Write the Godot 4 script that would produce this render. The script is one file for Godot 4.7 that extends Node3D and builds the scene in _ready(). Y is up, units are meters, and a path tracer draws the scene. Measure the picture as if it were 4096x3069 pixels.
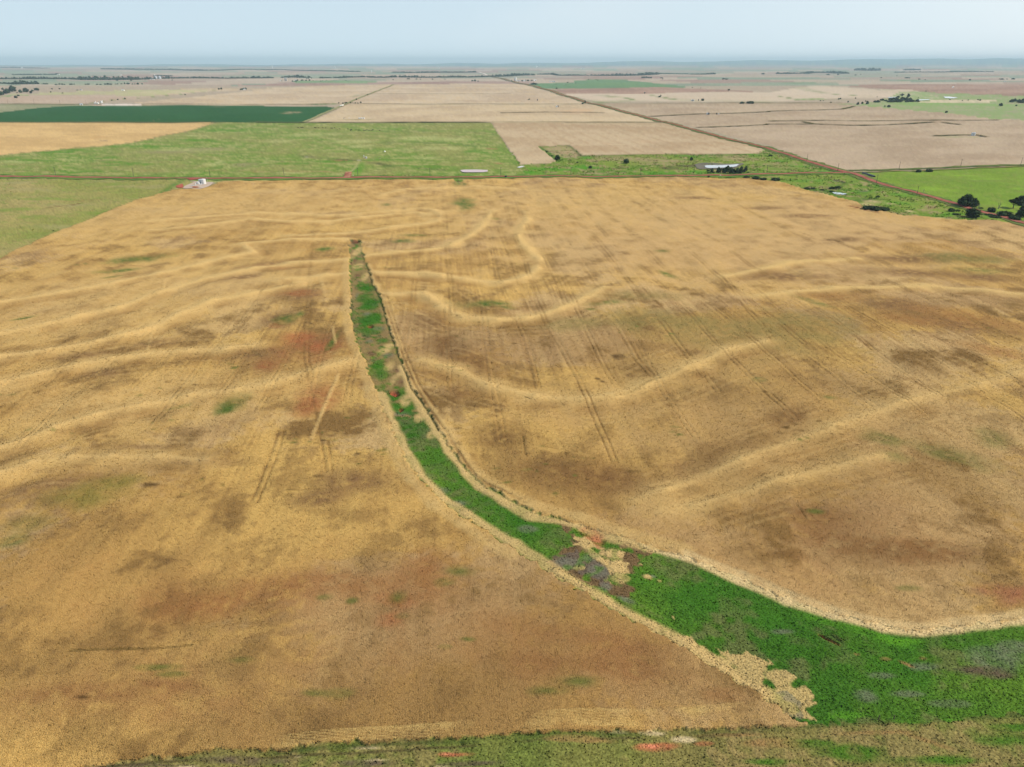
extends Node3D
# A drone's view over ripe wheat, a grassed waterway and section roads. Plan coordinates are metres: x to the east, d northwards from the drone (z = -d).

const EYE := 122.0
const DT := 0.0017
const T_MAX := 0.80
const WING := 12
const K := 0.86

var rng := RandomNumberGenerator.new()
var n_mid := FastNoiseLite.new()
var n_fine := FastNoiseLite.new()
var n_big := FastNoiseLite.new()
var n_grain := FastNoiseLite.new()
var rows := 0
var cols := 0
var zd := PackedFloat32Array()
var tt := PackedFloat32Array()
var hh := PackedFloat32Array()
var cr := PackedFloat32Array()
var cg := PackedFloat32Array()
var cb := PackedFloat32Array()
var na := PackedFloat32Array()
var nb := PackedFloat32Array()
var reg := PackedByteArray()
var dv := PackedFloat32Array()   # each vertex's own d: rows bend onto the field edges
var taken := {}
var mats := {}

enum { LAND, WHEAT, STRIP, MARGIN, WEST, NORTH, MEADOW, BRIGHT, DARKCROP, GOLD, GREY, RIPE_A, RIPE_B, RIPE_C, RIPE_D, RIPE_E, RED_A, GREEN_A, RED_B, GREEN_B, PALE_A }


func _ready() -> void:
	view()
	make_materials()
	lay_grid()
	mark_regions()
	base_colours()
	paint_wheat()
	paint_strip()
	paint_pastures()
	paint_far()
	build_land()
	build_roads()
	build_water()
	build_cover()
	build_well_sites()
	build_roadside()
	build_cattle()
	build_trees()
	build_far_places()
	build_treelines()


# ---------------------------------------------------------------- camera, sky, sun

func view() -> void:
	var cam := Camera3D.new()
	cam.name = "camera"
	cam.position = Vector3(0, EYE, 0)
	cam.rotation_degrees = Vector3(-24.385, 0, 0)
	cam.fov = 56.8
	cam.near = 1.0
	cam.far = 90000.0
	add_child(cam)
	cam.current = true
	var sky_mat := PanoramaSkyMaterial.new()
	sky_mat.panorama = sky_picture()
	var sky := Sky.new()
	sky.sky_material = sky_mat
	var env := Environment.new()
	env.background_mode = Environment.BG_SKY
	env.sky = sky
	env.tonemap_mode = Environment.TONE_MAPPER_LINEAR
	env.tonemap_exposure = 1.0
	env.fog_enabled = true
	env.fog_density = 0.000043
	env.fog_light_color = Color(0.83, 0.94, 1.0)
	env.sdfgi_enabled = true
	env.ssao_enabled = true
	env.ssil_enabled = true
	var world := WorldEnvironment.new()
	world.name = "world"
	world.environment = env
	add_child(world)
	var sun := DirectionalLight3D.new()
	sun.name = "sun"
	sun.light_energy = 1.55
	sun.light_color = Color(1.0, 0.95, 0.86)
	sun.light_angular_distance = 0.5
	sun.shadow_enabled = true
	var az := deg_to_rad(100.0)   # from north, clockwise
	var el := deg_to_rad(42.0)
	var to_sun := Vector3(sin(az) * cos(el), sin(el), -cos(az) * cos(el))
	sun.look_at_from_position(Vector3.ZERO, -to_sun, Vector3.UP)
	add_child(sun)


func sky_picture() -> ImageTexture:
	var w := 512
	var h := 256
	var im := Image.create(w, h, false, Image.FORMAT_RGBAF)
	var wisp := FastNoiseLite.new()
	wisp.seed = 4
	wisp.frequency = 1.6
	wisp.fractal_octaves = 4
	var sunward := Vector3(0.97, 0.0, 0.17).normalized()
	for y in h:
		var lat := PI * (0.5 - (y + 0.5) / h)
		for x in w:
			var lon := TAU * (x + 0.5) / w
			var v := Vector3(sin(lon) * cos(lat), sin(lat), -cos(lon) * cos(lat))
			var up := clampf(v.y, 0.0, 1.0)
			var low := pow(1.0 - up, 1.6)
			var c := Color(0.24, 0.42, 0.66).lerp(Color(0.675, 0.825, 0.905), low)
			var near_sun := clampf(v.dot(sunward) * 0.5 + 0.5, 0.0, 1.0)
			c = c.lerp(Color(0.86, 0.95, 0.985), clampf(pow(near_sun, 4.0) * 4.2, 0.0, 1.0) * (0.4 + 0.6 * low))
			var s := wisp.get_noise_3d(v.x * 1.2, v.y * 5.0, v.z * 1.2)
			c = c.lerp(Color(0.82, 0.90, 0.94), clampf(s * 0.7, 0.0, 0.28))
			if v.y < 0.0:
				c = Color(0.5, 0.6, 0.62)
			im.set_pixel(x, y, Color(c.r, c.g, c.b, 1.0))
	return ImageTexture.create_from_image(im)


# ---------------------------------------------------------------- helpers

func lin(r: int, g: int, b: int, k := K) -> Color:
	var c := Color8(r, g, b).srgb_to_linear()
	return Color(c.r * k, c.g * k, c.b * k)


func srgb(c: Color) -> Color:
	return Color(c.r, c.g, c.b).linear_to_srgb()


func plain(key: String, c: Color, rough := 0.9, metal := 0.0) -> StandardMaterial3D:
	if not mats.has(key):
		var m := StandardMaterial3D.new()
		m.albedo_color = srgb(c)
		m.roughness = rough
		m.metallic = metal
		m.metallic_specular = 0.3
		mats[key] = m
	return mats[key]


func grain_texture(size: int, freq: float, sd: int, lo: float, hi: float, stretch := 1.0) -> ImageTexture:
	var n := FastNoiseLite.new()
	n.seed = sd
	n.frequency = freq
	n.noise_type = FastNoiseLite.TYPE_SIMPLEX
	n.fractal_octaves = 3
	var im := n.get_seamless_image(size, size)
	im.convert(Image.FORMAT_RGB8)
	var data := im.get_data()
	for i in data.size():
		data[i] = int(clampf(lo + (hi - lo) * smoothstep(0.22, 0.78, data[i] / 255.0), 0.0, 1.0) * 255.0)
	im = Image.create_from_data(size, size, false, Image.FORMAT_RGB8, data)
	return ImageTexture.create_from_image(im)


func make_materials() -> void:
	var crop_tex := grain_texture(512, 0.11, 7, 0.80, 1.0)
	var soft_tex := grain_texture(512, 0.05, 9, 0.84, 1.0)
	for key in ["crop", "grass", "far", "earth"]:
		var m := StandardMaterial3D.new()
		m.vertex_color_use_as_albedo = true
		m.roughness = 1.0
		m.metallic_specular = 0.12
		if key == "crop":
			m.albedo_texture = crop_tex
			m.heightmap_enabled = true
			m.heightmap_texture = crop_tex
			m.heightmap_scale = 22.0
		elif key != "far":
			m.albedo_texture = soft_tex
			m.heightmap_enabled = true
			m.heightmap_texture = soft_tex
			m.heightmap_scale = 16.0 if key == "grass" else 8.0
		mats[key] = m
	var t := StandardMaterial3D.new()
	t.vertex_color_use_as_albedo = true
	t.roughness = 1.0
	t.metallic_specular = 0.1
	mats["tuft"] = t
	var leaf := StandardMaterial3D.new()
	leaf.vertex_color_use_as_albedo = true
	leaf.roughness = 0.7
	leaf.metallic_specular = 0.2
	leaf.backlight_enabled = true
	leaf.backlight = Color(0.18, 0.22, 0.08)
	leaf.cull_mode = BaseMaterial3D.CULL_DISABLED
	mats["leaf"] = leaf
	plain("bark", Color(0.09, 0.07, 0.055))
	plain("dead_wood", Color(0.13, 0.12, 0.11))
	plain("pole_wood", Color(0.075, 0.06, 0.05))
	plain("white_steel", Color(0.60, 0.61, 0.62), 0.45)
	plain("grey_steel", Color(0.30, 0.31, 0.32), 0.5)
	plain("dark_steel", Color(0.06, 0.06, 0.065), 0.6)
	plain("rust", Color(0.20, 0.09, 0.06), 0.9)
	plain("concrete", Color(0.42, 0.40, 0.38), 0.9)
	plain("galvanized", Color(0.52, 0.55, 0.58), 0.4, 0.3)
	plain("white_paint", Color(0.80, 0.80, 0.78), 0.7)
	plain("roof_grey", Color(0.40, 0.42, 0.45), 0.6)
	plain("roof_dark", Color(0.16, 0.15, 0.15), 0.8)
	plain("glass", Color(0.02, 0.025, 0.03), 0.08)
	plain("car_black", Color(0.012, 0.013, 0.017), 0.22)
	plain("tyre", Color(0.018, 0.018, 0.018), 0.9)
	plain("cow_black", Color(0.012, 0.011, 0.011), 0.85)
	plain("wrap", Color(0.035, 0.038, 0.042), 0.28)
	plain("lamp_red", Color(0.35, 0.02, 0.02), 0.3)
	plain("lamp_white", Color(0.7, 0.7, 0.68), 0.2)


func numbered(n: String) -> String:
	var k: int = taken.get(n, -1) + 1
	taken[n] = k
	return n if k == 0 else "%s_%03d" % [n, k]


func tag(o: Node, label: String, category := "", group := "", kind := "") -> void:
	o.set_meta("label", label)
	if category != "":
		o.set_meta("category", category)
	if group != "":
		o.set_meta("group", group)
	if kind != "":
		o.set_meta("kind", kind)


func thing(called: String, label: String, category: String, at: Vector3, turn := 0.0, group := "") -> Node3D:
	var o := Node3D.new()
	o.name = numbered(called)
	add_child(o)
	o.position = at
	o.rotation.y = turn
	tag(o, label, category, group)
	return o


func part(called: String, mesh: Mesh, mat: Material, parent: Node, at := Vector3.ZERO) -> MeshInstance3D:
	var o := MeshInstance3D.new()
	o.name = called
	o.mesh = mesh
	o.material_override = null
	if mesh.get_surface_count() > 0 and mat:
		o.set_surface_override_material(0, mat)
	parent.add_child(o, true)
	o.position = at
	return o


func twin(root: Node3D, label: String, at: Vector3, turn := 0.0, grow := Vector3.ONE, group := "") -> Node3D:
	var base: String = root.get_meta("kind_name")
	var c: Node3D = root.duplicate()
	c.name = numbered(base)
	add_child(c)
	c.position = at
	c.rotation = Vector3(0, turn, 0)
	c.scale = grow
	c.set_meta("label", label)
	c.remove_meta("kind_name")
	if group != "":
		c.set_meta("group", group)
	return c


# ---- shapes

func st_begin() -> SurfaceTool:
	var s := SurfaceTool.new()
	s.begin(Mesh.PRIMITIVE_TRIANGLES)
	return s


func st_end(s: SurfaceTool) -> ArrayMesh:
	s.generate_normals()
	return s.commit()


func quad(s: SurfaceTool, a: Vector3, b: Vector3, c: Vector3, d: Vector3) -> void:
	s.add_vertex(a); s.add_vertex(b); s.add_vertex(c)
	s.add_vertex(a); s.add_vertex(c); s.add_vertex(d)


func box(s: SurfaceTool, c: Vector3, e: Vector3) -> void:
	var h := e * 0.5
	var p: Array[Vector3] = []
	for i in 8:
		p.append(c + Vector3(h.x if i & 1 else -h.x, h.y if i & 2 else -h.y, h.z if i & 4 else -h.z))
	quad(s, p[0], p[2], p[3], p[1])
	quad(s, p[4], p[5], p[7], p[6])
	quad(s, p[0], p[4], p[6], p[2])
	quad(s, p[1], p[3], p[7], p[5])
	quad(s, p[2], p[6], p[7], p[3])
	quad(s, p[0], p[1], p[5], p[4])


func tube(s: SurfaceTool, a: Vector3, b: Vector3, ra: float, rb: float, n := 8, smooth := 1) -> void:
	var ax := (b - a).normalized()
	var u := ax.cross(Vector3.RIGHT if absf(ax.x) < 0.8 else Vector3.UP).normalized()
	var v := ax.cross(u)
	for i in n:
		var p := TAU * i / n
		var q := TAU * (i + 1) / n
		var e := u * cos(p) + v * sin(p)
		var f := u * cos(q) + v * sin(q)
		s.set_smooth_group(smooth)
		quad(s, a + e * ra, a + f * ra, b + f * rb, b + e * rb)
		s.set_smooth_group(-1)
		if rb > 0.001:
			s.add_vertex(b); s.add_vertex(b + e * rb); s.add_vertex(b + f * rb)
		s.add_vertex(a); s.add_vertex(a + f * ra); s.add_vertex(a + e * ra)


func lathe(s: SurfaceTool, prof: Array, n := 20, at := Vector3.ZERO) -> void:   # prof: Vector2(radius, height)
	for k in prof.size() - 1:
		var a: Vector2 = prof[k]
		var b: Vector2 = prof[k + 1]
		s.set_smooth_group(k + 1)
		for i in n:
			var p := TAU * i / n
			var q := TAU * (i + 1) / n
			var e := Vector3(cos(p), 0, sin(p))
			var f := Vector3(cos(q), 0, sin(q))
			quad(s, at + e * a.x + Vector3.UP * a.y, at + e * b.x + Vector3.UP * b.y, at + f * b.x + Vector3.UP * b.y, at + f * a.x + Vector3.UP * a.y)


func lathe_mesh(prof: Array, n := 20) -> ArrayMesh:
	var s := st_begin()
	lathe(s, prof, n)
	return st_end(s)


func box_mesh(c: Vector3, e: Vector3) -> ArrayMesh:
	var s := st_begin()
	box(s, c, e)
	return st_end(s)


func prism(s: SurfaceTool, outline: Array, depth: float) -> void:   # outline in x,y, clockwise or not; along z
	var n := outline.size()
	var hz := depth * 0.5
	for i in n:
		var a: Vector2 = outline[i]
		var b: Vector2 = outline[(i + 1) % n]
		quad(s, Vector3(a.x, a.y, -hz), Vector3(b.x, b.y, -hz), Vector3(b.x, b.y, hz), Vector3(a.x, a.y, hz))
	var tri := Geometry2D.triangulate_polygon(PackedVector2Array(outline))
	for k in range(0, tri.size(), 3):
		for z in [-hz, hz]:
			for m in ([0, 1, 2] if z > 0 else [2, 1, 0]):
				var v: Vector2 = outline[tri[k + m]]
				s.add_vertex(Vector3(v.x, v.y, z))


# ---------------------------------------------------------------- the ground's grid

func lay_grid() -> void:
	for v in [[n_big, 0.006, 3, 3], [n_mid, 0.035, 5, 3], [n_fine, 0.16, 8, 2], [n_grain, 0.7, 13, 2]]:
		var n: FastNoiseLite = v[0]
		n.noise_type = FastNoiseLite.TYPE_SIMPLEX
		n.frequency = v[1]
		n.seed = v[2]
		n.fractal_octaves = v[3]
	var d := 66.0
	while d < 48000.0:
		zd.append(d)
		d += 0.0016 * (d * d + EYE * EYE) / EYE
	rows = zd.size()
	var wing: Array[float] = []
	var t := T_MAX
	for k in WING:
		t += DT * 4.0 * pow(1.55, k)
		wing.append(t)
	for k in WING:
		tt.append(-wing[WING - 1 - k])
	var inner := int(2.0 * T_MAX / DT)
	for k in inner + 1:
		tt.append(-T_MAX + k * DT)
	for k in WING:
		tt.append(wing[k])
	cols = tt.size()
	var n_all := rows * cols
	for a in [hh, cr, cg, cb, na, nb]:
		pass
	hh.resize(n_all); cr.resize(n_all); cg.resize(n_all); cb.resize(n_all); na.resize(n_all); nb.resize(n_all)
	reg.resize(n_all)
	dv.resize(n_all)
	for j in rows:
		for i in cols:
			dv[j * cols + i] = zd[j]
	print("grid ", rows, " x ", cols)


func col_of(t: float) -> float:
	if absf(t) <= T_MAX:
		return WING + (t + T_MAX) / DT
	var k := tt.bsearch(t)
	if k <= 0:
		return 0.0
	if k >= cols:
		return cols - 1.0
	return k - 1 + (t - tt[k - 1]) / (tt[k] - tt[k - 1])


func row_of(d: float) -> float:
	var k := zd.bsearch(d)
	if k <= 0:
		return 0.0
	if k >= rows:
		return rows - 1.0
	return k - 1 + (d - zd[k - 1]) / (zd[k] - zd[k - 1])


func surf(x: float, d: float) -> float:
	var r := row_of(d)
	var j := clampi(int(r), 0, rows - 2)
	var f := clampf(r - j, 0.0, 1.0)
	var c := col_of(x / (d + 55.0))
	var i := clampi(int(c), 0, cols - 2)
	var g := clampf(c - i, 0.0, 1.0)
	var k := j * cols + i
	return lerpf(lerpf(hh[k], hh[k + 1], g), lerpf(hh[k + cols], hh[k + cols + 1], g), f)


func near_index(x: float, d: float) -> int:
	var j := clampi(roundi(row_of(d)), 0, rows - 1)
	var i := clampi(roundi(col_of(x / (d + 55.0))), 0, cols - 1)
	return j * cols + i


func at(x: float, d: float, up := 0.0) -> Vector3:
	return Vector3(x, surf(x, d) + up, -d)


func points(a: Array) -> PackedVector2Array:
	var p := PackedVector2Array()
	for i in range(0, a.size() - 1, 2):
		p.append(Vector2(a[i], a[i + 1]))
	return p


func fill(id: int, a: Array, rough := 0.0) -> void:
	var p := points(a)
	if rough > 0.0:
		p = ragged(p, rough)
	var lo := 1e9
	var hi := -1e9
	for v in p:
		lo = minf(lo, v.y)
		hi = maxf(hi, v.y)
	for j in range(maxi(0, int(row_of(lo))), mini(rows - 1, int(row_of(hi)) + 1) + 1):
		var d := zd[j]
		var xs: Array[float] = []
		for i in p.size():
			var u := p[i]
			var v := p[(i + 1) % p.size()]
			if (u.y <= d) != (v.y <= d):
				xs.append(u.x + (v.x - u.x) * (d - u.y) / (v.y - u.y))
		xs.sort()
		for m in range(0, xs.size() - 1, 2):
			var i0 := ceili(col_of(xs[m] / (d + 55.0)))
			var i1 := floori(col_of(xs[m + 1] / (d + 55.0)))
			for i in range(i0, i1 + 1):
				reg[j * cols + i] = id
	snap(p, id)


func ragged(p: PackedVector2Array, amount: float) -> PackedVector2Array:
	var out := PackedVector2Array()
	for q in p.size():
		var u := p[q]
		var v := p[(q + 1) % p.size()]
		var n := clampi(int(u.distance_to(v) / maxf(1.2, 0.006 * minf(u.y, v.y))), 1, 400)
		for m in n:
			var w := u.lerp(v, float(m) / n)
			if w.y > 60.0 and absf(w.x) < 1200.0:
				w += Vector2(n_fine.get_noise_2d(w.x * 2.0, w.y * 2.0) + 0.6 * n_grain.get_noise_2d(w.x, w.y), n_fine.get_noise_2d(w.x * 2.0 + 50.0, w.y * 2.0) + 0.6 * n_grain.get_noise_2d(w.x + 31.0, w.y)) * amount
			out.append(w)
	return out


func snap(p: PackedVector2Array, id: int) -> void:
	# vertices next to an edge move onto it, so that shallow edges run straight
	for q in p.size():
		var u := p[q]
		var v := p[(q + 1) % p.size()]
		var tu := u.x / (u.y + 55.0)
		var tv := v.x / (v.y + 55.0)
		if absf(tu - tv) < 1e-5:
			continue
		for i in range(ceili(col_of(minf(tu, tv))), floori(col_of(maxf(tu, tv))) + 1):
			var t := tt[i]
			# where the ray x = t (d + 55) meets the edge
			var den := (v.x - u.x) - t * (v.y - u.y)
			if absf(den) < 1e-6:
				continue
			var f := (t * (u.y + 55.0) - u.x) / den
			if f < 0.0 or f > 1.0:
				continue
			var d := lerpf(u.y, v.y, f)
			if d < zd[1] or d > zd[rows - 2]:
				continue
			var j := roundi(row_of(d))
			var k := j * cols + i
			dv[k] = d
			if id >= 0:
				reg[k] = id


func blob(a: Array, c: Color, amount: float, only := -1, edge := 0.45, dh := 0.0) -> void:
	for q in range(0, a.size() - 4, 5):
		var cx: float = a[q]
		var cd: float = a[q + 1]
		var ra := maxf(a[q + 2], 0.3)
		var rd := maxf(a[q + 3], 0.3)
		if only == WHEAT:
			ra *= 1.3
			rd *= 1.4
		var ca := cos(a[q + 4])
		var sa := sin(a[q + 4])
		var reach := maxf(ra * absf(sa), rd) * 1.35 + ra * absf(sa)
		var wide := maxf(ra, rd * absf(sa)) * 1.35
		var j0 := maxi(0, int(row_of(cd - reach)))
		var j1 := mini(rows - 1, int(row_of(cd + reach)) + 1)
		for j in range(j0, j1 + 1):
			var d := zd[j]
			var s := d + 55.0
			var thin := clampf(rd * 1.6 / maxf(0.3, zd[mini(j + 1, rows - 1)] - d), 0.25, 1.0)
			var i0 := maxi(0, int(col_of((cx - wide) / s)))
			var i1 := mini(cols - 1, int(col_of((cx + wide) / s)) + 1)
			for i in range(i0, i1 + 1):
				var k := j * cols + i
				if only >= 0 and reg[k] != only:
					continue
				var dx := tt[i] * s - cx
				var dd := d - cd
				var u := (dx * ca + dd * sa) / ra
				var w := (dd * ca - dx * sa) / rd
				var r := sqrt(u * u + w * w) + na[k] * edge * 0.8 + nb[k] * 0.22
				if r > 1.15:
					continue
				var f := minf(1.0, amount * 1.25) * thin * (1.0 - smoothstep(0.2 if only == WHEAT else 0.45, 1.15, r))
				f *= clampf(0.8 + nb[k] * 0.55, 0.25, 1.0)
				cr[k] = lerpf(cr[k], c.r, f)
				cg[k] = lerpf(cg[k], c.g, f)
				cb[k] = lerpf(cb[k], c.b, f)
				hh[k] += dh * (1.0 - smoothstep(0.55, 0.95, r))


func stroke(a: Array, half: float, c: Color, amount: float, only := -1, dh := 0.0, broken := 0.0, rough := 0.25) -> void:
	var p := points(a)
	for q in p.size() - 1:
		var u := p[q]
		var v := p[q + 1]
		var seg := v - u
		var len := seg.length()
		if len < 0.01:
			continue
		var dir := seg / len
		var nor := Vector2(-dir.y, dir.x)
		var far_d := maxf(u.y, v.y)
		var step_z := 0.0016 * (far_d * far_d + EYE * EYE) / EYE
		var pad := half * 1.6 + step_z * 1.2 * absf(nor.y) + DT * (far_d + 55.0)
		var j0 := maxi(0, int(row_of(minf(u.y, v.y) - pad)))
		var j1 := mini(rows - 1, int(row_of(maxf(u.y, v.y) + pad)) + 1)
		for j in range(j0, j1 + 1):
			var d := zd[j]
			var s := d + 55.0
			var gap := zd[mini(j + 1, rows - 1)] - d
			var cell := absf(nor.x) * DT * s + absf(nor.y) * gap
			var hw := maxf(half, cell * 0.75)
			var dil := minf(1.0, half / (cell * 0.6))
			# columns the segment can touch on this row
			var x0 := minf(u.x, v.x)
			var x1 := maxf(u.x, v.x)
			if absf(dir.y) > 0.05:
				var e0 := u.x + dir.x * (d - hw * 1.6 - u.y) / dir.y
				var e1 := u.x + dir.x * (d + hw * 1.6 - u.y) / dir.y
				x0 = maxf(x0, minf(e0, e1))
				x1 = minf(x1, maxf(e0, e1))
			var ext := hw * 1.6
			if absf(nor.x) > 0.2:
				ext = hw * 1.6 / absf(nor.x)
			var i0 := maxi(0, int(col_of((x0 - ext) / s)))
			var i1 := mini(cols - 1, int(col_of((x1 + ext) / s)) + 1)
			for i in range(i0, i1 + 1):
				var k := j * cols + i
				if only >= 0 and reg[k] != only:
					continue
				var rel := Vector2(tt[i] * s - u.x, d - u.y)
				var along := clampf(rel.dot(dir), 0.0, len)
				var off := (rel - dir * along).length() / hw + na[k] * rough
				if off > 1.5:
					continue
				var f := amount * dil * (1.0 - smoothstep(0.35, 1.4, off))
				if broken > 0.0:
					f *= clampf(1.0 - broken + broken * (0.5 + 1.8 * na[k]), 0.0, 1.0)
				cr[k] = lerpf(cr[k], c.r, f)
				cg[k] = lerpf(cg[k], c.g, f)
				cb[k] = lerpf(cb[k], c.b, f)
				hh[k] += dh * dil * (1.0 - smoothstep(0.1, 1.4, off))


# ---------------------------------------------------------------- which land is what

func mark_regions() -> void:
	fill(RED_A, [-1558,4375, -1452.5,4524, -1473.9,4900, -1453.6,5088, -1037.8,5040, 148.8,5218, 133.8,4684, -933.8,4433, -1194.3,4404, -1409.7,4389])
	fill(GREEN_A, [-1484.3,5187, -1507,5431, -1339.4,5453, -1141.3,5431, -955,5431, -903.9,5137, -1072,5098, -1410.4,5078])
	fill(RED_B, [505.4,4144, 802.9,4067, 948.4,3674, 1102.6,3299, 1372.7,3350, 185.5,3225, -146.5,3225])
	fill(RED_B, [1870,4264, 2325,4528, 3045,4575, 3690,4528, 2445,2982, 2031,3034, 1851,3299, 1858,3835])
	fill(GREEN_B, [105,4648, 179.7,4774, 413.6,4907, 440.1,5420, 812,5628, 937.4,4144, 743,4105, 193.7,4011, 130,4105])
	fill(PALE_A, [224.6,3155, 566.4,3225, 875.1,3324, 1102.7,3299, 1539,4067, 1680,4144, 1725,3674, 1629,3324, 1759,3674, 1875,3598, 1603,2864, 1430,2902, 1208.5,2836, 879.7,2621, 693,2621, 486.6,2669, 286.8,2621])
	fill(RIPE_A, [-453.7,1668, -470.9,1961, -516,2388, 0.1,2415, 235.3,2415, 277.4,2275, 338.7,1722, 326.4,1671, -45.8,1665])
	fill(RIPE_B, [-45.8,1648, 0,1661, 330.2,1665, 351.4,1540, 391.3,1134.9, 371.8,1068.1, 366.7,1096.8, 374,1082.3, 301.7,1070.9, 100.7,1054.2, 90.6,1187.5, 70.3,1187.5, 42.2,1167.2, 62.4,993.5, 50.2,966.1, 27.2,960.4, 9.8,945.7, 0,1096.8])
	fill(RIPE_C, [258.8,2429, 446.1,2443, 825.8,2457, 1072.5,2457, 1022.5,2275, 1085.5,2149, 1125.8,1984, 1131.8,1796, 1176.2,1623, 715.8,966.1, 549.5,940.1, 425.1,913.4, 410.7,927.1, 412,1197.9, 377.2,1529, 359.8,1671])
	fill(RIPE_D, [-1210,2402, -880.9,2402, -573.7,2402, -541.6,2457, -540.4,2637, -674.3,4306, -688,4482, -770,4528, -1278.9,3835, -1592,3753, -1680,2982, -1386.5,2703, -1431.9,2982, -1397.3,3674, -1200.2,3753])
	fill(RIPE_D, [-520.9,2429, -549.6,2703, -634.4,3721, -688,4482, 0.2,4624, 68.2,4528, 118.4,3921, 190.5,3144, 244,2507, 248.7,2402, 0,2408])
	fill(RIPE_E, [-1860,2436, -1374.5,2429, -1395,2720, -1354.4,2864, -1453,3066, -1846,3110, -2052,3066, -2315,3045])
	fill(GREY, [-1835,2402, -1352.1,2388, -1287.7,2336, -1351.1,2187, -1334.9,1975, -1354.3,1758])
	fill(DARKCROP, [-1296.9,1681, -1322.4,1715, -1341,1984, -1353.7,2076, -1364.7,2210, -1337.6,2299, -777.9,2311, -534.3,2233, -518.1,2210, -466.5,1668])
	fill(GOLD, [-1282,1661, -651.7,1658, -626.7,1439.2, -623.6,1333.1, -631.4,1243, -654.4,1184.1, -704.2,1122.5, -735.8,1063.9, -786.9,998.4])
	fill(NORTH, [-786.9,977.8, -730.4,1055.6, -698.7,1113.3, -649,1173.9, -626.9,1233.7, -620.5,1424.4, -646,1648, -563.2,1658, -47.6,1658, -22.7,1348.3, 0,1068.1, 17.8,864.9, -27.1,853.7, -154.8,805.1, -282.8,805.1, -458.7,846.4, -600.1,857.4, -699.4,863])
	fill(MEADOW, [-165,862, -27.2,857.4, 40.8,859.2, 205.8,866.7, 276.2,872.4, 306.2,876.3, 364,882.1, 304.9,730, 0,730, -154.8,805.1])
	fill(MEADOW, [0,1096.8, 9.8,945.7, 27.2,960.4, 50.2,966.1, 62.2,989.8, 42.2,1167.2, 90.6,1187.5, 100.7,1054.2, 301.7,1070.9, 374,1082.3, 366.7,1096.8, 393.9,1142.8, 401,1005.8, 404.2,898, 401.2,871.5, 409.7,813.4, 413.7,736.9, 413.6,655.6, 423.9,589.4, 427.3,554.5, 416.1,538.4, 412,558.6, 413.5,573.6, 390.3,598.8, 363.2,602.6, 331.7,618.4, 319.8,647.3, 319.2,667, 323.1,691, 309.4,773.4, 283.4,806.7, 253.5,841, 133.7,842.8, 0,844.6, -26.7,842.8, 17.8,864.9])
	fill(BRIGHT, [416.5,884.1, 451.9,891, 654.5,940.1, 746.2,966.1, 428.1,530.7, 430.1,598.8, 425.6,667, 419.2,747.5, 412.4,821.8])
	fill(WEST, [-752.9,845.4, -534.4,838.3, -370.5,827.8, -347.8,797.7, -325.1,785, -327.3,810.8, -324.7,817.5, -320.8,804.2, -339.9,754.8, -358.6,737.6, -362.9,692.9, -362.6,657.4, -358.8,560.1, -353.6,513.4, -347.6,473.4, -338.6,349.8])
	fill(MARGIN, [-138.2,89.5, -9.9,102.7, 62.7,109.6, 168.7,122.6, 213.4,88.6, 87.9,78.3, -87.8,78.3, -159.4,78.3])
	fill(WHEAT, [-330.4,329.1, -347.6,473.4, -353.6,513.4, -358.8,560.1, -362.6,657.4, -362.9,692.9, -358.6,737.6, -349.5,754.8, -341.1,757.7, -322.7,778.7, -323.4,814.2, -284.3,820.9, -159.8,824.3, -67.2,831.3, -57.7,785, -54.7,824.3, -50.5,834.8, 13.1,845.4, 104.2,845.4, 211.4,845.4, 281.8,831.3, 297.7,800.9, 312,746.1, 329.1,687.9, 322,652.9, 340.7,623, 368.2,607.1, 398.9,599.4, 419.5,582.7, 483.9,528.2, 193.2,148.4, 123,131.8, 96,128.1, 59.5,102.5, 46.3,102, 36.8,101.6, -9.7,98.9, -37,98.2, -45.8,96.9, -57.4,96.6, -64.9,95.2, -82.4,92.8, -96.6,91.6, -123.7,88.6], 0.7)
	fill(STRIP, [-122.3,531.2, -114.5,532.7, -105.4,492.7, -93.3,449.7, -83.7,413, -74.3,385.5, -65.2,349.8, -56.5,316.4, -48.1,288.1, -40.9,263.8, -33.3,246.7, -26.2,227.7, -20.9,214.1, -14.5,200.4, -9.6,192, -2.2,184.1, 6.1,176.7, 18.1,170.9, 29.3,164.3, 46.8,154.6, 59.5,146.9, 68.9,139.6, 78.1,133.8, 87.4,129.6, 96,128.1, 104.7,129.2, 114.5,130.7, 123,131.8, 193.2,148.4, 154.1,107.2, 114.5,105.8, 105.2,104.7, 82.3,102.9, 60,102.5, 56,105.7, 52.4,109.6, 46.3,115.9, 39.6,122.6, 32.2,128.4, 22.2,136.3, 11.3,146.6, -0.7,160.1, -14.4,174.3, -22,182.8, -30.7,196.1, -37.3,211, -45.8,235, -54.4,259.3, -64.4,288.1, -74.2,316.4, -83.2,349.8, -96.1,408.2, -109.9,473.4], 1.1)


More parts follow.
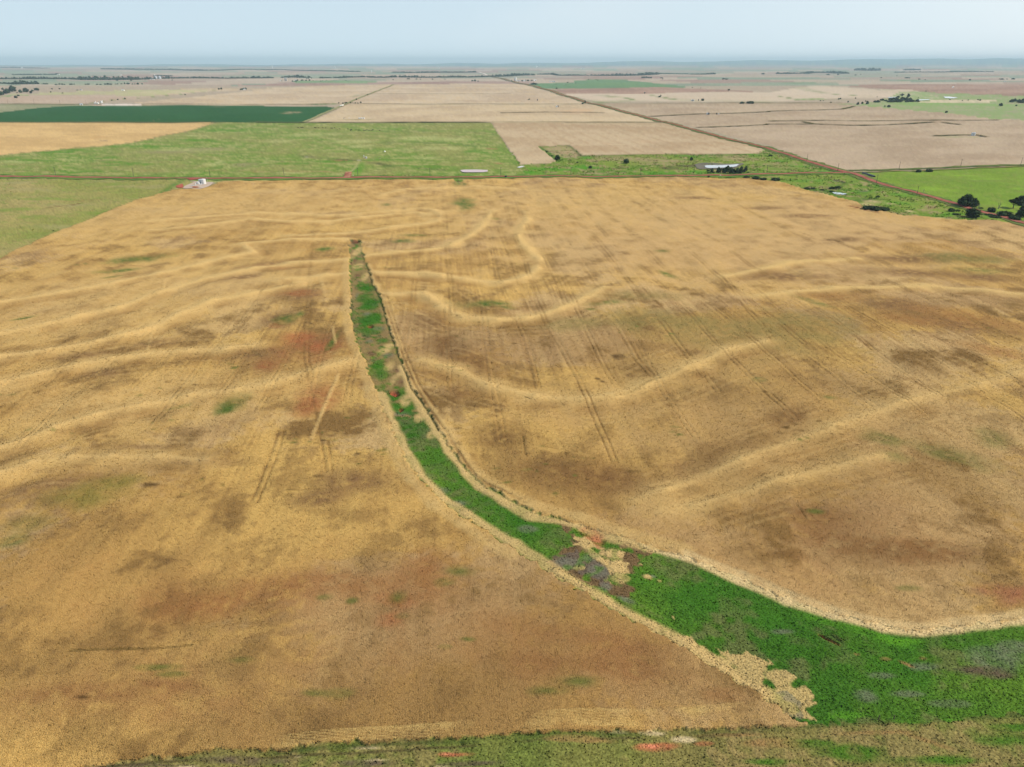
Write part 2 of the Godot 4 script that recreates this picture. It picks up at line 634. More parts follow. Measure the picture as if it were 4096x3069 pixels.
# style: main colour, second, third, share of second, share of third, grain, crop height
func base_colours() -> void:
	var st := {
		LAND: [lin(180, 160, 138, K * 0.85), lin(166, 152, 130, K * 0.85), lin(146, 150, 120, K * 0.85), 0.8, 0.4, 0.05, 0.0],
		WHEAT: [lin(214, 173, 102), lin(184, 144, 85), lin(142, 110, 66), 0.95, 0.5, 0.09, 0.55],
		STRIP: [lin(70, 112, 38), lin(100, 132, 46), lin(112, 104, 72), 1.0, 0.55, 0.20, 0.1],
		MARGIN: [lin(138, 128, 74), lin(112, 126, 58), lin(154, 130, 86), 0.9, 0.6, 0.2, 0.0],
		WEST: [lin(148, 146, 78), lin(168, 152, 96), lin(122, 140, 60), 0.95, 0.55, 0.14, 0.0],
		NORTH: [lin(120, 142, 62), lin(148, 146, 84), lin(172, 168, 106), 0.9, 0.6, 0.12, 0.0],
		MEADOW: [lin(104, 134, 46), lin(130, 146, 62), lin(160, 142, 100), 1.0, 0.85, 0.12, 0.0],
		BRIGHT: [lin(136, 164, 58, K * 0.86), lin(126, 154, 56, K * 0.86), lin(148, 154, 78, K * 0.86), 0.9, 0.5, 0.08, 0.0],
		DARKCROP: [lin(44, 86, 42), lin(40, 80, 40), lin(52, 92, 48), 0.7, 0.3, 0.03, 0.3],
		GOLD: [lin(220, 182, 124, K * 0.84), lin(198, 162, 108, K * 0.84), lin(204, 168, 116, K * 0.84), 0.8, 0.4, 0.05, 0.5],
		GREY: [lin(150, 148, 112, K * 0.8), lin(168, 160, 126, K * 0.8), lin(140, 142, 106, K * 0.8), 0.8, 0.5, 0.06, 0.0],
		RIPE_A: [lin(213, 188, 154, K * 0.8), lin(192, 166, 134, K * 0.8), lin(216, 190, 150, K * 0.8), 0.8, 0.5, 0.04, 0.5],
		RIPE_B: [lin(204, 178, 144, K * 0.8), lin(184, 156, 122, K * 0.8), lin(208, 184, 148, K * 0.8), 0.8, 0.5, 0.05, 0.5],
		RIPE_C: [lin(194, 170, 144, K * 0.8), lin(174, 150, 124, K * 0.8), lin(198, 176, 146, K * 0.8), 0.8, 0.5, 0.05, 0.5],
		RIPE_D: [lin(214, 190, 160, K * 0.8), lin(192, 166, 138, K * 0.8), lin(212, 184, 146, K * 0.8), 0.8, 0.6, 0.04, 0.5],
		RIPE_E: [lin(200, 174, 152, K * 0.8), lin(192, 164, 140, K * 0.8), lin(190, 166, 146, K * 0.8), 0.8, 0.4, 0.04, 0.5],
		RED_A: [lin(178, 148, 132, K * 0.8), lin(158, 126, 112, K * 0.8), lin(184, 156, 138, K * 0.8), 0.8, 0.5, 0.03, 0.3],
		GREEN_A: [lin(136, 160, 112, K * 0.8), lin(126, 150, 106, K * 0.8), lin(150, 160, 120, K * 0.8), 0.8, 0.5, 0.04, 0.0],
		RED_B: [lin(178, 144, 124, K * 0.8), lin(156, 124, 106, K * 0.8), lin(188, 156, 134, K * 0.8), 0.8, 0.5, 0.03, 0.3],
		GREEN_B: [lin(112, 142, 100, K * 0.8), lin(120, 148, 98, K * 0.8), lin(104, 134, 98, K * 0.8), 0.8, 0.5, 0.04, 0.0],
		PALE_A: [lin(214, 192, 168, K * 0.8), lin(206, 184, 158, K * 0.8), lin(216, 194, 166, K * 0.8), 0.8, 0.5, 0.03, 0.5],
	}
	var parcel := [lin(204, 182, 160, K * 0.74), lin(190, 166, 146, K * 0.74), lin(168, 164, 142, K * 0.74), lin(148, 158, 134, K * 0.74), lin(176, 144, 128, K * 0.74), lin(198, 176, 152, K * 0.74), lin(158, 166, 140, K * 0.74), lin(182, 162, 144, K * 0.74)]
	var hash := RandomNumberGenerator.new()
	var tone := {}
	for j in rows:
		var d := zd[j]
		var s := d + 55.0
		var fm := clampf(900.0 / d, 0.02, 1.0)
		var jit := clampf(0.10 + 0.02 * (d / 300.0), 0.0, 0.2)
		var dn := d if d < 900.0 else 900.0 + 900.0 * log(d / 900.0)
		var swell := 1.0 if d < 900.0 else clampf(1.0 + (d - 900.0) / 900.0, 1.0, 8.0)
		for i in cols:
			var k := j * cols + i
			var x := tt[i] * s
			var big := n_big.get_noise_2d(x * minf(1.0, fm), dn)
			var mid := n_mid.get_noise_2d(x * fm, dn)
			var fine := n_fine.get_noise_2d(x * fm, dn)
			na[k] = mid
			nb[k] = fine
			var id := reg[k]
			var a: Array = st[id]
			var c0: Color = a[0]
			if id == LAND and d > 4200.0:
				var e := x + d * 0.092
				var pe := floori(e / 805.0)
				var pd := floori((d - x * 0.09) / 805.0)
				var half := floori(e / 402.5) if (pe * 7 + pd * 13) % 3 == 0 else pe * 2
				var key := Vector2i(half, pd)
				if not tone.has(key):
					hash.seed = half * 7349 + pd * 9151
					hash.randi()
					tone[key] = parcel[hash.randi() % parcel.size()]
				c0 = tone[key]
			var c1: Color = a[1]
			var c2: Color = a[2]
			var w1: float = clampf(0.5 + big * 1.1 + mid * 0.5, 0.0, 1.0) * a[3]
			var w2: float = smoothstep(0.05, 0.55, mid * 0.8 + fine * 0.45 - big * 0.3) * a[4]
			if id == LAND and d > 2100.0:
				w1 *= 0.2
				w2 *= 0.25
			if id == WHEAT:
				var drill := n_fine.get_noise_2d((x + d * 0.092) * 2.2, d * 0.05) + 0.7 * n_mid.get_noise_2d((x + d * 0.092) * 3.0, d * 0.16 + 40.0)
				drill *= lerpf(0.3, 1.0, smoothstep(130.0, 330.0, d))
				w1 = clampf(w1 + drill * 0.42, 0.0, 1.0)
				var patch := smoothstep(0.0, 0.7, n_big.get_noise_2d(x * 2.2 + 300.0, d * 1.5) + mid * 0.3)
				w2 = clampf(w2 + patch * 0.6 + drill * 0.2, 0.0, 1.0) * lerpf(1.0, 0.5, smoothstep(350.0, 650.0, d))
			var g: float = 1.0 + a[5] * (n_grain.get_noise_2d(x, d) * 1.5 + fine * 0.6)
			if id == STRIP:
				w2 = clampf(w2 + smoothstep(190.0, 300.0, d) * 0.8 * smoothstep(-0.1, 0.35, n_mid.get_noise_2d(x * 3.0 + 17.0, d * 1.6)), 0.0, 0.9)
			if id == WHEAT:
				var ash := 0.75 * smoothstep(0.0, 0.45, n_big.get_noise_2d(x * 1.3 - 500.0, d * 1.3) + 0.25 * fine + 0.0009 * x)
				c0 = c0.lerp(lin(206, 172, 122), ash)
				c1 = c1.lerp(lin(180, 146, 104), ash)
			cr[k] = lerpf(lerpf(c0.r, c1.r, w1), c2.r, w2) * g
			cg[k] = lerpf(lerpf(c0.g, c1.g, w1), c2.g, w2) * g
			cb[k] = lerpf(lerpf(c0.b, c1.b, w1), c2.b, w2) * g
			var h: float = a[6] + big * 0.8 * swell + mid * 0.15
			if d < 1000.0:
				h += 0.8 * n_big.get_noise_2d(x * 3.1 + 70.0, d * 2.4)
			if d < 900.0:
				h += a[5] * 2.2 * jit * (n_grain.get_noise_2d(x * 1.7, d * 1.7 + 90.0) * 2.0 + fine)
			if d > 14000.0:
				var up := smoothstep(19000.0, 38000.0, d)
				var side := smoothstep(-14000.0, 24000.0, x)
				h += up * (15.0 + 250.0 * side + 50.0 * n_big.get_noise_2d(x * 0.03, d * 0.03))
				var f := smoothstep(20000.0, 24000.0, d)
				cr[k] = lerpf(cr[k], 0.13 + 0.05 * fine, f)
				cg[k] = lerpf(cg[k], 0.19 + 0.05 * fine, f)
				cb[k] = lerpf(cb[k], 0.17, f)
			hh[k] = h


func paint_wheat() -> void:
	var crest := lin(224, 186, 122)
	# broad tones: paler towards the road, browner nearby to paint in shade between stalks
	blob([-286.3,657.4,215.1,113.1,0.59, 107,680.7,245.1,145.6,0.00, -213.2,389.8,102.8,81.9,0.58, -141.2,250.8,60.1,25.0,0.00], lin(214, 176, 114), 0.75, WHEAT, 0.5)
	blob([126.1,560.1,153.7,118.7,0.00, 308.8,615,119.6,80.0,0.00, 155.5,473.4,125.8,74.8,0.00], lin(210, 172, 118), 0.6, WHEAT, 0.5)
	blob([-40.4,112.1,89.6,14.9,0.00, 20.9,125.5,32.3,17.5,0.00], lin(168, 131, 82), 0.6, WHEAT, 0.5)  # near stand: shade between the stalks put into a browner tone
	blob([84.4,304.5,55.6,40.4,0.00, 109.7,255,66.4,47.3,0.00, 115.2,204.8,51.1,27.1,0.00], lin(178, 143, 92), 0.5, WHEAT, 0.5)
	blob([44.1,160.1,33.5,13.2,-0.41, 76.7,144.8,33.5,8.4,-0.33], lin(190, 150, 98), 0.5, WHEAT, 0.5)
	blob([79.5,238.8,42.0,17.3,0.00, 26,246.7,32.3,16.2,0.00, 44.5,217.4,26.0,9.9,0.00], lin(196, 158, 104), 0.5, WHEAT, 0.5)
	blob([-105.3,130,19.8,9.1,0.00, -118.3,146.6,19.2,7.2,0.00], lin(196, 154, 92), 0.6, WHEAT, 0.5)
	# thin, eroded patches: brown earth and red clay between the stalks
	var brown := lin(140, 106, 70)
	var dark := lin(132, 98, 60)
	var red := lin(168, 108, 68)
	blob([-39.2,342.7,22.2,10.3,-0.91, -25.6,301.7,23.7,9.2,-1.08, -16.2,282.9,6.0,13.2,0.00, -2.6,222.5,10.7,9.3,-0.55, 23.1,196.1,22.4,9.4,-0.19, 32.7,189.3,11.6,5.8,0.00, -19.6,257.1,7.4,9.5,0.00, -34.4,316.4,6.6,9.8,0.00], dark, 0.7, WHEAT)
	blob([66.8,203.3,38.3,3.9,0.59, 103.3,236.9,15.5,5.2,0.54, 95.4,160.1,18.1,7.3,-0.17, 111.7,157,16.4,4.8,0.00, 88.9,173.2,14.2,5.5,-0.18, 71.1,207.9,13.6,6.7,0.57], dark, 0.7, WHEAT)
	blob([168,428,34.5,8.3,0.00, 256.9,438.6,35.2,10.6,-0.20, 290.4,426,20.0,8.2,0.00, 157,438.6,17.6,10.8,0.00, 225.9,342.7,33.0,14.5,-0.54, 210,372.9,20.4,11.4,0.00, 268.7,473.4,40.9,11.2,0.00, 248,528.2,13.9,6.0,0.00, 255.2,621,24.1,8.1,0.00, 231.5,659.6,21.3,9.1,0.00, 179.7,710.7,18.2,7.8,0.00], brown, 0.8, WHEAT)
	blob([237.2,349.8,25.0,13.6,-0.55, 205.9,349.8,19.5,9.6,-0.34, 183.9,389.8,18.5,10.6,0.00, 223.5,304.5,14.7,8.1,-0.68], lin(170, 122, 72), 0.6, WHEAT)
	blob([-157.6,458.9,26.8,9.3,0.49, -168.3,428,14.0,6.0,0.59, -123.2,389.8,15.9,12.3,0.00, -118.1,298.9,19.0,7.8,0.00, -108.5,285.5,8.1,8.2,0.00, -194.9,298.9,13.2,5.3,0.30, -170,313.4,12.0,6.9,0.31, -176.5,277.9,11.9,5.9,0.00, -127.9,215.1,11.3,1.6,0.00, -145.6,190.6,17.7,5.3,0.44, -106,204.8,15.5,3.0,0.00, -51.1,193.3,12.6,7.1,0.00, -58.8,182.8,8.5,5.0,0.00, -119.4,349.8,12.0,14.6,0.00, -91.1,313.4,13.2,18.1,0.00], brown, 0.75, WHEAT)
	blob([-86.8,304.5,7.3,20.7,0.00, -98.8,313.4,11.4,15.7,0.00, -76.5,254.1,8.5,11.9,0.00, -80,246.7,5.4,6.5,0.00, -124.7,395.2,10.7,7.2,0.00, -154.8,449.7,15.0,5.7,0.00, -107.5,285.5,6.1,6.2,0.00, -119.6,342.7,3.3,6.3,0.00], red, 0.65, WHEAT)
	blob([-105,323.9,8.2,7.4,0.59, -91.8,307.4,3.0,7.0,0.00], lin(178, 110, 70), 0.6, WHEAT)
	blob([-67.9,139.6,22.0,7.4,0.00, -48.5,145.7,14.3,4.7,0.00, -24,141.3,13.2,10.2,-0.14, -78.1,136.3,12.5,5.5,0.00, -22.5,148.4,7.3,7.4,0.00], lin(166, 116, 70), 0.6, WHEAT)
	blob([-27.8,136.6,5.8,2.1,-0.38, -28.8,130.7,4.4,3.1,0.00], lin(186, 112, 70), 0.6, WHEAT)
	blob([-90.8,109.6,14.7,2.2,0.00, -77.2,112.1,8.0,1.5,0.00, 19.7,124.1,15.0,3.9,-0.27, 26.9,115.9,13.1,3.8,-0.20, 44.6,109.6,6.9,2.4,0.00, 7.6,117.2,12.3,3.2,0.00], lin(150, 108, 68), 0.55, WHEAT)
	blob([126.6,139.2,8.7,2.2,0.40, 122.1,141.3,7.0,2.4,0.00], lin(174, 112, 80), 0.6, WHEAT)
	blob([326.3,664.2,11.2,6.9,-1.13, 74.7,156,7.5,2.4,0.00], dark, 0.6, WHEAT)
	blob([-53.9,139.6,49.8,20.2,-0.07, 102.7,162.1,36.2,16.8,0.00, 23.4,119.9,27.1,10.5,-0.26, -82.7,107.2,29.0,7.0,0.00], lin(166, 118, 74), 0.3, WHEAT, 0.6)
	blob([20.1,196.1,36.0,16.6,-0.19, -21.9,293.4,35.9,24.9,-0.96, 76.5,204.8,45.4,10.2,0.56], lin(140, 104, 66), 0.35, WHEAT, 0.6)
	# green weeds and late tillers
	var weed := lin(98, 112, 50)
	var olive := lin(146, 128, 76)
	blob([66.1,349.8,33.7,14.6,0.00, 113.1,329.1,46.1,26.3,-0.30, 152.6,342.7,28.4,21.1,0.00, 72.7,389.8,23.8,8.8,0.00, 34.2,342.7,28.4,9.8,0.00, -26.9,372.9,15.3,8.1,0.00], olive, 0.6, WHEAT)
	blob([130.4,220.8,6.7,4.8,-0.93, 172.6,222.5,6.2,8.4,-0.51, 148.7,209.4,12.7,5.6,-0.73, 129,207.9,6.3,4.9,0.00, 306.4,473.4,28.3,12.4,0.00, 298.4,444.1,17.8,8.9,0.00, 126.3,255,2.6,1.7,0.00, 104.1,272.1,2.7,2.4,0.00, 168.3,377,14.8,2.7,-1.00], lin(116, 118, 62), 0.6, WHEAT)
	blob([50,377,11.2,3.2,0.30, 42.5,366.5,3.5,2.4,0.00, 97.8,436.5,8.7,3.1,-0.95, 105.8,492.7,5.9,4.0,0.00, -11.6,372.9,10.2,5.7,0.00, -2.6,366.5,5.0,3.2,0.00, -82.8,523.7,9.0,7.4,0.00, -73.2,543.7,10.7,4.8,0.00, -133.8,499.4,6.6,5.5,0.00, -117,349.8,6.3,6.6,0.00, -111.8,357.2,2.9,6.0,0.00, -85.2,316.4,1.8,14.7,0.00, -109.3,250.8,5.5,7.5,0.00, -109.4,243.4,3.2,4.0,0.00, -130.3,246.7,5.6,1.1,0.51, -253.3,473.4,22.8,8.5,0.55, -254.1,444.1,13.2,4.0,0.43, -282.6,455.4,4.8,1.3,0.45, -248.4,430.1,5.7,1.9,0.42, -254.3,349.8,6.3,1.6,0.77, -117.2,673.5,5.2,7.1,0.00, -16,609,5.5,5.9,0.00, -46.6,687.9,10.6,19.6,0.00, -40.7,661.9,6.8,18.3,0.00], lin(92, 112, 50), 0.75, WHEAT)
	blob([-131,188,10.1,6.3,0.00, -138.9,184.1,8.5,6.1,0.00, -140.6,170.9,8.1,5.0,0.00, -129.7,180.3,5.6,3.9,0.00, -125,193.3,5.9,3.8,0.00], lin(140, 126, 62), 0.6, WHEAT)
	blob([-60.5,118.5,3.1,1.2,0.00, -47,139.6,1.9,1.0,0.00, -36.3,109.6,3.9,1.4,0.00, -28.2,137.9,2.5,2.7,0.00, -26.2,131.5,2.0,1.2,0.00, -17.2,143.9,3.1,1.8,0.00, -14,148.4,4.8,2.2,0.00, -41.7,109.6,2.9,1.0,0.00, -78.5,117.2,5.1,0.8,0.00, -74.6,115.2,3.0,0.8,0.00, 14.4,112.1,5.0,1.7,0.00, 8.3,109.6,3.9,1.2,0.00, -39.7,137.9,1.4,1.0,0.00, 4.4,160.1,2.6,1.6,0.00, -15.3,121.9,1.5,0.6,0.00, -10.2,124.1,1.7,0.6,0.00, 100.8,143,3.5,1.0,0.00, -139.1,162.1,3.9,2.9,0.00, 89.8,175.5,2.7,1.4,0.00], weed, 0.6, WHEAT)
	blob([242.6,523.7,6.6,1.5,-1.23, 239.3,528.2,9.6,1.3,-1.23, -113.2,190.1,2.9,1.3,0.00, -167.9,214.8,1.9,1.3,0.00, 229,546.9,7.2,1.1,-1.22, 48.3,298.9,2.5,2.2,0.00, 36,273.1,1.0,1.0,0.00, 37.7,270.7,0.8,0.9,0.00, 101.9,259.3,1.5,1.3,0.00, 84.6,188,1.7,1.1,0.00, -90.1,108.4,1.6,0.5,0.00, -24.3,298.9,1.7,1.7,0.00], lin(96, 72, 44), 0.75, WHEAT, 0.7)
	# terraces: low banks that the rows follow
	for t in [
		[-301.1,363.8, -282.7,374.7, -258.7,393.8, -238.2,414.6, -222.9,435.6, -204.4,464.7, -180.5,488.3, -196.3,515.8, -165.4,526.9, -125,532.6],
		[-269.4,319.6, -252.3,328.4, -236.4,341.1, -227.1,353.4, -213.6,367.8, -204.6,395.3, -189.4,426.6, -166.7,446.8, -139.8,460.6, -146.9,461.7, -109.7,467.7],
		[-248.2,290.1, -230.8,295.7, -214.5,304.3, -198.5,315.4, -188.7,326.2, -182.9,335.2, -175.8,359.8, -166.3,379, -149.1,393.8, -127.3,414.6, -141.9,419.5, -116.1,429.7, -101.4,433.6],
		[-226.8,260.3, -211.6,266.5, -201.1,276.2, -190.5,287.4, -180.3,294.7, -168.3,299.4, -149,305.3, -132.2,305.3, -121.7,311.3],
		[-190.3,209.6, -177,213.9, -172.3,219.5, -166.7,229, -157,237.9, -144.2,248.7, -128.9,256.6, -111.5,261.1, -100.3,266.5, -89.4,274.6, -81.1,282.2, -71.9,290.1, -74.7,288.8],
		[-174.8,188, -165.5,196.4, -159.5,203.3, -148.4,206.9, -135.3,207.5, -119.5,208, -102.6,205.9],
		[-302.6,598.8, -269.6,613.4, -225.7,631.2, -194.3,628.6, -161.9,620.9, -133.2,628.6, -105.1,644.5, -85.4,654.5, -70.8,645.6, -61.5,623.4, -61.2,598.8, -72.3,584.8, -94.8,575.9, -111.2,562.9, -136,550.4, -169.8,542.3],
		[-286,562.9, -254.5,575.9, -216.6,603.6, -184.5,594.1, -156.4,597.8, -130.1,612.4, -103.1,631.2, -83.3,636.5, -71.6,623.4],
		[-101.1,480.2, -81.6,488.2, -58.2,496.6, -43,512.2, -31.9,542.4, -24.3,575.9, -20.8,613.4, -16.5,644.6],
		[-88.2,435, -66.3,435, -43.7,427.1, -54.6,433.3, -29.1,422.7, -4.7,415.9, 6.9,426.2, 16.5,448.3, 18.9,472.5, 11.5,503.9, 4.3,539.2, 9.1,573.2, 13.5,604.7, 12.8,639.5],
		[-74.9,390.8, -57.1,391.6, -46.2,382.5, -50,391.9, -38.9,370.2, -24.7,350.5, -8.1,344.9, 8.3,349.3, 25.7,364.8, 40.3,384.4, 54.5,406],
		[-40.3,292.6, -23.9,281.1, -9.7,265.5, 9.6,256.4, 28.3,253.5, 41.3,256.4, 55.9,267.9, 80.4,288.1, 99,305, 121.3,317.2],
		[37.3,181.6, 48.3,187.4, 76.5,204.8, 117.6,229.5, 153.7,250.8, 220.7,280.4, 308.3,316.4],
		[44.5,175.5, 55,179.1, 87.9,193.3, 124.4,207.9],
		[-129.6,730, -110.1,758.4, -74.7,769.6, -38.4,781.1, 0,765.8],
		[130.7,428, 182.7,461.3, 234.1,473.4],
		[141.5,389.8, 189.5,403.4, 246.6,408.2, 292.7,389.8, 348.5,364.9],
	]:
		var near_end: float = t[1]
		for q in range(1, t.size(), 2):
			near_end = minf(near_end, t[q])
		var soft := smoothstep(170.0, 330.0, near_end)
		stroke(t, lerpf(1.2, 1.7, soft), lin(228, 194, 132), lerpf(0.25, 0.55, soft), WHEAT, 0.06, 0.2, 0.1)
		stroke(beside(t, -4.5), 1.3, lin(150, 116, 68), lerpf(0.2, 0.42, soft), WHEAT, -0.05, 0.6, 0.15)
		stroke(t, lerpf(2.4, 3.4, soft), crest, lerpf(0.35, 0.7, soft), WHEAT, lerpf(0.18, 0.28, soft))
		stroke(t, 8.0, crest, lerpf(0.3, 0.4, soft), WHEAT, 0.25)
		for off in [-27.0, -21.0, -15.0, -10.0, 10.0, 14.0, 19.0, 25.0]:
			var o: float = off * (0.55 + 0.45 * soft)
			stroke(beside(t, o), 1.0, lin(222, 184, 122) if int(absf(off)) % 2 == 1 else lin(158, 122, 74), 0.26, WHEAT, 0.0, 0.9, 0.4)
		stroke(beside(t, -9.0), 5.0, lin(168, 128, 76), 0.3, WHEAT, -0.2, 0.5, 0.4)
	# headland passes along the waterway
	for t in [[-94.3,455.4, -79.3,403.4, -67.5,368.9, -56.7,322.6, -46.9,288.1, -38.7,261.5, -30.2,242.7, -23.5,225.9, -16.6,209.4, -11.3,197.5, -3.7,188, 6.2,179.8, 19.7,173.6, 30.9,166.4, 47.4,157.6], [-112.4,473.4, -94.4,389.8, -80.8,329.1, -69.6,298.9, -58,263.8, -47,231.3, -39,209.4, -31.9,193.3, -23.1,179.8, -14.1,169.7, -0.7,156]]:
		stroke(t, 2.6, lin(216, 180, 118), 0.6, WHEAT, 0.15)
	for t in [[-88.3,438.6, -73.7,389.8, -61.4,342.7, -51.2,304.5, -42.1,273.1, -34.1,250.8, -25,229.5, -18.4,212.5, -12.1,197.5, -6.7,190.6, 2.1,183.3], [-83.5,428, -69.4,381.2, -57.8,335.8, -47.9,298.9, -38.6,268.3, -29.7,246.7]]:
		stroke(t, 0.7, lin(118, 84, 48), 0.6, WHEAT, -0.2, 0.6)
	# wheel tracks: pairs running north, thirty metres apart
	var trail := lin(124, 94, 54)
	for k in range(-27, 28):
		var x0 := 18.3 * k + 6.0
		for side in [-1.1, 1.1]:
			var line: Array = []
			var d := 205.0 + 60.0 * absf(sin(k * 1.7))
			while d < 850.0:
				line.append_array([x0 + side - (d - 500.0) * 0.092 + 2.2 * sin(d * 0.012 + k) + 1.2 * sin(d * 0.03 + k * 2), d])
				d += 14.0
			stroke(line, 0.4, trail, [0.62, 0.3, 0.12, 0.45][absi(k * 7) % 4] * (1.0 if k > -2 else 0.55), WHEAT, -0.15, 0.9, 0.1)
	# old diagonal tracks and pale drill misses
	for t in [[-79.5,182.8, -81.6,206.4, -84.4,226.6], [-77.5,181.9, -79.4,206.4, -82.5,227.8], [-139.1,328.4, -143,365.1, -145.6,400], [-136,328.4, -138.7,362.4], [-60.7,199.3, -67.5,220.7, -81.3,260.3, -87.1,276.2], [-58.6,199.3, -65.2,220.7], [-89,272.5, -87.7,278.6, -92,290.1, -104.2,335.1, -123.6,417, -154,550.4], [-86.8,272.5, -85.4,278.6, -89.9,290.1, -101.9,335.1, -120.8,417], [-45.8,313.5, -37.5,326.8, -29.5,334.2]]:
		stroke(t, 0.4, trail, 0.6, WHEAT, -0.15, 0.5, 0.1)
	for t in [[-71.4,221.8, -73,245.9, -74,277.9], [-168.8,305.3, -180.1,335.2], [-203.9,400, -212.4,423.1], [-72.5,240.2, -74.4,276.1], [-90.8,338.5, -83.2,312.7], [-119,429.7, -106.4,389]]:
		stroke(t, 0.8, crest, 0.6, WHEAT, 0.1, 0.3, 0.1)
	for t in [[-132.1,317.5, -124.7,311.3, -113.7,295.7], [21.5,274.4, 27.8,276.9], [41.2,255.7, 48.2,260.1, 56.1,268.7, 71.9,281.1], [4.1,222.5, 4.6,209.4], [85.7,179.1, 85.8,172], [-100.2,121.2, -87.7,122.4, -73.7,123.8]]:
		stroke(t, 0.4, lin(104, 86, 46), 0.65, WHEAT, -0.15, 0.4, 0.15)
	for t in [[39,740.2, 53.8,604.7, 64.9,523.5, 69.8,456.1, 72.3,399.6, 77.3,344.4, 79.8,301.1, 81.6,276], [124.1,503.9, 127,460.1, 129.5,415.9, 133.4,381.5, 135.8,346.8, 138.7,313.1], [113.4,740.2, 121.6,646.9, 130.5,579.3, 140.6,555.7, 147.3,523.5], [78.7,646.9, 89.6,573.2, 100.2,523.5, 109.4,476.8], [-27.7,750, -17,646.9, -8.5,550.1, -1,481.1, 4.8,412.5, 11,356.9], [1.8,740.2, 8.3,618.2, 15.7,533.9, 22.8,476.8, 28.8,399.6, 29.7,373], [-69.5,740.2, -52.6,561.4, -41.5,456.1, -31.2,354.3], [53.7,332.6, 56,297.3, 60,276], [132.3,426.2, 126.6,359.5, 125.8,319.4]]:
		for side in [-1.2, 1.2]:
			stroke(beside(t, side), 0.42, trail, 0.6, WHEAT, -0.15, 0.7, 0.1)
	for n in 260:
		var d := 190.0 * pow(4.2, rng.randf())
		var x := rng.randf_range(-0.66, 0.66) * (d + 55.0)
		if n_mid.get_noise_2d(x * 0.5 + 900.0, d * 0.5) < 0.05:
			continue
		for m in 4:
			var q := Vector2(x + rng.randfn() * 5.0, d + rng.randfn() * 4.0)
			blob([q.x, q.y, rng.randf_range(0.4, 1.8), rng.randf_range(0.3, 0.9), rng.randf_range(-0.3, 0.3)], lin(104, 112, 52) if n % 3 == 0 else lin(112, 86, 48), rng.randf_range(0.35, 0.8), WHEAT, 0.8)
	# short, sun-bleached rows by the edge of the field
	for k in 9:
		var y := 2862.0 + k * 11.0
		stroke(row_strip(k), 0.18, lin(220, 186, 118), 0.5, WHEAT, 0.06, 1.0, 0.3)
	stroke([-64.8,94.9, -57.3,96.2, -45.6,96.5, -36.9,97.7, -9.6,98.5, 36.7,101.1, 59.8,102], 0.5, lin(96, 78, 46), 0.7, WHEAT, -0.2, 0.3)


func beside(a: Array, off: float) -> Array:
	var p := points(a)
	var out: Array = []
	for q in p.size():
		var dir := (p[mini(q + 1, p.size() - 1)] - p[maxi(q - 1, 0)]).normalized()
		if dir.x < 0.0:
			dir = -dir
		out.append_array([p[q].x - dir.y * off, p[q].y + dir.x * off])
	return out


func row_strip(k: int) -> Array:
	var a: Array = []
	var d0 := 95.2 + k * 0.62
	for i in 24:
		var x := -62.0 + i * 4.2
		a.append_array([x + k * 1.7, d0 + (x + 52.0) * 0.085 + 0.25 * sin(x * 0.13 + k)])
	return a


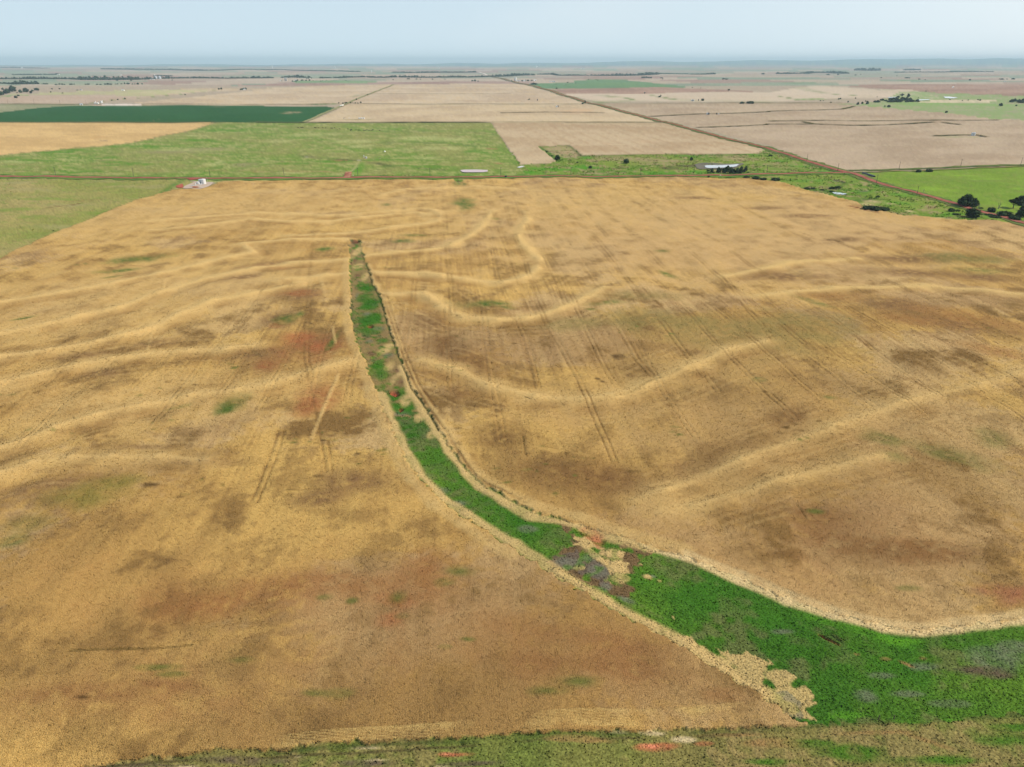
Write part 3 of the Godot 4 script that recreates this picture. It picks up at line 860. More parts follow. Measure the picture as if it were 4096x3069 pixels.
func paint_strip() -> void:
	var straw := lin(206, 174, 116)
	var green := lin(64, 114, 34)
	var mauve := lin(124, 122, 104)
	var clay := lin(184, 112, 78)
	fill_tint([-123.2,534.5, -115.8,534.5, -100.6,475.4, -87.3,429.7, -78.1,393.4, -75.2,384.7, -69.2,364.2, -64.1,343.7, -57.9,326.8, -52.2,299.7, -45.8,279.8, -39.8,263.2, -31.1,239.3, -46.4,239.3, -57.3,263.2, -68.9,303.9, -83.4,360.3, -92.1,393.4, -103.4,443.1], lin(150, 122, 80), 0.8, STRIP)
	blob([-101.7,451.5,3.0,5.7,0.00, -99.1,445.9,2.2,3.9,0.00, -107.3,475.4,2.4,4.4,0.00, -106.5,491.6,1.6,6.6,0.00, -112.1,505.2,1.7,7.0,0.00, -98.3,427.1,1.4,3.6,0.00, -88.3,404.9,4.8,5.6,0.00, -84.6,389,6.0,13.2,0.00, -80.1,372.1,5.7,12.2,0.00, -75.2,352.7,6.7,12.9,0.00, -69.9,333.4,6.9,8.4,0.00, -62.6,317.3,5.0,4.6,0.00, -60.4,307.5,2.7,2.9,0.00, -68.7,314.2,2.2,3.0,0.00, -58.8,288.8,3.6,5.3,0.00, -55.4,277.4,4.5,6.1,0.00, -53.9,265.5,2.4,4.6,0.00, -43.9,262.1,3.8,5.6,0.00, -46.5,248.2,3.2,4.1,0.00, -40.9,250.3,3.2,5.2,0.00], green, 0.7, STRIP)
	blob([-76.9,358.4,3.7,4.6,0.00, -75.3,374.2,3.2,4.1,0.00, -67.9,315.8,3.3,3.7,0.00, -42.9,242.2,3.5,2.4,0.00, -89.4,393.4,1.3,6.7,0.00], mauve, 0.6, STRIP)
	blob([-116.1,523.2,4.3,11.2,0.00, -105.6,463.2,1.9,11.9,0.00, -96.6,429.7,2.9,7.8,0.00, -49.2,282.4,2.5,7.6,0.00, -46,270.1,2.9,4.7,0.00, -64.6,301.1,3.2,3.4,0.00], lin(120, 88, 68), 0.65, STRIP)
	blob([-77.8,372.9,7.1,19.5,0.00, -72.4,349.8,5.8,17.5,0.00, -85.6,408.2,3.9,9.5,0.00], green, 0.8, STRIP)
	blob([-33.7,227.7,5.0,9.2,0.00, -22.2,201.8,16.1,7.5,-0.88, -7.8,180.3,15.2,5.6,-0.71, 9.8,166.4,14.0,6.1,-0.60, 35.7,148.4,9.7,5.5,0.00, 51.5,139.6,16.7,6.9,-0.60, 69.3,125.5,16.3,6.3,-0.52, 82.1,118.5,16.5,8.1,0.00, 100.8,124.1,14.9,3.4,0.00], green, 0.4, STRIP)
	blob([-58.4,282.9,3.2,6.1,0.00, -42.3,246.7,4.3,5.7,0.00], green, 0.6, STRIP)
	blob([81.4,128.4,13.0,1.9,-0.47, 73.9,134.6,12.9,1.2,-0.55, 56.4,109.6,3.9,1.4,0.00, 88.7,102.7,5.6,1.1,0.00, 68.8,104.4,5.7,1.1,0.00, 90.4,124.8,6.4,1.2,0.00], lin(92, 146, 42), 0.6, STRIP)
	blob([-66.4,335.8,4.2,3.4,0.00, -55.9,298.9,3.4,3.3,0.00, -16.3,181.6,3.4,2.0,0.00, -15.5,217.4,3.2,2.6,0.00, -21.8,188,2.9,2.6,0.00, 4.6,168.6,3.5,1.8,0.00, -0.8,180.3,2.8,1.5,0.00], mauve, 0.5, STRIP)
	blob([107.4,119.2,8.3,4.1,0.00, 114.8,122.6,5.3,2.2,0.00, 83.8,109.6,3.9,1.1,0.00, 74.7,109,2.5,1.9,0.00, 63.9,128.4,3.3,1.0,0.00, 80.3,114.6,3.4,1.0,0.00, 91.3,107.2,4.8,1.1,0.00, 91.8,117.2,4.1,1.3,0.00], mauve, 0.5, STRIP)
	fill_tint([15.1,172.8, 19.9,171.8, 27.7,167.7, 33.8,163.7, 37.8,158.1, 34.6,154.4, 32.8,150.1, 32.7,142.7, 28.1,138.8, 23.6,140.7, 19.6,143.5, 14.5,147.6, 8.9,153.1, 12.9,157.1, 17,159, 16.1,165.7], lin(122, 98, 68), 1.0, STRIP)
	fill_tint([16.7,170.2, 18.5,170.2, 19.5,166.7, 26.6,165.7, 26.6,161.3, 30,158.1, 30.5,151.8, 29.8,144.3, 27.4,143.5, 25.3,145.9, 25.3,150.5, 21.8,154.4, 18.8,159, 18,165.7], straw, 0.9, STRIP)
	fill_tint([19.3,169.6, 22.4,168.7, 26.1,166.9, 26.2,161.3, 23.9,159.5, 22.3,161.8, 20.5,165.2], clay, 0.6, STRIP)
	fill_tint([10.4,154.9, 14.5,156.2, 18.6,157.1, 21.5,154, 24.8,150.9, 25.4,147.6, 24.9,144.7, 22.8,143.5, 20.4,146.3, 16.3,150.1, 12.6,152.2], lin(112, 98, 84), 0.9, STRIP)
	blob([14.3,152.2,4.8,3.1,0.00, 22.6,148.8,3.4,3.2,-0.58, 21.5,154.4,2.6,1.8,0.00, 23.8,142.7,1.9,1.6,0.00, 28.5,138,2.8,1.3,-0.56, 36.4,147.1,1.6,0.8,0.00], mauve, 0.6, STRIP)
	blob([102.3,115.9,7.1,1.8,0.00, 105.5,114.6,5.1,1.3,0.00], lin(104, 84, 72), 0.7, STRIP)
	# straw washed along both edges
	var dull := lin(156, 128, 84)
	stroke([-120.3,525.2, -108,473.4, -94.7,408.2, -81.8,349.8, -72.8,316.4, -63,288.1, -53,259.3, -44.5,235], 1.5, dull, 0.6, STRIP, 0.1, 0.5, 0.6)
	stroke([-114.3,528.2, -105.3,488.7, -94,447.5, -84.4,411, -74.9,382.9, -66.1,348.4, -57.4,315.2, -49.2,287, -41.9,262.9], 1.3, dull, 0.6, STRIP, 0.1, 0.5, 0.6)
	stroke([-53,259.3, -44.5,235, -36,211, -29.6,196.7, -21,183.8, -13.7,176, 0.1,161.7, 12.2,148, 23,137.6, 32.8,129.6, 40.3,123.8, 47,116.9, 53.1,110.6, 57.3,106.6], 2.0, straw, 1.0, STRIP, 0.15, 0.2, 0.6)
	stroke([-49.2,287, -41.9,262.9, -34.2,245, -27,226.3, -21.8,212.9, -15.4,199.2, -10.2,190.6, -2.5,182.3, 5.8,175, 17.8,170, 29.2,163.4, 37.5,158.6], 1.8, straw, 1.0, STRIP, 0.15, 0.2, 0.6)
	stroke([37.7,159.6, 46.7,154.3, 59.4,146.6, 68.8,139.2, 78,133.5, 87.3,129.3, 95.8,127.8, 104.6,128.9, 114.3,130.4, 122.8,131.5, 161.9,139.9], 1.7, lin(222, 192, 140), 1.0, STRIP, 0.1, 0.1, 0.4)
	stroke([47.1,156, 59.9,148.4, 69.4,140.9, 78.7,135.1, 88,130.9, 96.6,129.3, 105.3,130.3, 115.1,131.8, 123.8,133.1], 1.5, lin(226, 194, 140), 0.85, WHEAT, -0.2, 0.2, 0.6)
	blob([-109.3,492.7,3.3,16.0,0.00, -100.4,455.4,3.6,11.6,0.00, -90.7,428,3.4,10.4,0.00, -59,304.5,3.4,4.0,0.00, -57.3,310.4,3.0,3.0,0.00, -53.2,288.1,2.9,6.3,0.00, -48.3,277.9,2.4,5.9,0.00, -41.6,255,2.6,6.0,0.00, -49.9,273.1,2.0,6.7,0.00, -29.2,224.2,2.3,5.5,0.00, -35.1,238.8,2.1,3.8,0.00], straw, 0.7, STRIP, 0.7)
	fill_tint([32.3,129.2, 40.5,126.7, 47.9,121.9, 56,121, 61,117.2, 61.8,113.3, 64,109.6, 60.8,104.4, 56.7,105.1, 52.4,109.6, 46.3,115.9, 39.6,122.6], straw, 0.85, STRIP)
	fill_tint([54.8,110.8, 59,111.4, 60.4,107.2, 59.5,103.6, 56.7,104.9], mauve, 0.6, STRIP)
	blob([20,159.5,2.7,1.6,-0.97, 22.9,154.4,5.1,1.1,-1.03, 27.7,156.2,2.6,2.3,0.00, 27.5,150.1,2.2,3.8,0.00, 27.7,145.9,2.2,1.6,0.00, 33.5,161.8,3.7,1.7,-0.48, 38,159,3.3,1.2,-0.48, 35.2,146.7,1.4,1.2,0.00, 38,145.5,0.7,0.6,0.00, 34.2,151.8,0.6,0.5,0.00, 38.9,132.5,0.3,0.5,0.00, 17.7,150.1,1.7,0.9,0.00, 13.9,146.7,4.6,1.3,-0.67], straw, 0.8, STRIP, 0.6, 0.2)
	blob([22.4,165.7,4.4,2.7,-0.83, 24,161.8,1.5,1.9,0.00], clay, 0.5, STRIP, 0.4, -0.2)
	blob([17.7,167.7,1.3,1.0,-1.17], lin(110, 140, 50), 0.7, STRIP, 0.4)
	# washed-out holes
	blob([-117.2,526.7,3.8,6.0,0.00], lin(104, 44, 36), 1.0, STRIP, 0.05, -1.4)
	blob([-71.5,338.5,2.0,2.2,-0.65], lin(150, 76, 58), 1.0, STRIP, 0.2, -1.3)
	blob([-47.8,260.6,3.1,2.0,-1.05, -42.9,245.8,0.9,1.6,0.00], lin(166, 84, 62), 1.0, STRIP, 0.2, -1.2)
	blob([73.6,125.2,3.0,0.6,-0.82], lin(196, 104, 72), 1.0, STRIP, 0.15, -1.1)
	blob([75.7,125.8,2.7,0.3,-1.00], lin(70, 70, 40), 0.6, STRIP, 0.2, 0.35)  # bank side away from the sun, its shade put into the colour
	blob([87.9,117.9,1.6,0.5,-0.61, 92.4,119.6,1.0,0.5,0.00, 83.7,119.3,1.3,0.5,0.00, 77.8,120.6,1.0,0.5,0.00], lin(152, 118, 76), 0.7, STRIP)
	stroke([-105.4,492.7, -93.3,449.7, -83.7,413, -74.3,385.5, -65.2,349.8, -56.5,316.4, -48.1,288.1, -40.9,263.8, -33.3,246.7, -26.2,227.7], 0.7, lin(46, 60, 28), 0.7, STRIP, -0.15, 0.2)  # shadow of the wheat edge, painted as a dark line
	# the rough verge below
	blob([-11.7,95.3,4.5,0.6,0.00, 27.7,97.5,4.7,0.9,0.11, 38.3,98.4,2.0,0.6,0.00], clay, 0.95, MARGIN, 0.6)
	blob([-13,95.5,1.8,0.5,0.00, 26.8,97.7,2.2,0.5,0.00], lin(222, 138, 104), 0.8, MARGIN, 0.5)
	blob([-71.1,93.1,11.5,0.6,0.00, -48.5,94.3,11.6,0.9,0.00, -27.1,93.8,8.9,1.0,0.00, -9.3,93.3,8.0,0.6,0.00], lin(104, 88, 74), 0.75, MARGIN, 0.6)
	blob([-62.1,92.8,2.6,0.5,0.00, -41.7,95.3,2.0,0.5,0.00, -25.4,94.5,3.6,0.5,0.00, -13.7,92.8,1.8,0.5,0.00, 20.8,100.3,2.8,0.5,0.00, 34.5,99.4,2.4,0.6,0.00, 27.3,100.7,2.8,0.5,0.00, -27.7,97.1,5.4,0.5,0.00], lin(208, 186, 142), 0.8, MARGIN, 0.9)
	blob([67.1,96.3,8.1,2.0,0.00, 95.5,98.4,8.2,2.1,0.00, 84,94.3,14.2,1.4,0.00, 58.9,98.4,5.5,1.0,0.00, 101.2,101.6,5.6,0.9,0.00, 48.4,94.3,7.1,1.2,0.00], lin(76, 116, 36), 0.75, MARGIN, 0.6)
	blob([73.5,100.3,11.1,0.9,0.00, 81.8,98.4,7.3,1.0,-0.40, 50.7,98.4,6.4,1.3,0.00, 43.9,100.3,7.4,0.5,0.00, 13.2,98.4,8.2,0.8,0.00], lin(160, 126, 80), 0.7, MARGIN, 0.6)
	stroke([-64.7,94.7, -45.6,96.3, -27.8,97.7, -9.6,98.2, 36.6,100.8, 59.8,101.8], 0.6, lin(50, 72, 34), 0.6, MARGIN, 0.05, 0.6)
	stroke([60,102.5, 82.3,102.9, 105.2,104.7], 0.7, lin(40, 84, 34), 0.6, MARGIN, 0.1, 0.2)
	for k in 6:
		stroke([-96.3,91.2, -62.8,94.3, -9.6,97.1, 45.8,100.5], 0.3, lin(90, 80, 52), 0.3, MARGIN, 0.0, 0.8)


func paint_pastures() -> void:
	var lush := lin(90, 136, 36)
	var pale := lin(184, 182, 118)
	var tan := lin(160, 144, 98)
	blob([-652,995.9,40.7,29.5,0.00, -684.9,1119.4,59.4,33.7,0.00, -526.3,896,42.5,16.1,0.00, -507.2,971.9,76.2,15.4,-0.36, -560.6,1034.1,19.5,18.5,0.00, -510.8,949,29.9,11.2,0.00, -563.8,1479.9,45.7,31.4,0.00, -538.3,1275.7,47.5,27.6,0.00, -593.5,1184.1,51.6,23.9,0.00, -370.4,881.1,8.4,9.7,0.00, -699.7,1021.1,19.2,25.7,0.00], lush, 0.7, NORTH)
	blob([-607.9,1014.7,25.5,11.4,0.00, -390.3,966.1,13.7,23.2,0.00, -393.9,995.9,6.3,14.7,0.00, -572.2,1359.3,25.3,17.8,0.00, -660,983.8,30.9,12.0,0.00, -490.2,1134.9,70.9,25.2,0.00], pale, 0.6, NORTH)
	blob([-503.5,1104.2,62.1,26.9,0.00, -469.9,1150.9,50.3,25.9,0.00, -350.3,960.4,21.2,29.8,0.00, -558.2,995.9,9.4,7.4,0.00], lin(150, 140, 96), 0.7, NORTH)
	blob([-365.5,1381.9,55.6,32.1,0.00, -265.2,1256.3,39.0,38.2,0.00, -165.1,1316.2,49.0,41.8,0.00, -102.3,1295.6,40.2,32.4,0.00, -109.3,1150.9,46.7,29.1,0.00, -169.8,1134.9,15.9,18.9,0.00, -118.2,1034.1,22.7,13.2,0.00, -241.4,1184.1,22.1,27.3,0.00, -392.1,1256.3,27.3,26.8,0.00, -195.3,876.3,25.0,11.6,0.00, -267.4,886,19.6,9.8,0.00], pale, 0.62, NORTH)
	blob([-48.3,995.9,21.9,14.7,0.00, -175.5,1008.4,38.0,20.1,0.00, -135.8,949,44.8,15.7,0.00, -193,906.1,3.4,37.0,0.00, -84.1,937.9,38.4,11.0,0.00, -53.3,1104.2,24.2,23.9,0.00, -291.8,971.9,39.8,11.7,0.00, -236.1,995.9,31.3,14.7,0.00, -97.8,871.5,41.4,7.6,0.00], lush, 0.65, NORTH)
	blob([-183.7,1381.9,110.8,1.0,1.58, -203.7,1237.5,15.4,37.1,0.00, -136.4,1237.5,38.5,18.6,0.00, -76.5,1201.4,37.4,14.0,0.00], lin(112, 122, 66), 0.5, NORTH)
	blob([-34,1154.1,12.6,14.6,0.00, -16.7,977.8,9.2,8.3,0.00, -105.7,1150.9,5.4,6.5,0.00], lin(166, 120, 84), 0.6, NORTH)
	var bank_shade := lin(50, 44, 34)  # shade of the gully banks, painted on as dark strokes
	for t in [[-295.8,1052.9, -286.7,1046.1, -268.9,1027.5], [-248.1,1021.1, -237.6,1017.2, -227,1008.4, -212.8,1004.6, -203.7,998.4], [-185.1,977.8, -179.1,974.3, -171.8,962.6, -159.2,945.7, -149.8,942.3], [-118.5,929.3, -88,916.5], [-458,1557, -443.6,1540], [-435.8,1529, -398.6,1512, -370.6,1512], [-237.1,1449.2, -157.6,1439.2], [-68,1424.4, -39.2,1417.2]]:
		stroke(t, 2.6, bank_shade, 0.8, NORTH, -0.3, 0.35)
	blob([-234.8,1004.6,9.5,6.2,0.00, -224.9,1002.1,2.5,3.7,0.00], lin(178, 102, 84), 0.8, NORTH, 0.3)
	blob([-207.8,999.6,3.8,3.7,0.00, -289.2,1043.4,3.3,4.0,0.00], lin(210, 196, 180), 0.8, NORTH, 0.3)
	blob([-203.7,1023.6,4.8,6.5,0.00, -182.6,1022.4,3.5,5.2,0.00], lin(170, 82, 66), 0.9, NORTH, 0.2)
	blob([-609.9,942.3,5.9,4.4,0.00, -379.5,890,4.2,5.0,0.00], lin(170, 140, 96), 0.7, NORTH)
	for t in [[-626.8,898, -600.3,901, -564.3,898], [-454.2,902, -436.1,900], [-378.8,906.1, -313.7,899, -270.8,898, -227.8,896, -202,888]]:
		stroke(t, 2.2, lin(172, 120, 90), 0.6, NORTH, 0.0, 0.4)
	stroke([-197.7,884.1, -197.3,906.1, -199.4,937.9, -203.5,977.8], 2.0, lin(176, 168, 112), 0.7, NORTH)
	stroke([-181.9,857.4, -190.1,906.1, -197,971.9], 5.0, lin(96, 146, 36), 0.6, NORTH)
	# lower west pasture
	blob([-498.7,758.4,36.3,10.3,0.00, -400.5,781.1,37.3,10.9,0.00, -413.7,672.8,32.5,10.6,0.00, -546.5,805.1,20.5,9.9,0.00, -459.2,821.8,26.1,6.8,0.00, -370.6,580.3,28.4,9.0,0.00], lin(164, 154, 104), 0.55, WEST)
	blob([-453.7,703.5,38.4,9.0,0.00, -363.6,639.1,24.8,9.6,0.00, -448,650,21.0,8.8,0.00, -433.5,796.9,20.3,6.5,0.00, -412.8,618.4,20.1,5.0,0.00, -373.6,805.1,19.8,0.4,1.62], lin(118, 144, 56), 0.6, WEST)
	stroke([-425.7,656.7, -419,667, -412.7,678.8, -411,683.6], 1.5, lin(110, 70, 44), 0.7, WEST, -0.3, 0.2)
	stroke([-430.2,694.1, -417,698.4, -402.9,703.5], 1.4, lin(140, 96, 60), 0.5, WEST, 0.0, 0.3)
	stroke([-354.1,715.2, -357.4,740.4, -366.6,788.9, -375.1,839.3], 5.0, lin(92, 128, 48), 0.7, WEST, 0.0, 0.3)
	stroke([-346.4,526.9, -353.9,575.9, -363.6,639.1, -357.1,721.9], 2.6, lin(92, 118, 52), 0.6, WEST, 0.0, 0.3)
	# rough meadow beyond the road and by the creek
	blob([152.2,1021.1,52.9,28.3,0.00, 203.4,995.9,46.9,22.1,0.00, 98.1,886,19.6,9.8,0.00, 318.5,1014.7,31.8,25.4,0.00, 190,966.1,30.4,11.6,0.00, 308.1,1034.1,25.9,13.2,0.00], lin(164, 146, 104), 0.8, MEADOW)
	fill_tint([44.5,1163.9, 90.4,1184.1, 100.3,1058.3, 91.3,1040.7, 71.8,1040.7, 65.6,1061.1, 51.8,1104.2], lin(176, 152, 116), 0.95)
	stroke([42.2,1167.2, 51.4,1096.8, 62.4,993.5], 5.0, lin(84, 112, 44), 0.9, MEADOW)
	stroke([43.8,1170.6, 90.8,1189.2, 100.9,1055.6, 166.2,1061.1, 302.1,1072.3, 374.5,1083.7], 5.0, lin(92, 100, 52), 0.8, MEADOW, 0.0, 0.4)
	blob([223,943.5,22.3,15.5,0.00, 197.4,927.1,14.6,17.2,0.00, 209.7,916.5,11.6,8.4,0.00, 141.2,943.5,8.9,8.9,0.00, 240.5,954.7,13.5,11.3,0.00], lin(96, 86, 60), 0.7, MEADOW)
	blob([43.4,916.5,34.7,16.8,0.00, 88.7,937.9,29.6,15.3,0.00, 175.1,886,28.0,13.8,0.00, 219.4,896,17.0,12.1,0.00, 244.4,1054.2,16.5,8.2,0.00, 351.1,1068.1,15.0,8.4,0.00, 28,886,22.4,11.8,0.00, 105.4,1034.1,9.7,10.5,0.00], lin(82, 146, 34), 0.75, MEADOW)
	blob([352.6,949,29.9,33.6,0.00, 389.9,949,14.9,22.4,0.00], lin(146, 138, 88), 0.55, MEADOW)
	blob([375,949,23.9,15.7,0.00, 361.2,995.9,18.8,14.7,0.00, 387.6,906.1,8.6,8.2,0.00], lin(96, 146, 44), 0.6, MEADOW)
	blob([407,796.9,20.3,19.4,0.00, 367.1,751.1,19.2,14.4,0.00, 398.4,730,23.4,16.4,0.00, 361.5,678.8,17.5,12.0,0.00, 327.5,821.8,33.9,13.7,0.00, 387.7,628.6,12.2,10.4,0.00, 412,618.4,8.0,8.1,0.00], lin(88, 146, 36), 0.6, MEADOW)
	blob([341.5,773.4,8.6,9.2,0.00, 315.6,773.4,7.4,5.3,0.00, 366.7,821.8,6.5,13.7,0.00, 365.2,754.7,7.2,5.8,0.00], lin(116, 104, 90), 0.75, MEADOW)
	blob([345.3,691,10.0,12.4,0.00, 333.9,675.8,6.5,8.3,0.00, 355.7,675.8,5.4,4.7,0.00, 358.2,644.5,5.2,3.8,0.00, 369.1,613.4,15.9,2.5,0.00, 338,610.9,11.9,2.0,0.00], lin(202, 180, 132), 0.75, MEADOW, 0.6)
	blob([387,661.3,8.5,6.8,0.00], lin(146, 122, 86), 0.6, MEADOW)
	blob([327.8,723.2,10.4,5.4,0.00, 332.5,697.2,10.1,8.8,0.00, 351.1,703.5,18.1,9.0,0.00, 330.8,747.5,13.1,11.5,0.00], lin(60, 92, 34), 0.6, MEADOW)
	stroke([324.2,754.7, 352.1,781.1, 367.3,805.1, 370.3,830.5], 1.4, lin(40, 52, 28), 0.6, MEADOW, -0.4)
	blob([314.5,661.3,7.6,2.5,-1.11], lin(120, 66, 44), 0.6, WHEAT)
	stroke([313.2,668.2, 316.1,660.1, 319.1,645.6, 325,633.8], 1.6, lin(120, 60, 42), 0.7, -1, -0.3)
	# bright field
	blob([536.4,821.8,39.2,10.3,0.00, 493.8,839.3,26.6,12.4,0.00, 604.3,876.3,22.2,9.6,0.00, 466.6,813.4,25.9,6.7,0.00], lin(124, 140, 62), 0.6, BRIGHT)
	blob([544.3,834.8,29.1,5.3,0.00, 441,765.8,31.8,10.5,0.00, 536.4,866.7,27.4,7.6,0.00, 535.1,769.6,9.8,5.3,0.00], lin(142, 176, 58), 0.6, BRIGHT)
	blob([524.4,747.5,7.2,6.4,0.00], lin(116, 104, 76), 0.7, BRIGHT)
	blob([448.9,661.3,21.3,5.7,0.00, 443.7,628.6,16.3,10.4,0.00, 428,644.5,9.4,5.4,0.00], lin(132, 138, 74), 0.7, BRIGHT)
	stroke([431.3,721.9, 454.9,726.6, 497.1,738.3, 527.9,747.5], 1.2, lin(150, 176, 70), 0.6, BRIGHT)
	# notch at the north edge
	blob([-60,805.1,6.4,18.1,0.00, -51.8,796.9,3.0,8.1,0.00], lin(92, 104, 52), 0.8, WHEAT, 0.4)


func paint_far() -> void:
	var weed := lin(110, 124, 72)
	for t in [[260.2,2443, 447.4,2450, 828.1,2464, 943.2,2471, 1065,2457], [-521.7,2415, -298.2,2422, 0.1,2422, 235.3,2415], [-1638,2436, -1366.9,2415], [-809.9,2408, -573.7,2402], [-2052,3066, -1846,3110, -1453,3066], [-565.4,1665, -47.7,1661], [0,1668, 330.9,1668], [-1130.9,1665, -652.2,1658]]:
		stroke(t, 10.0, lin(104, 104, 62), 0.8, -1, 0.0, 0.2)
	for t in [[278.8,2621, 329.7,2582, 387,2653, 432.5,2686, 425.8,2864, 386.2,2962, 343.9,3110], [559.1,3155, 564.6,2932, 578.2,2720, 612,2686, 824.2,2582, 879.8,2621], [1499.3,3992, 1407.7,3598, 1337.3,3262, 1377.9,2962], [1034.2,2942, 1025,2746, 1153,2703], [1759,3674, 1816,3483, 2052,3066]]:
		stroke(t, 12.0, weed, 0.85, -1, 0.0, 0.3)
	blob([292.3,2529,34.6,66.8,0.00, 578.2,2720,16.5,51.3,0.00, 433.6,2746,16.7,34.9,0.00, 382.9,3045,9.2,32.0,0.00], weed, 0.8)
	blob([173.9,2032,52.8,96.8,0.00, 95.9,2245,44.5,20.6,0.00, 193.1,2107,38.6,51.9,0.00], lin(196, 160, 124), 0.5)
	blob([96.1,2251,44.6,17.7,0.00], lin(122, 124, 76), 0.85)
	blob([223.9,1529,37.7,16.7,0.00, 279,1507,37.2,16.3,0.00, 167.1,1548,14.3,11.4,0.00], lin(164, 136, 108), 0.6)
	blob([229.7,1252.5,21.4,22.8,0.00, 156.6,1228.2,7.6,14.6,0.00], lin(184, 152, 118), 0.5)
	for t in [[0,1454.2, 90.5,1464.4, 162.7,1507, 213.7,1540], [82.4,1623, 89.1,1479.9, 96,1479.9], [0,1623, 49,1592]]:
		stroke(t, 2.0, lin(160, 132, 104), 0.6, RIPE_B, 0.0, 0.3)
	for k in 22:
		var x := 10.0 + k * 27.0
		stroke([x + 60, 1000, x - 20, 1640], 1.5, lin(160, 130, 98), 0.6, RIPE_B, 0.0, 0.7)
		stroke([x + 62.5, 1000, x - 17.5, 1640], 1.5, lin(160, 130, 98), 0.6, RIPE_B, 0.0, 0.7)
	blob([792,1341.8,54.1,15.2,0.00], lin(150, 148, 104), 0.8)
	blob([948.3,1681,15.5,20.1,0.00, 731.2,1984,21.2,55.5,0.00, 1043.8,1984,12.1,64.7,0.00, 896.8,1834,14.1,55.5,0.00], lin(156, 130, 104), 0.45)
	blob([-325.1,2008,153.5,18.9,0.00, -125.5,2008,122.8,14.2,0.00, -586.1,2008,36.8,47.3,0.00], lin(190, 160, 128), 0.5)
	blob([-362.8,1766,46.1,22.1,0.00], lin(126, 118, 70), 0.9)
	blob([-595.2,2415,55.2,47.5,0.00, -618.4,3003,31.9,83.1,0.00, -1253.9,3921,14.2,87.8,0.00, -569.7,3429,25.9,33.7,0.00], weed, 0.75)
	blob([-508.2,3921,71.0,52.7,0.00, -63,3835,46.3,50.4,0.00, -135.4,3921,35.5,35.1,0.00, -150,2678,48.8,12.4,0.00, -1110.5,3569,32.4,21.9,0.00], lin(140, 122, 104), 0.7)
	# grassy ground round the far pond, right
	fill_tint([1049.7,2336, 1177.7,2507, 1262.1,2621, 1420.7,2883, 1736,3429, 1851,3299, 1997,2982, 2112,2836, 1182.1,1563, 1187.7,1751, 1131.8,1796, 1125.8,1984, 1085.5,2149], lin(132, 150, 92), 0.9)
	blob([1356.7,2471,150.4,99.3,0.00, 1503,2402,109.7,93.9,0.00, 1247.8,2369,54.1,65.3,0.00], lin(124, 152, 80), 0.7)
	fill_tint([1397.5,2621, 1509,2678, 1770,2637, 1729,2574, 1357.2,2544], lin(206, 184, 156), 0.9)
	blob([1069.2,2720,74.3,59.9,0.00, 1060,2402,29.3,40.2,0.00, 972.5,2199,13.4,33.9,0.00], lin(120, 142, 80), 0.8)
	blob([1905,5048,227.9,173.6,0.00, 2926,5628,110.0,215.3,0.00, 5277,8173,171.4,376.2,0.00, 2598,4991,67.6,56.6,0.00], lin(112, 134, 96), 0.8)
	blob([2318,4144,37.5,29.4,0.00], lin(220, 206, 196), 0.6)
	# pale ground of the pumping site, left
	fill_tint([-1315.1,2416, -1330.7,2481, -1191.9,2479, -1165,2383, -1200,2381, -1296.9,2407], lin(232, 214, 202), 0.95)
	blob([-1238.7,2292,16.2,16.2,0.00, -1187.7,2486,13.8,9.5,0.00], lin(160, 150, 140), 0.8)
	for t in [[-1359.5,2402, -1395,2720, -1385.9,2932, -1375.8,3225, -1414.9,3721, -1262.4,3785], [-1638,2436, -1478,2429, -1359.5,2402], [-1376.2,2864, -1277.8,2790, -1399.8,2962]]:
		stroke(t, 6.0, lin(126, 128, 78), 0.85)
	blob([-819.7,1740,59.9,2.2,1.73], lin(170, 130, 104), 0.9, DARKCROP, 0.3)
	blob([-873,2275,31.2,18.1,0.00, -692.6,1260.1,7.8,17.3,0.00], lin(150, 126, 96), 0.7)
	blob([-990.9,1501,11.6,5.4,0.00, -730.3,1316.2,12.2,29.3,0.00], lin(190, 150, 96), 0.6, GOLD)
	stroke([-732.2,1058.3, -701.5,1117.8, -651.7,1179, -628.7,1237.5, -623.6,1431.8, -648.2,1652], 2.5, lin(150, 138, 92), 0.8)
	fill_tint([-2067,3088, -2098,3202, -2055,3299, -1974,3456, -1874,3628, -1439,3785, -1433.4,3034, -1846,3110], lin(172, 168, 118), 0.8)
	fill_tint([-2107,2883, -1901,2836, -1938,2982, -1936,3066, -2039,3110, -2031,3034], lin(126, 142, 92), 0.8)
	fill_tint([-2983,4105, -3014,4528, -2218,4306, -2241,4774, -2483,4827, -3263,4907, -3558,4907], lin(154, 152, 126), 0.7)


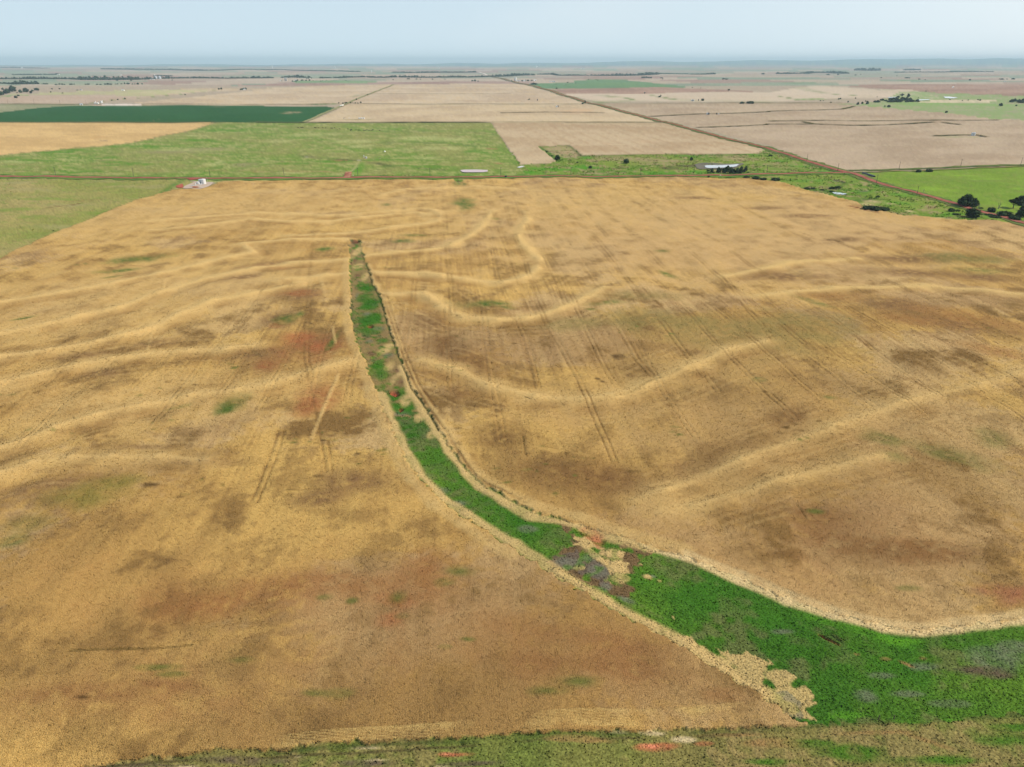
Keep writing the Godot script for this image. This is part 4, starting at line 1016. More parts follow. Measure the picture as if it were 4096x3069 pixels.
func fill_tint(a: Array, c: Color, amount: float, only := -1) -> void:
	var p := points(a)
	if only == STRIP:
		p = ragged(p, 1.6)
	else:
		snap(p, -1)
	var lo := 1e9
	var hi := -1e9
	for v in p:
		lo = minf(lo, v.y)
		hi = maxf(hi, v.y)
	for j in range(maxi(0, int(row_of(lo))), mini(rows - 1, int(row_of(hi)) + 1) + 1):
		var d := zd[j]
		var xs: Array[float] = []
		for i in p.size():
			var u := p[i]
			var v := p[(i + 1) % p.size()]
			if (u.y <= d) != (v.y <= d):
				xs.append(u.x + (v.x - u.x) * (d - u.y) / (v.y - u.y))
		xs.sort()
		for m in range(0, xs.size() - 1, 2):
			for i in range(ceili(col_of(xs[m] / (d + 55.0))), floori(col_of(xs[m + 1] / (d + 55.0))) + 1):
				var k := j * cols + i
				if only >= 0 and reg[k] != only:
					continue
				var f := amount * clampf(0.85 + 0.4 * na[k] + 0.35 * nb[k], 0.0, 1.0)
				if only == STRIP:
					f = amount * smoothstep(0.08, 0.5, 0.55 + 0.8 * nb[k] + 0.7 * na[k])
				cr[k] = lerpf(cr[k], c.r, f)
				cg[k] = lerpf(cg[k], c.g, f)
				cb[k] = lerpf(cb[k], c.b, f)


# ---------------------------------------------------------------- the land's meshes

func build_land() -> void:
	var n_all := rows * cols
	var pos := PackedVector3Array()
	pos.resize(n_all)
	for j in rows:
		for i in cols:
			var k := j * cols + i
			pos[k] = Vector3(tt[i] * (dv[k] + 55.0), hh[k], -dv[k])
	var nor := PackedVector3Array()
	nor.resize(n_all)
	for j in rows:
		var ja := maxi(j - 1, 0) * cols
		var jb := mini(j + 1, rows - 1) * cols
		for i in cols:
			var ia := maxi(i - 1, 0)
			var ib := mini(i + 1, cols - 1)
			nor[j * cols + i] = (pos[j * cols + ib] - pos[j * cols + ia]).cross(pos[jb + i] - pos[ja + i]).normalized()
	var info := [
		["ground", "patchwork of tan and grey green fields reaching to the horizon", "land", "far"],
		["wheat_field", "large terraced field of ripe golden wheat filling the near half", "field", "crop"],
		["grass_waterway", "curving strip of bright green grass cutting through the wheat", "grass", "grass"],
		["field_margin", "rough strip of weedy grass below the wheat, with bare red spots", "grass", "grass"],
		["pasture", "mottled olive pasture between the red road and the wheat field's west edge", "pasture", "grass"],
		["pasture", "big green pasture with cattle just beyond the red road", "pasture", "grass"],
		["meadow", "rough green and tan meadow along the creek and the red crossroads", "meadow", "grass"],
		["pasture", "vivid yellow green field beside the red road past the crossroads", "pasture", "grass"],
		["crop_field", "dark green rectangular crop field behind the golden one", "field", "far"],
		["wheat_field", "smooth golden wedge of wheat below the dark green crop", "field", "far"],
		["pasture", "small greyish green pasture behind the dark green crop", "pasture", "far"],
		["wheat_field", "pale tan wheat field directly behind the cattle pasture", "field", "far"],
		["wheat_field", "tan field with fine wheel tracks and a notched fenced corner", "field", "far"],
		["wheat_field", "wide greyish tan field with dark ditch lines beyond the crossroads", "field", "far"],
		["wheat_field", "pale field beyond the dark green crop and west of the tree row", "field", "far"],
		["wheat_field", "pinkish tan field behind the white pumping site", "field", "far"],
		["fallow_field", "far reddish brown fallow field in front of the concrete silos", "field", "far"],
		["crop_field", "thin far green strip between the silos and the reddish fallow", "field", "far"],
		["fallow_field", "far reddish fallow fields along the eastern distance", "field", "far"],
		["crop_field", "far green trapezoid field beside the long straight road", "field", "far"],
		["wheat_field", "palest far field crossed by a winding green ditch", "field", "far"],
	]
	var lists: Array = []
	for q in info.size():
		lists.append(PackedInt32Array())
	for j in rows - 1:
		for i in cols - 1:
			var k := j * cols + i
			var id := reg[k]
			var list: PackedInt32Array = lists[id]
			list.append(k)
			lists[id] = list
	for q in info.size():
		var cells: PackedInt32Array = lists[q]
		if cells.is_empty():
			continue
		var seen := PackedInt32Array()
		seen.resize(n_all)
		var v := PackedVector3Array()
		var n := PackedVector3Array()
		var c := PackedColorArray()
		var uv := PackedVector2Array()
		var idx := PackedInt32Array()
		for k in cells:
			for m in [k, k + 1, k + cols, k + cols + 1]:
				if seen[m] == 0:
					v.append(pos[m])
					n.append(nor[m])
					c.append(Color(cr[m], cg[m], cb[m]))
					uv.append(Vector2(pos[m].x, pos[m].z) * 0.052)
					seen[m] = v.size()
			var a := seen[k] - 1
			var b := seen[k + 1] - 1
			var e := seen[k + cols] - 1
			var f := seen[k + cols + 1] - 1
			idx.append_array(PackedInt32Array([a, e, b, b, e, f]))
		var arr := []
		arr.resize(Mesh.ARRAY_MAX)
		arr[Mesh.ARRAY_VERTEX] = v
		arr[Mesh.ARRAY_NORMAL] = n
		arr[Mesh.ARRAY_COLOR] = c
		arr[Mesh.ARRAY_TEX_UV] = uv
		arr[Mesh.ARRAY_INDEX] = idx
		var mesh := ArrayMesh.new()
		mesh.add_surface_from_arrays(Mesh.PRIMITIVE_TRIANGLES, arr)
		var o := MeshInstance3D.new()
		o.name = numbered(info[q][0])
		o.mesh = mesh
		o.set_surface_override_material(0, mats[info[q][3]])
		add_child(o)
		tag(o, info[q][1], info[q][2], "", "structure")
	# the land under and behind the drone
	var s := st_begin()
	s.set_color(lin(128, 118, 68))
	quad(s, Vector3(-2500, -1.5, 2500), Vector3(-2500, -1.5, -72), Vector3(2500, -1.5, -72), Vector3(2500, -1.5, 2500))
	var o := MeshInstance3D.new()
	o.name = numbered("ground")
	o.mesh = st_end(s)
	o.set_surface_override_material(0, mats["far"])
	add_child(o)
	tag(o, "grassland under the viewpoint, outside the picture", "land", "", "structure")


func ribbon(called: String, label: String, category: String, a: Array, width: float, mat: String, lift: float, c0: Color, c1: Color, ragged := 0.1, grow := 0.0) -> void:
	var p := points(a)
	var line := PackedVector2Array()
	for q in p.size() - 1:
		var u := p[q]
		var v := p[q + 1]
		var n := maxi(1, int(u.distance_to(v) / maxf(4.0, 0.008 * minf(u.y, v.y))))
		for m in n:
			line.append(u.lerp(v, float(m) / n))
	line.append(p[p.size() - 1])
	var verts := PackedVector3Array()
	var cols_ := PackedColorArray()
	var uvs := PackedVector2Array()
	var idx := PackedInt32Array()
	var across := [-0.5, -0.28, 0.0, 0.28, 0.5]
	for q in line.size():
		var u := line[q]
		var dir := (line[mini(q + 1, line.size() - 1)] - line[maxi(q - 1, 0)]).normalized()
		var nor := Vector2(-dir.y, dir.x)
		for m in 5:
			var w: float = width + grow * u.y
			if m == 0 or m == 4:
				w *= 1.0 + ragged * rng.randf_range(-1.0, 1.0)
			var x: Vector2 = u + nor * w * across[m]
			verts.append(at(x.x, x.y, lift + 0.0003 * x.y + (0.12 if m == 2 else 0.0)))
			var f := clampf(0.5 + n_mid.get_noise_2d(x.x * 2.0, x.y * 2.0) + (0.25 if m == 1 or m == 3 else 0.0), 0.0, 1.0)
			cols_.append(c0.lerp(c1, f))
			uvs.append(x * 0.06)
	for q in line.size() - 1:
		for m in 4:
			var k := q * 5 + m
			idx.append_array(PackedInt32Array([k, k + 1, k + 5, k + 1, k + 6, k + 5]))
	var arr := []
	arr.resize(Mesh.ARRAY_MAX)
	arr[Mesh.ARRAY_VERTEX] = verts
	arr[Mesh.ARRAY_COLOR] = cols_
	arr[Mesh.ARRAY_TEX_UV] = uvs
	arr[Mesh.ARRAY_INDEX] = idx
	var s := SurfaceTool.new()
	s.create_from_arrays(arr)
	s.generate_normals()
	var o := MeshInstance3D.new()
	o.name = numbered(called)
	o.mesh = s.commit()
	o.set_surface_override_material(0, mats[mat])
	add_child(o)
	tag(o, label, category, "", "structure")


func build_roads() -> void:
	var g0 := lin(76, 108, 44)
	var g1 := lin(112, 142, 60)
	var r0 := lin(150, 84, 70)
	var r1 := lin(172, 108, 92)
	var east_west := [-728.2,864.9, -599.5,856.5, -528.4,851, -458.7,846.4, -376.6,842.8, -294.9,841.9, -228.4,842.8, -162.1,845.5, -95.4,849.1, -28.2,851.9, 0,855.5, 67.6,853.7, 135.6,855.5, 204.8,862, 275,868.6, 304.7,871.5, 348.2,877.2, 393.9,887, 411.2,888]
	var north_south := [424,525, 423.9,589.4, 420.8,632.8, 416.1,678.8, 411.4,736.9, 406.3,811.7, 409.7,878.2, 405.3,894, 398.1,998.4, 396.5,1150.9, 369.1,1322.5, 351.4,1540, 336,1709, 277.4,2275, 246.1,2529, 195.3,3225, 128.6,4264, 30.4,5048, 6.8,5345, -74.6,6188, -176.3,6951]
	ribbon("road_verge", "dark green weedy verge along the east-west red road", "verge", east_west, 26.0, "grass", 0.15, g0, g1, 0.35)
	ribbon("road_verge", "dark green verge along the long straight road", "verge", north_south, 16.0, "grass", 0.16, g0, lin(120, 124, 70), 0.3, 0.004)
	ribbon("dirt_road", "red dirt road running across the picture beyond the wheat", "road", east_west, 9.0, "earth", 0.45, r0, r1, 0.06)
	ribbon("dirt_road", "red dirt road running straight to the far silos", "road", north_south, 6.4, "earth", 0.55, r0, r1, 0.06, 0.0010)
	ribbon("dirt_road", "faint grassy lane leading on from the crossroads", "road", [411.2,888, 437.8,891, 468.9,897, 533,910.2, 656,942.3, 746.2,966.1], 4.5, "earth", 0.5, lin(150, 120, 78), lin(128, 136, 66), 0.2)
	ribbon("road_verge", "dark hedge-like verge under the tan field past the crossroads", "verge", [416.2,906.1, 461.1,910.2, 543.5,929.3, 664.8,955.8, 757.4,981.4], 9.0, "grass", 0.3, lin(70, 92, 42), lin(112, 120, 66), 0.35)
	ribbon("farm_lane", "straight farm lane between the dark green crop and the tan field", "lane", [-461.4,1668, -484,1917, -510,2216, -524.6,2429, -553,2720, -584.2,3088, -634.4,3721, -688,4482], 9.0, "earth", 0.4, lin(170, 158, 118), lin(140, 140, 92), 0.2, 0.001)
	ribbon("farm_lane", "short red entrance track with pale ruts into the pasture", "lane", [-190.2,844.8, -193.3,861.9, -196.4,879.8, -197.2,886.6], 8.0, "earth", 0.5, r0, lin(190, 140, 110), 0.15)
	ribbon("farm_lane", "far pale road climbing beyond the silos", "lane", [-248.6,7647, -336.9,8963, -436.4,10229], 16.0, "far", 1.0, lin(220, 206, 190), lin(214, 200, 186), 0.1, 0.001)


	var said := ["weedy ditch line curving between the far grove and the straight road", "dark weedy ditch across the wide tan field above the lone tanks", "long dark ditch bending across the middle of the wide tan field", "thin dark ditch above the bending one in the wide tan field", "short dark fork of the bending ditch, west end", "short dark fork of the bending ditch, east end", "dark strip beside the lone pair of tanks", "low dark ridge across the pale field with the grassy strip", "field edge between the cattle pasture and the tan fields", "field edge behind the tan field with the white pumping sites", "field edge running east from the straight road under the dark thickets", "grassy field edge beyond the dark green crop", "field edge along the foot of the dark green crop"]
	var lines := [[335.4,1854, 502.4,1930, 682.9,2022, 687.6,2036, 801.5,2091, 934.6,2149, 1017.2,2263], [-30.1,1966, 122.5,2003, 240.7,1966],
		[377.2,1529, 457.5,1563, 543.7,1598, 546.6,1608, 642.1,1598, 706.8,1577, 786.9,1592, 864,1623, 926.2,1655], [574.2,1691, 713.9,1715, 877.3,1715, 947.4,1709, 1122.5,1737], [644.7,1671, 640.7,1608, 656.9,1586], [944,1655, 955.7,1604],
		[758.1,1348.3, 826.9,1366, 848,1366, 845.7,1331], [-627.6,3167, -535.5,3190, -295.1,3202, 0.1,3190], [-565.4,1665, -47.7,1661, 154.2,1671, 331.5,1671], [-475.2,2422, -298.2,2422, 0.1,2422, 236,2422], [261,2450, 447.4,2450, 828.1,2464, 943.2,2471, 1065,2457], [-1633,2429, -1363.2,2408, -807.7,2402, -572.1,2395], [-1128.7,1661, -652.2,1658]]
	for k in said.size():
		ribbon("ditch_bank", said[k], "ditch", lines[k], 7.0 if k < 8 else 5.0, "grass", 0.9, lin(96, 84, 50), lin(112, 106, 62), 0.5, 0.002)


func build_water() -> void:
	sheet("mud", "grey dried mud rim of the stock pond", "mud", [236.1,954.2, 241.8,963.6, 251.6,971.7, 262,967.7, 274.3,960.1, 288.6,960.9, 303.4,969, 302.8,962.2, 296.5,951.6, 288.1,936, 275.9,916, 260.4,908.7, 245.4,916, 234.1,911.1, 231.4,920.9, 234.5,938.6], 0.6, lin(122, 114, 96), lin(104, 98, 84), 0.9)
	sheet("pond", "shallow silvery stock pond behind the dark tree clump", "pond", [243.8,927.2, 245.9,939.9, 250.2,945.8, 263.7,946.9, 282,950, 295.2,956.9, 289.7,945, 285,934.7, 277.6,927.9, 264.2,922.9, 247,919.4, 244.2,921.9], 1.0, lin(206, 206, 206), lin(184, 184, 186), 0.12)
	sheet("pond", "pale pink muddy pond inside the cattle pasture", "pond", [-64,907.1, -58.8,911.3, -44.5,912.3, -29.9,908.2, -29.8,895, -35,889, -57.4,888, -60.7,892], 0.45, lin(206, 178, 178), lin(196, 166, 164), 0.3)
	sheet("pond", "small bright pond at the edge of the wheat near the creek", "pond", [328.5,744, 333.2,746.1, 337.7,741.1, 340.8,736.2, 334.7,731.4, 328,733.4], 0.4, lin(206, 214, 220), lin(186, 196, 204), 0.1)
	sheet("pond", "thin pale puddle by the tan field's notched corner", "pond", [6.2,933.6, 11.2,945.7, 16.4,944.6, 13.2,933.6, 8.8,928.2], 0.5, lin(222, 210, 200), lin(210, 196, 186), 0.2)
	sheet("pond", "far white pond alone on the eastern grassland", "pond", [1660,2942, 1692,2962, 1677,2873, 1628,2817, 1609,2836], 0.9, lin(226, 228, 230), lin(214, 218, 222), 0.15)
	sheet("pond", "far pond just right of the dark grove", "pond", [1440.3,2703, 1493.1,2728, 1463.8,2678, 1405.9,2637], 0.9, lin(226, 228, 230), lin(214, 218, 222), 0.15)
	sheet("pond", "far pond glinting behind the dark grove", "pond", [1407.1,2864, 1460.8,2902, 1441.5,2854, 1393.4,2826], 0.9, lin(226, 228, 230), lin(214, 218, 222), 0.15)


func sheet(called: String, label: String, category: String, a: Array, lift: float, c0: Color, c1: Color, rough: float) -> void:
	var p := points(a)
	var top := 0.0
	for v in p:
		top += surf(v.x, v.y) / p.size()
	var tri := Geometry2D.triangulate_polygon(p)
	var s := st_begin()
	for k in tri:
		s.set_color(c0.lerp(c1, rng.randf()))
		s.set_uv(p[k] * 0.06)
		s.add_vertex(Vector3(p[k].x, (lerpf(surf(p[k].x, p[k].y), top, 1.0 if rough < 0.5 else 0.0)) + lift, -p[k].y))
	var m := StandardMaterial3D.new()
	m.vertex_color_use_as_albedo = true
	m.roughness = rough
	if rough > 0.5:
		m.albedo_texture = (mats["earth"] as StandardMaterial3D).albedo_texture
	m.metallic_specular = 0.35
	var o := MeshInstance3D.new()
	o.name = numbered(called)
	s.index()
	o.mesh = st_end(s)
	o.set_surface_override_material(0, m)
	add_child(o)
	tag(o, label, category, "", "structure")


# ---------------------------------------------------------------- standing grass, straw and stalks

func tuft_mesh(sd: int, blades: int, spread: float, tall: float, lean: float) -> ArrayMesh:
	var r := RandomNumberGenerator.new()
	r.seed = sd
	var s := st_begin()
	s.set_color(Color.WHITE)
	for b in blades:
		var a := r.randf() * TAU
		var q := sqrt(r.randf()) * spread
		var base := Vector3(cos(a) * q, -0.05, sin(a) * q)
		var w := r.randf() * TAU
		var side := Vector3(cos(w), 0, sin(w)) * spread * 0.32
		var tip := base + Vector3(r.randf_range(-1, 1) * lean, tall * r.randf_range(0.65, 1.1), r.randf_range(-1, 1) * lean)
		s.set_normal((Vector3.UP * 1.4 + Vector3(base.x, 0, base.z) / spread).normalized())
		s.add_vertex(base - side); s.add_vertex(tip); s.add_vertex(base + side)
	return s.commit()


func scatter(called: String, label: String, category: String, mesh: ArrayMesh, spots: PackedVector2Array, size: PackedFloat32Array, tint: PackedColorArray) -> void:
	var mm := MultiMesh.new()
	mm.transform_format = MultiMesh.TRANSFORM_3D
	mm.use_colors = true
	mm.mesh = mesh
	mm.instance_count = spots.size()
	for k in spots.size():
		var b := Basis(Vector3.UP, rng.randf() * TAU).scaled(Vector3.ONE * size[k])
		mm.set_instance_transform(k, Transform3D(b, at(spots[k].x, spots[k].y, -0.05)))
		mm.set_instance_color(k, tint[k])
	var o := MultiMeshInstance3D.new()
	o.name = numbered(called)
	o.multimesh = mm
	o.material_override = mats["tuft"]
	add_child(o)
	tag(o, label, category, "", "stuff")


func build_cover() -> void:
	var spots := PackedVector2Array()
	var size := PackedFloat32Array()
	var tint := PackedColorArray()
	var straw_spots := PackedVector2Array()
	var straw_size := PackedFloat32Array()
	var straw_tint := PackedColorArray()
	var wheat_spots := PackedVector2Array()
	var wheat_size := PackedFloat32Array()
	var wheat_tint := PackedColorArray()
	for n in 520000:
		var q := rng.randf()
		var d := 84.0 * pow(5.6, q)
		var x := rng.randf_range(-0.78, 0.78) * (d + 55.0)
		var k := near_index(x, d)
		var id := reg[k]
		var f := rng.randf_range(0.84, 1.18)
		var c := Color(cr[k] * f, cg[k] * f, cb[k] * f)
		if id == WHEAT:
			if rng.randf() < smoothstep(460.0, 230.0, d):
				f = 0.3 + f * 0.7
				c = Color(cr[k] * f, cg[k] * f, cb[k] * f)
				if d < 300.0:   # stalks stand in drilled rows
					var e := x + d * 0.092
					x += roundf(e / 0.5) * 0.5 + rng.randf_range(-0.09, 0.09) - e
				wheat_spots.append(Vector2(x, d))
				wheat_size.append(rng.randf_range(0.7, 1.25) * (0.7 + d / 420.0))
				wheat_tint.append(c)
		elif id == STRIP or id == MARGIN:
			if id == STRIP and cr[k] > cg[k] * 1.08 and cr[k] > 0.22:
				straw_spots.append(Vector2(x, d))
				straw_size.append(rng.randf_range(0.6, 1.5))
				f = 0.5 + f * 0.5
				straw_tint.append(Color(cr[k] * f, cg[k] * f, cb[k] * f))
			elif id == STRIP or rng.randf() < 0.6:
				spots.append(Vector2(x, d))
				var tall := 1.0 + 0.35 * clampf(n_fine.get_noise_2d(x * 2.5, d * 2.5), 0.0, 1.0)
				size.append(rng.randf_range(0.6, 1.4) * (0.8 + d / 450.0) * tall)
				c = c * (1.0 if tall < 1.1 else 1.1)
				tint.append(c)
	print("tufts ", spots.size(), " straw ", straw_spots.size(), " wheat ", wheat_spots.size())
	scatter("grass", "short tufts of green grass and weeds over the waterway and margin", "grass", tuft_mesh(1, 7, 0.36, 0.13, 0.26), spots, size, tint)
	scatter("straw", "flattened pale straw heaped along the edges of the waterway", "straw", tuft_mesh(2, 7, 0.36, 0.12, 0.4), straw_spots, straw_size, straw_tint)
	scatter("wheat_stalks", "standing heads of ripe wheat across the near field", "wheat", tuft_mesh(3, 5, 0.30, 0.20, 0.2), wheat_spots, wheat_size, wheat_tint)
	# brush in the rough meadow, verges and pastures
	spots.clear(); size.clear(); tint.clear()
	for n in 60000:
		var d := 560.0 + 560.0 * rng.randf()
		var x := rng.randf_range(-0.75, 0.75) * (d + 55.0)
		var k := near_index(x, d)
		var id := reg[k]
		if id != MEADOW and rng.randf() > (0.015 if id == NORTH or id == WEST else 0.0):
			continue
		if n_mid.get_noise_2d(x * 0.7, d * 0.7) < -0.05:
			continue
		spots.append(Vector2(x, d))
		size.append(rng.randf_range(0.6, 1.6))
		var f := rng.randf_range(0.75, 1.25)
		tint.append(Color(cr[k] * f * 0.9, cg[k] * f, cb[k] * f * 0.9))
	scatter("weeds", "clumps of tall weeds scattered over the rough meadow", "weeds", tuft_mesh(5, 7, 0.7, 0.8, 0.4), spots, size, tint)


# ---------------------------------------------------------------- oil and gas sites

func tank(label: String, x: float, d: float, wide: float, tall: float, group := "", mat := "white_steel") -> Node3D:
	var r := wide * 0.5
	var o := thing("storage_tank", label, "tank", at(x, d, 0.1), rng.randf() * 0.6, group)
	part("shell", lathe_mesh([Vector2(r, 0), Vector2(r, tall * 0.97), Vector2(r * 0.985, tall)], 28), mats[mat], o)
	part("roof", lathe_mesh([Vector2(r * 0.985, tall), Vector2(r * 0.12, tall + r * 0.16), Vector2(0.001, tall + r * 0.16)], 28), mats[mat], o)
	part("hatch", lathe_mesh([Vector2(0.3, 0), Vector2(0.3, 0.35), Vector2(0.001, 0.35)], 10), mats["grey_steel"], o, Vector3(r * 0.4, tall + r * 0.08, r * 0.3))
	var s := st_begin()
	for k in 2:
		box(s, Vector3(-0.25 + 0.5 * k, tall * 0.5, r + 0.12), Vector3(0.06, tall, 0.06))
	for k in int(tall / 0.5):
		box(s, Vector3(0, 0.3 + 0.5 * k, r + 0.12), Vector3(0.5, 0.05, 0.05))
	part("ladder", st_end(s), mats["grey_steel"], o)
	return o


func vessel(label: String, x: float, d: float, wide: float, tall: float, mat := "white_steel", group := "") -> void:
	var r := wide * 0.5
	var o := thing("separator", label, "pressure vessel", at(x, d, 0.1), 0.0, group)
	part("shell", lathe_mesh([Vector2(r * 0.9, 0), Vector2(r * 0.9, tall * 0.12), Vector2(r, tall * 0.12), Vector2(r, tall * 0.9), Vector2(r * 0.75, tall * 0.96), Vector2(0.001, tall)], 16), mats[mat], o)
	var s := st_begin()
	tube(s, Vector3(r, tall * 0.25, 0), Vector3(r + 0.7, tall * 0.25, 0), 0.09, 0.09, 6)
	tube(s, Vector3(r + 0.7, tall * 0.25, 0), Vector3(r + 0.7, 0, 0), 0.09, 0.09, 6)
	part("pipe", st_end(s), mats["grey_steel"], o)


func pumpjack(label: String, x: float, d: float, size: float, turn: float, mat := "dark_steel") -> void:
	var o := thing("pump_jack", label, "pump jack", at(x, d, 0.1), turn)
	o.scale = Vector3.ONE * size
	part("base", box_mesh(Vector3(0, 0.15, 0), Vector3(5.2, 0.3, 1.5)), mats["concrete"], o)
	var s := st_begin()
	for q in [Vector3(-0.9, 0.3, -0.6), Vector3(-0.9, 0.3, 0.6), Vector3(0.9, 0.3, -0.6), Vector3(0.9, 0.3, 0.6)]:
		tube(s, q, Vector3(0, 3.2, q.z * 0.3), 0.11, 0.09, 6)
	part("post", st_end(s), mats[mat], o)
	s = st_begin()
	prism(s, [Vector2(-2.4, 3.1), Vector2(-2.4, 3.35), Vector2(2.3, 3.75), Vector2(2.3, 3.45)], 0.35)
	part("walking_beam", st_end(s), mats[mat], o)
	s = st_begin()
	prism(s, [Vector2(2.2, 4.2), Vector2(2.75, 4.0), Vector2(2.95, 3.4), Vector2(2.75, 2.8), Vector2(2.2, 3.0)], 0.4)
	part("horse_head", st_end(s), mats[mat], o)
	s = st_begin()
	tube(s, Vector3(-2.3, 3.2, 0), Vector3(-1.9, 1.1, 0), 0.1, 0.1, 6)
	box(s, Vector3(-2.0, 1.0, 0.5), Vector3(1.3, 0.8, 0.3))
	box(s, Vector3(-2.0, 1.0, -0.5), Vector3(1.3, 0.8, 0.3))
	part("counterweight", st_end(s), mats[mat], o)
	s = st_begin()
	tube(s, Vector3(2.75, 3.0, 0), Vector3(2.75, 0.0, 0), 0.05, 0.05, 5)
	part("polished_rod", st_end(s), mats["grey_steel"], o)


func build_well_sites() -> void:
	# the pale pad beside the road
	sheet("gravel_pad", "pale pinkish gravel pad carrying the white tanks beside the red road", "pad", [-347.5,767.1, -351.9,782.8, -352.9,795.8, -353,812.6, -340.2,812.3, -333.7,813.5, -331.8,810, -327.1,790.9, -325.9,781.2, -326,767.1, -327.3,762.3, -337.9,765.6, -342.5,762.3], 0.35, lin(206, 184, 166), lin(190, 164, 146), 1.0)
	sheet("bare_earth", "red earth oval on the pale gravel pad", "earth", [-340.9,774.9, -341.6,779.6, -339.8,782.8, -336.1,781.2, -332.6,778.4, -331.5,774.1, -332.5,770.2, -334.9,768.1, -338.4,770.5], 0.42, lin(180, 106, 66), lin(166, 96, 60), 1.0)
	sheet("bare_earth", "bare red bank at the pad's west end", "earth", [-361.1,781.2, -361.1,787.6, -360.5,796.6, -355.9,787.6, -351.8,779.6, -350.8,774.9, -348.7,769.3, -352.2,769.9, -355.8,771.8], 0.4, lin(184, 92, 70), lin(170, 84, 62), 1.0)
	sheet("bare_earth", "red turnout where the pad's track leaves the road", "earth", [-374.5,838.7, -364.8,837.6, -357.5,838.4, -358.1,831.9, -360.3,826.5, -362.4,823.9, -365.6,826.5, -368.9,831.9], 0.6, lin(178, 86, 70), lin(166, 80, 64), 1.0)
	var p := [-338,798.8,5.2,5.3, -344.9,807.5,3.2,3.9, -342.9,796.1,3.1,2.6, -343.2,803.8,1.6,1.8]
	tank("biggest white storage tank on the pale gravel pad", p[0], p[1], p[2], p[3])
	tank("second large tank tucked behind the biggest tank on the gravel pad", p[0] - 4.6, p[1] + 3.5, 4.2, 4.4, "", "galvanized")  # greyer metal puts the biggest tank's shadow into the colour
	tank("small squat white tank beside the biggest tank on the gravel pad", p[8], p[9], p[10], p[11])
	tank("smallest tank between the squat and biggest tanks on the gravel pad", p[12], p[13], p[14], p[15], "", "galvanized")
	p = [-343.1,789.6,0.9,2.3, -338.3,789.3,0.9,1.8, -337.2,790.1,0.9,1.8, -342.4,797.5,0.8,1.6]
	vessel("westernmost thin white upright vessel on the pale gravel pad", p[0], p[1], 0.9, p[3])
	vessel("thin white upright vessel in front of the squat tank on the pad", p[4], p[5], 0.9, p[7])
	vessel("thin white upright vessel at the foot of the biggest tank", p[8], p[9], 0.9, p[11])
	p = [-341.6,818.1,0.3,4.8, -348.7,779.6,0.2,1.3]
	var o := thing("light_pole", "thin pale pole beside the biggest tank on the gravel pad", "pole", at(p[0], p[1]))
	var s := st_begin()
	tube(s, Vector3.ZERO, Vector3(0, p[3], 0), 0.11, 0.07, 6)
	part("shaft", st_end(s), mats["galvanized"], o)
	part("lamp_head", box_mesh(Vector3(-0.35, p[3], 0), Vector3(0.9, 0.18, 0.3)), mats["grey_steel"], o)
	p = [-343.2,782.8,2.3,1.0, -343.1,779.6,1.5,0.8]
	o = thing("pipe_skid", "low pipework on the pale gravel pad by the red oval", "pipework", at(p[0], p[1], 0.4))
	s = st_begin()
	for k in 4:
		tube(s, Vector3(-2.4, 0.3 + 0.25 * (k % 2), -0.9 + 0.6 * k), Vector3(2.6, 0.3 + 0.25 * (k % 2), -0.9 + 0.6 * k), 0.1, 0.1, 6)
	part("pipe", st_end(s), mats["white_steel"], o)
	for k in 3:
		part("support", box_mesh(Vector3(-2.0 + 2.0 * k, 0.1, 0), Vector3(0.2, 0.3, 2.4)), mats["grey_steel"], o)

	# the little site in the cattle pasture
	p = [-206.1,1028.6,0.8,3.6, -201.7,1022.5,2.5,2.2, -182.6,1021,2.2,0.9, -189.7,1106.2,1.6,1.1, -185.2,854.3,0.6,1.0]
	vessel("tall thin grey vessel on red earth in the cattle pasture", p[0], p[1], 0.95, p[3], "galvanized")
	tank("short grey tank on red earth in the cattle pasture", p[4], p[5], p[6], p[7], "", "galvanized")
	pumpjack("low rusty wellhead on a red patch in the cattle pasture", p[8], p[9], 0.45, 0.3, "rust")
	o = thing("stock_tank", "white round water tank alone in the cattle pasture", "water tank", at(p[12], p[13], 0.1))
	part("shell", lathe_mesh([Vector2(1.1, 0), Vector2(1.1, 1.3), Vector2(1.0, 1.45), Vector2(0.001, 1.7)], 20), mats["white_paint"], o)
	part("lid", lathe_mesh([Vector2(0.3, 0), Vector2(0.3, 0.2), Vector2(0.001, 0.22)], 10), mats["grey_steel"], o, Vector3(0, 1.62, 0))
	sign_board("small white sign by the red entrance track", p[16], p[17], 0.7, 1.4)
	p = [244.4,858.3,1.1,1.1]
	sign_board("white sign beside the red road near the dark bush", p[0], p[1], 1.0, 1.6)

	# sites standing out in the ripe fields
	p = [-360.4,1784,4.1,3.0, -355.2,1784,4.1,3.0, -349.3,1781,3.7,3.1, -397.2,1789,2.2,1.9, -384.7,1784,0.9,4.1, -387.5,1781,4.5,0.7]
	tank("westernmost white tank of three beyond the cattle", p[0], p[1], p[2], p[3])
	tank("middle white tank of three beyond the cattle", p[4], p[5], p[6], p[7])
	tank("easternmost white tank of three beyond the cattle", p[8], p[9], p[10], p[11])
	pumpjack("dark pump jack on the grassy strip beyond the cattle", p[12], p[13], 0.9, 0.2)
	vessel("tall thin vessel west of the three tanks beyond the cattle", p[16], p[17], 0.9, p[19])
	p = [833.8,1356,4.1,5.2, 836.6,1354.8,3.7,5.3, 840.1,1340.6,1.1,3.3]
	tank("grey tank of the pair standing alone in the wide tan field", p[0], p[1], p[2], p[3], "", "galvanized")
	tank("whiter tank of the pair standing alone in the wide tan field", p[4], p[5], p[6], p[7])
	pumpjack("dark pump jack just east of the lone pair of tanks", p[8], p[9], 0.9, 1.2)
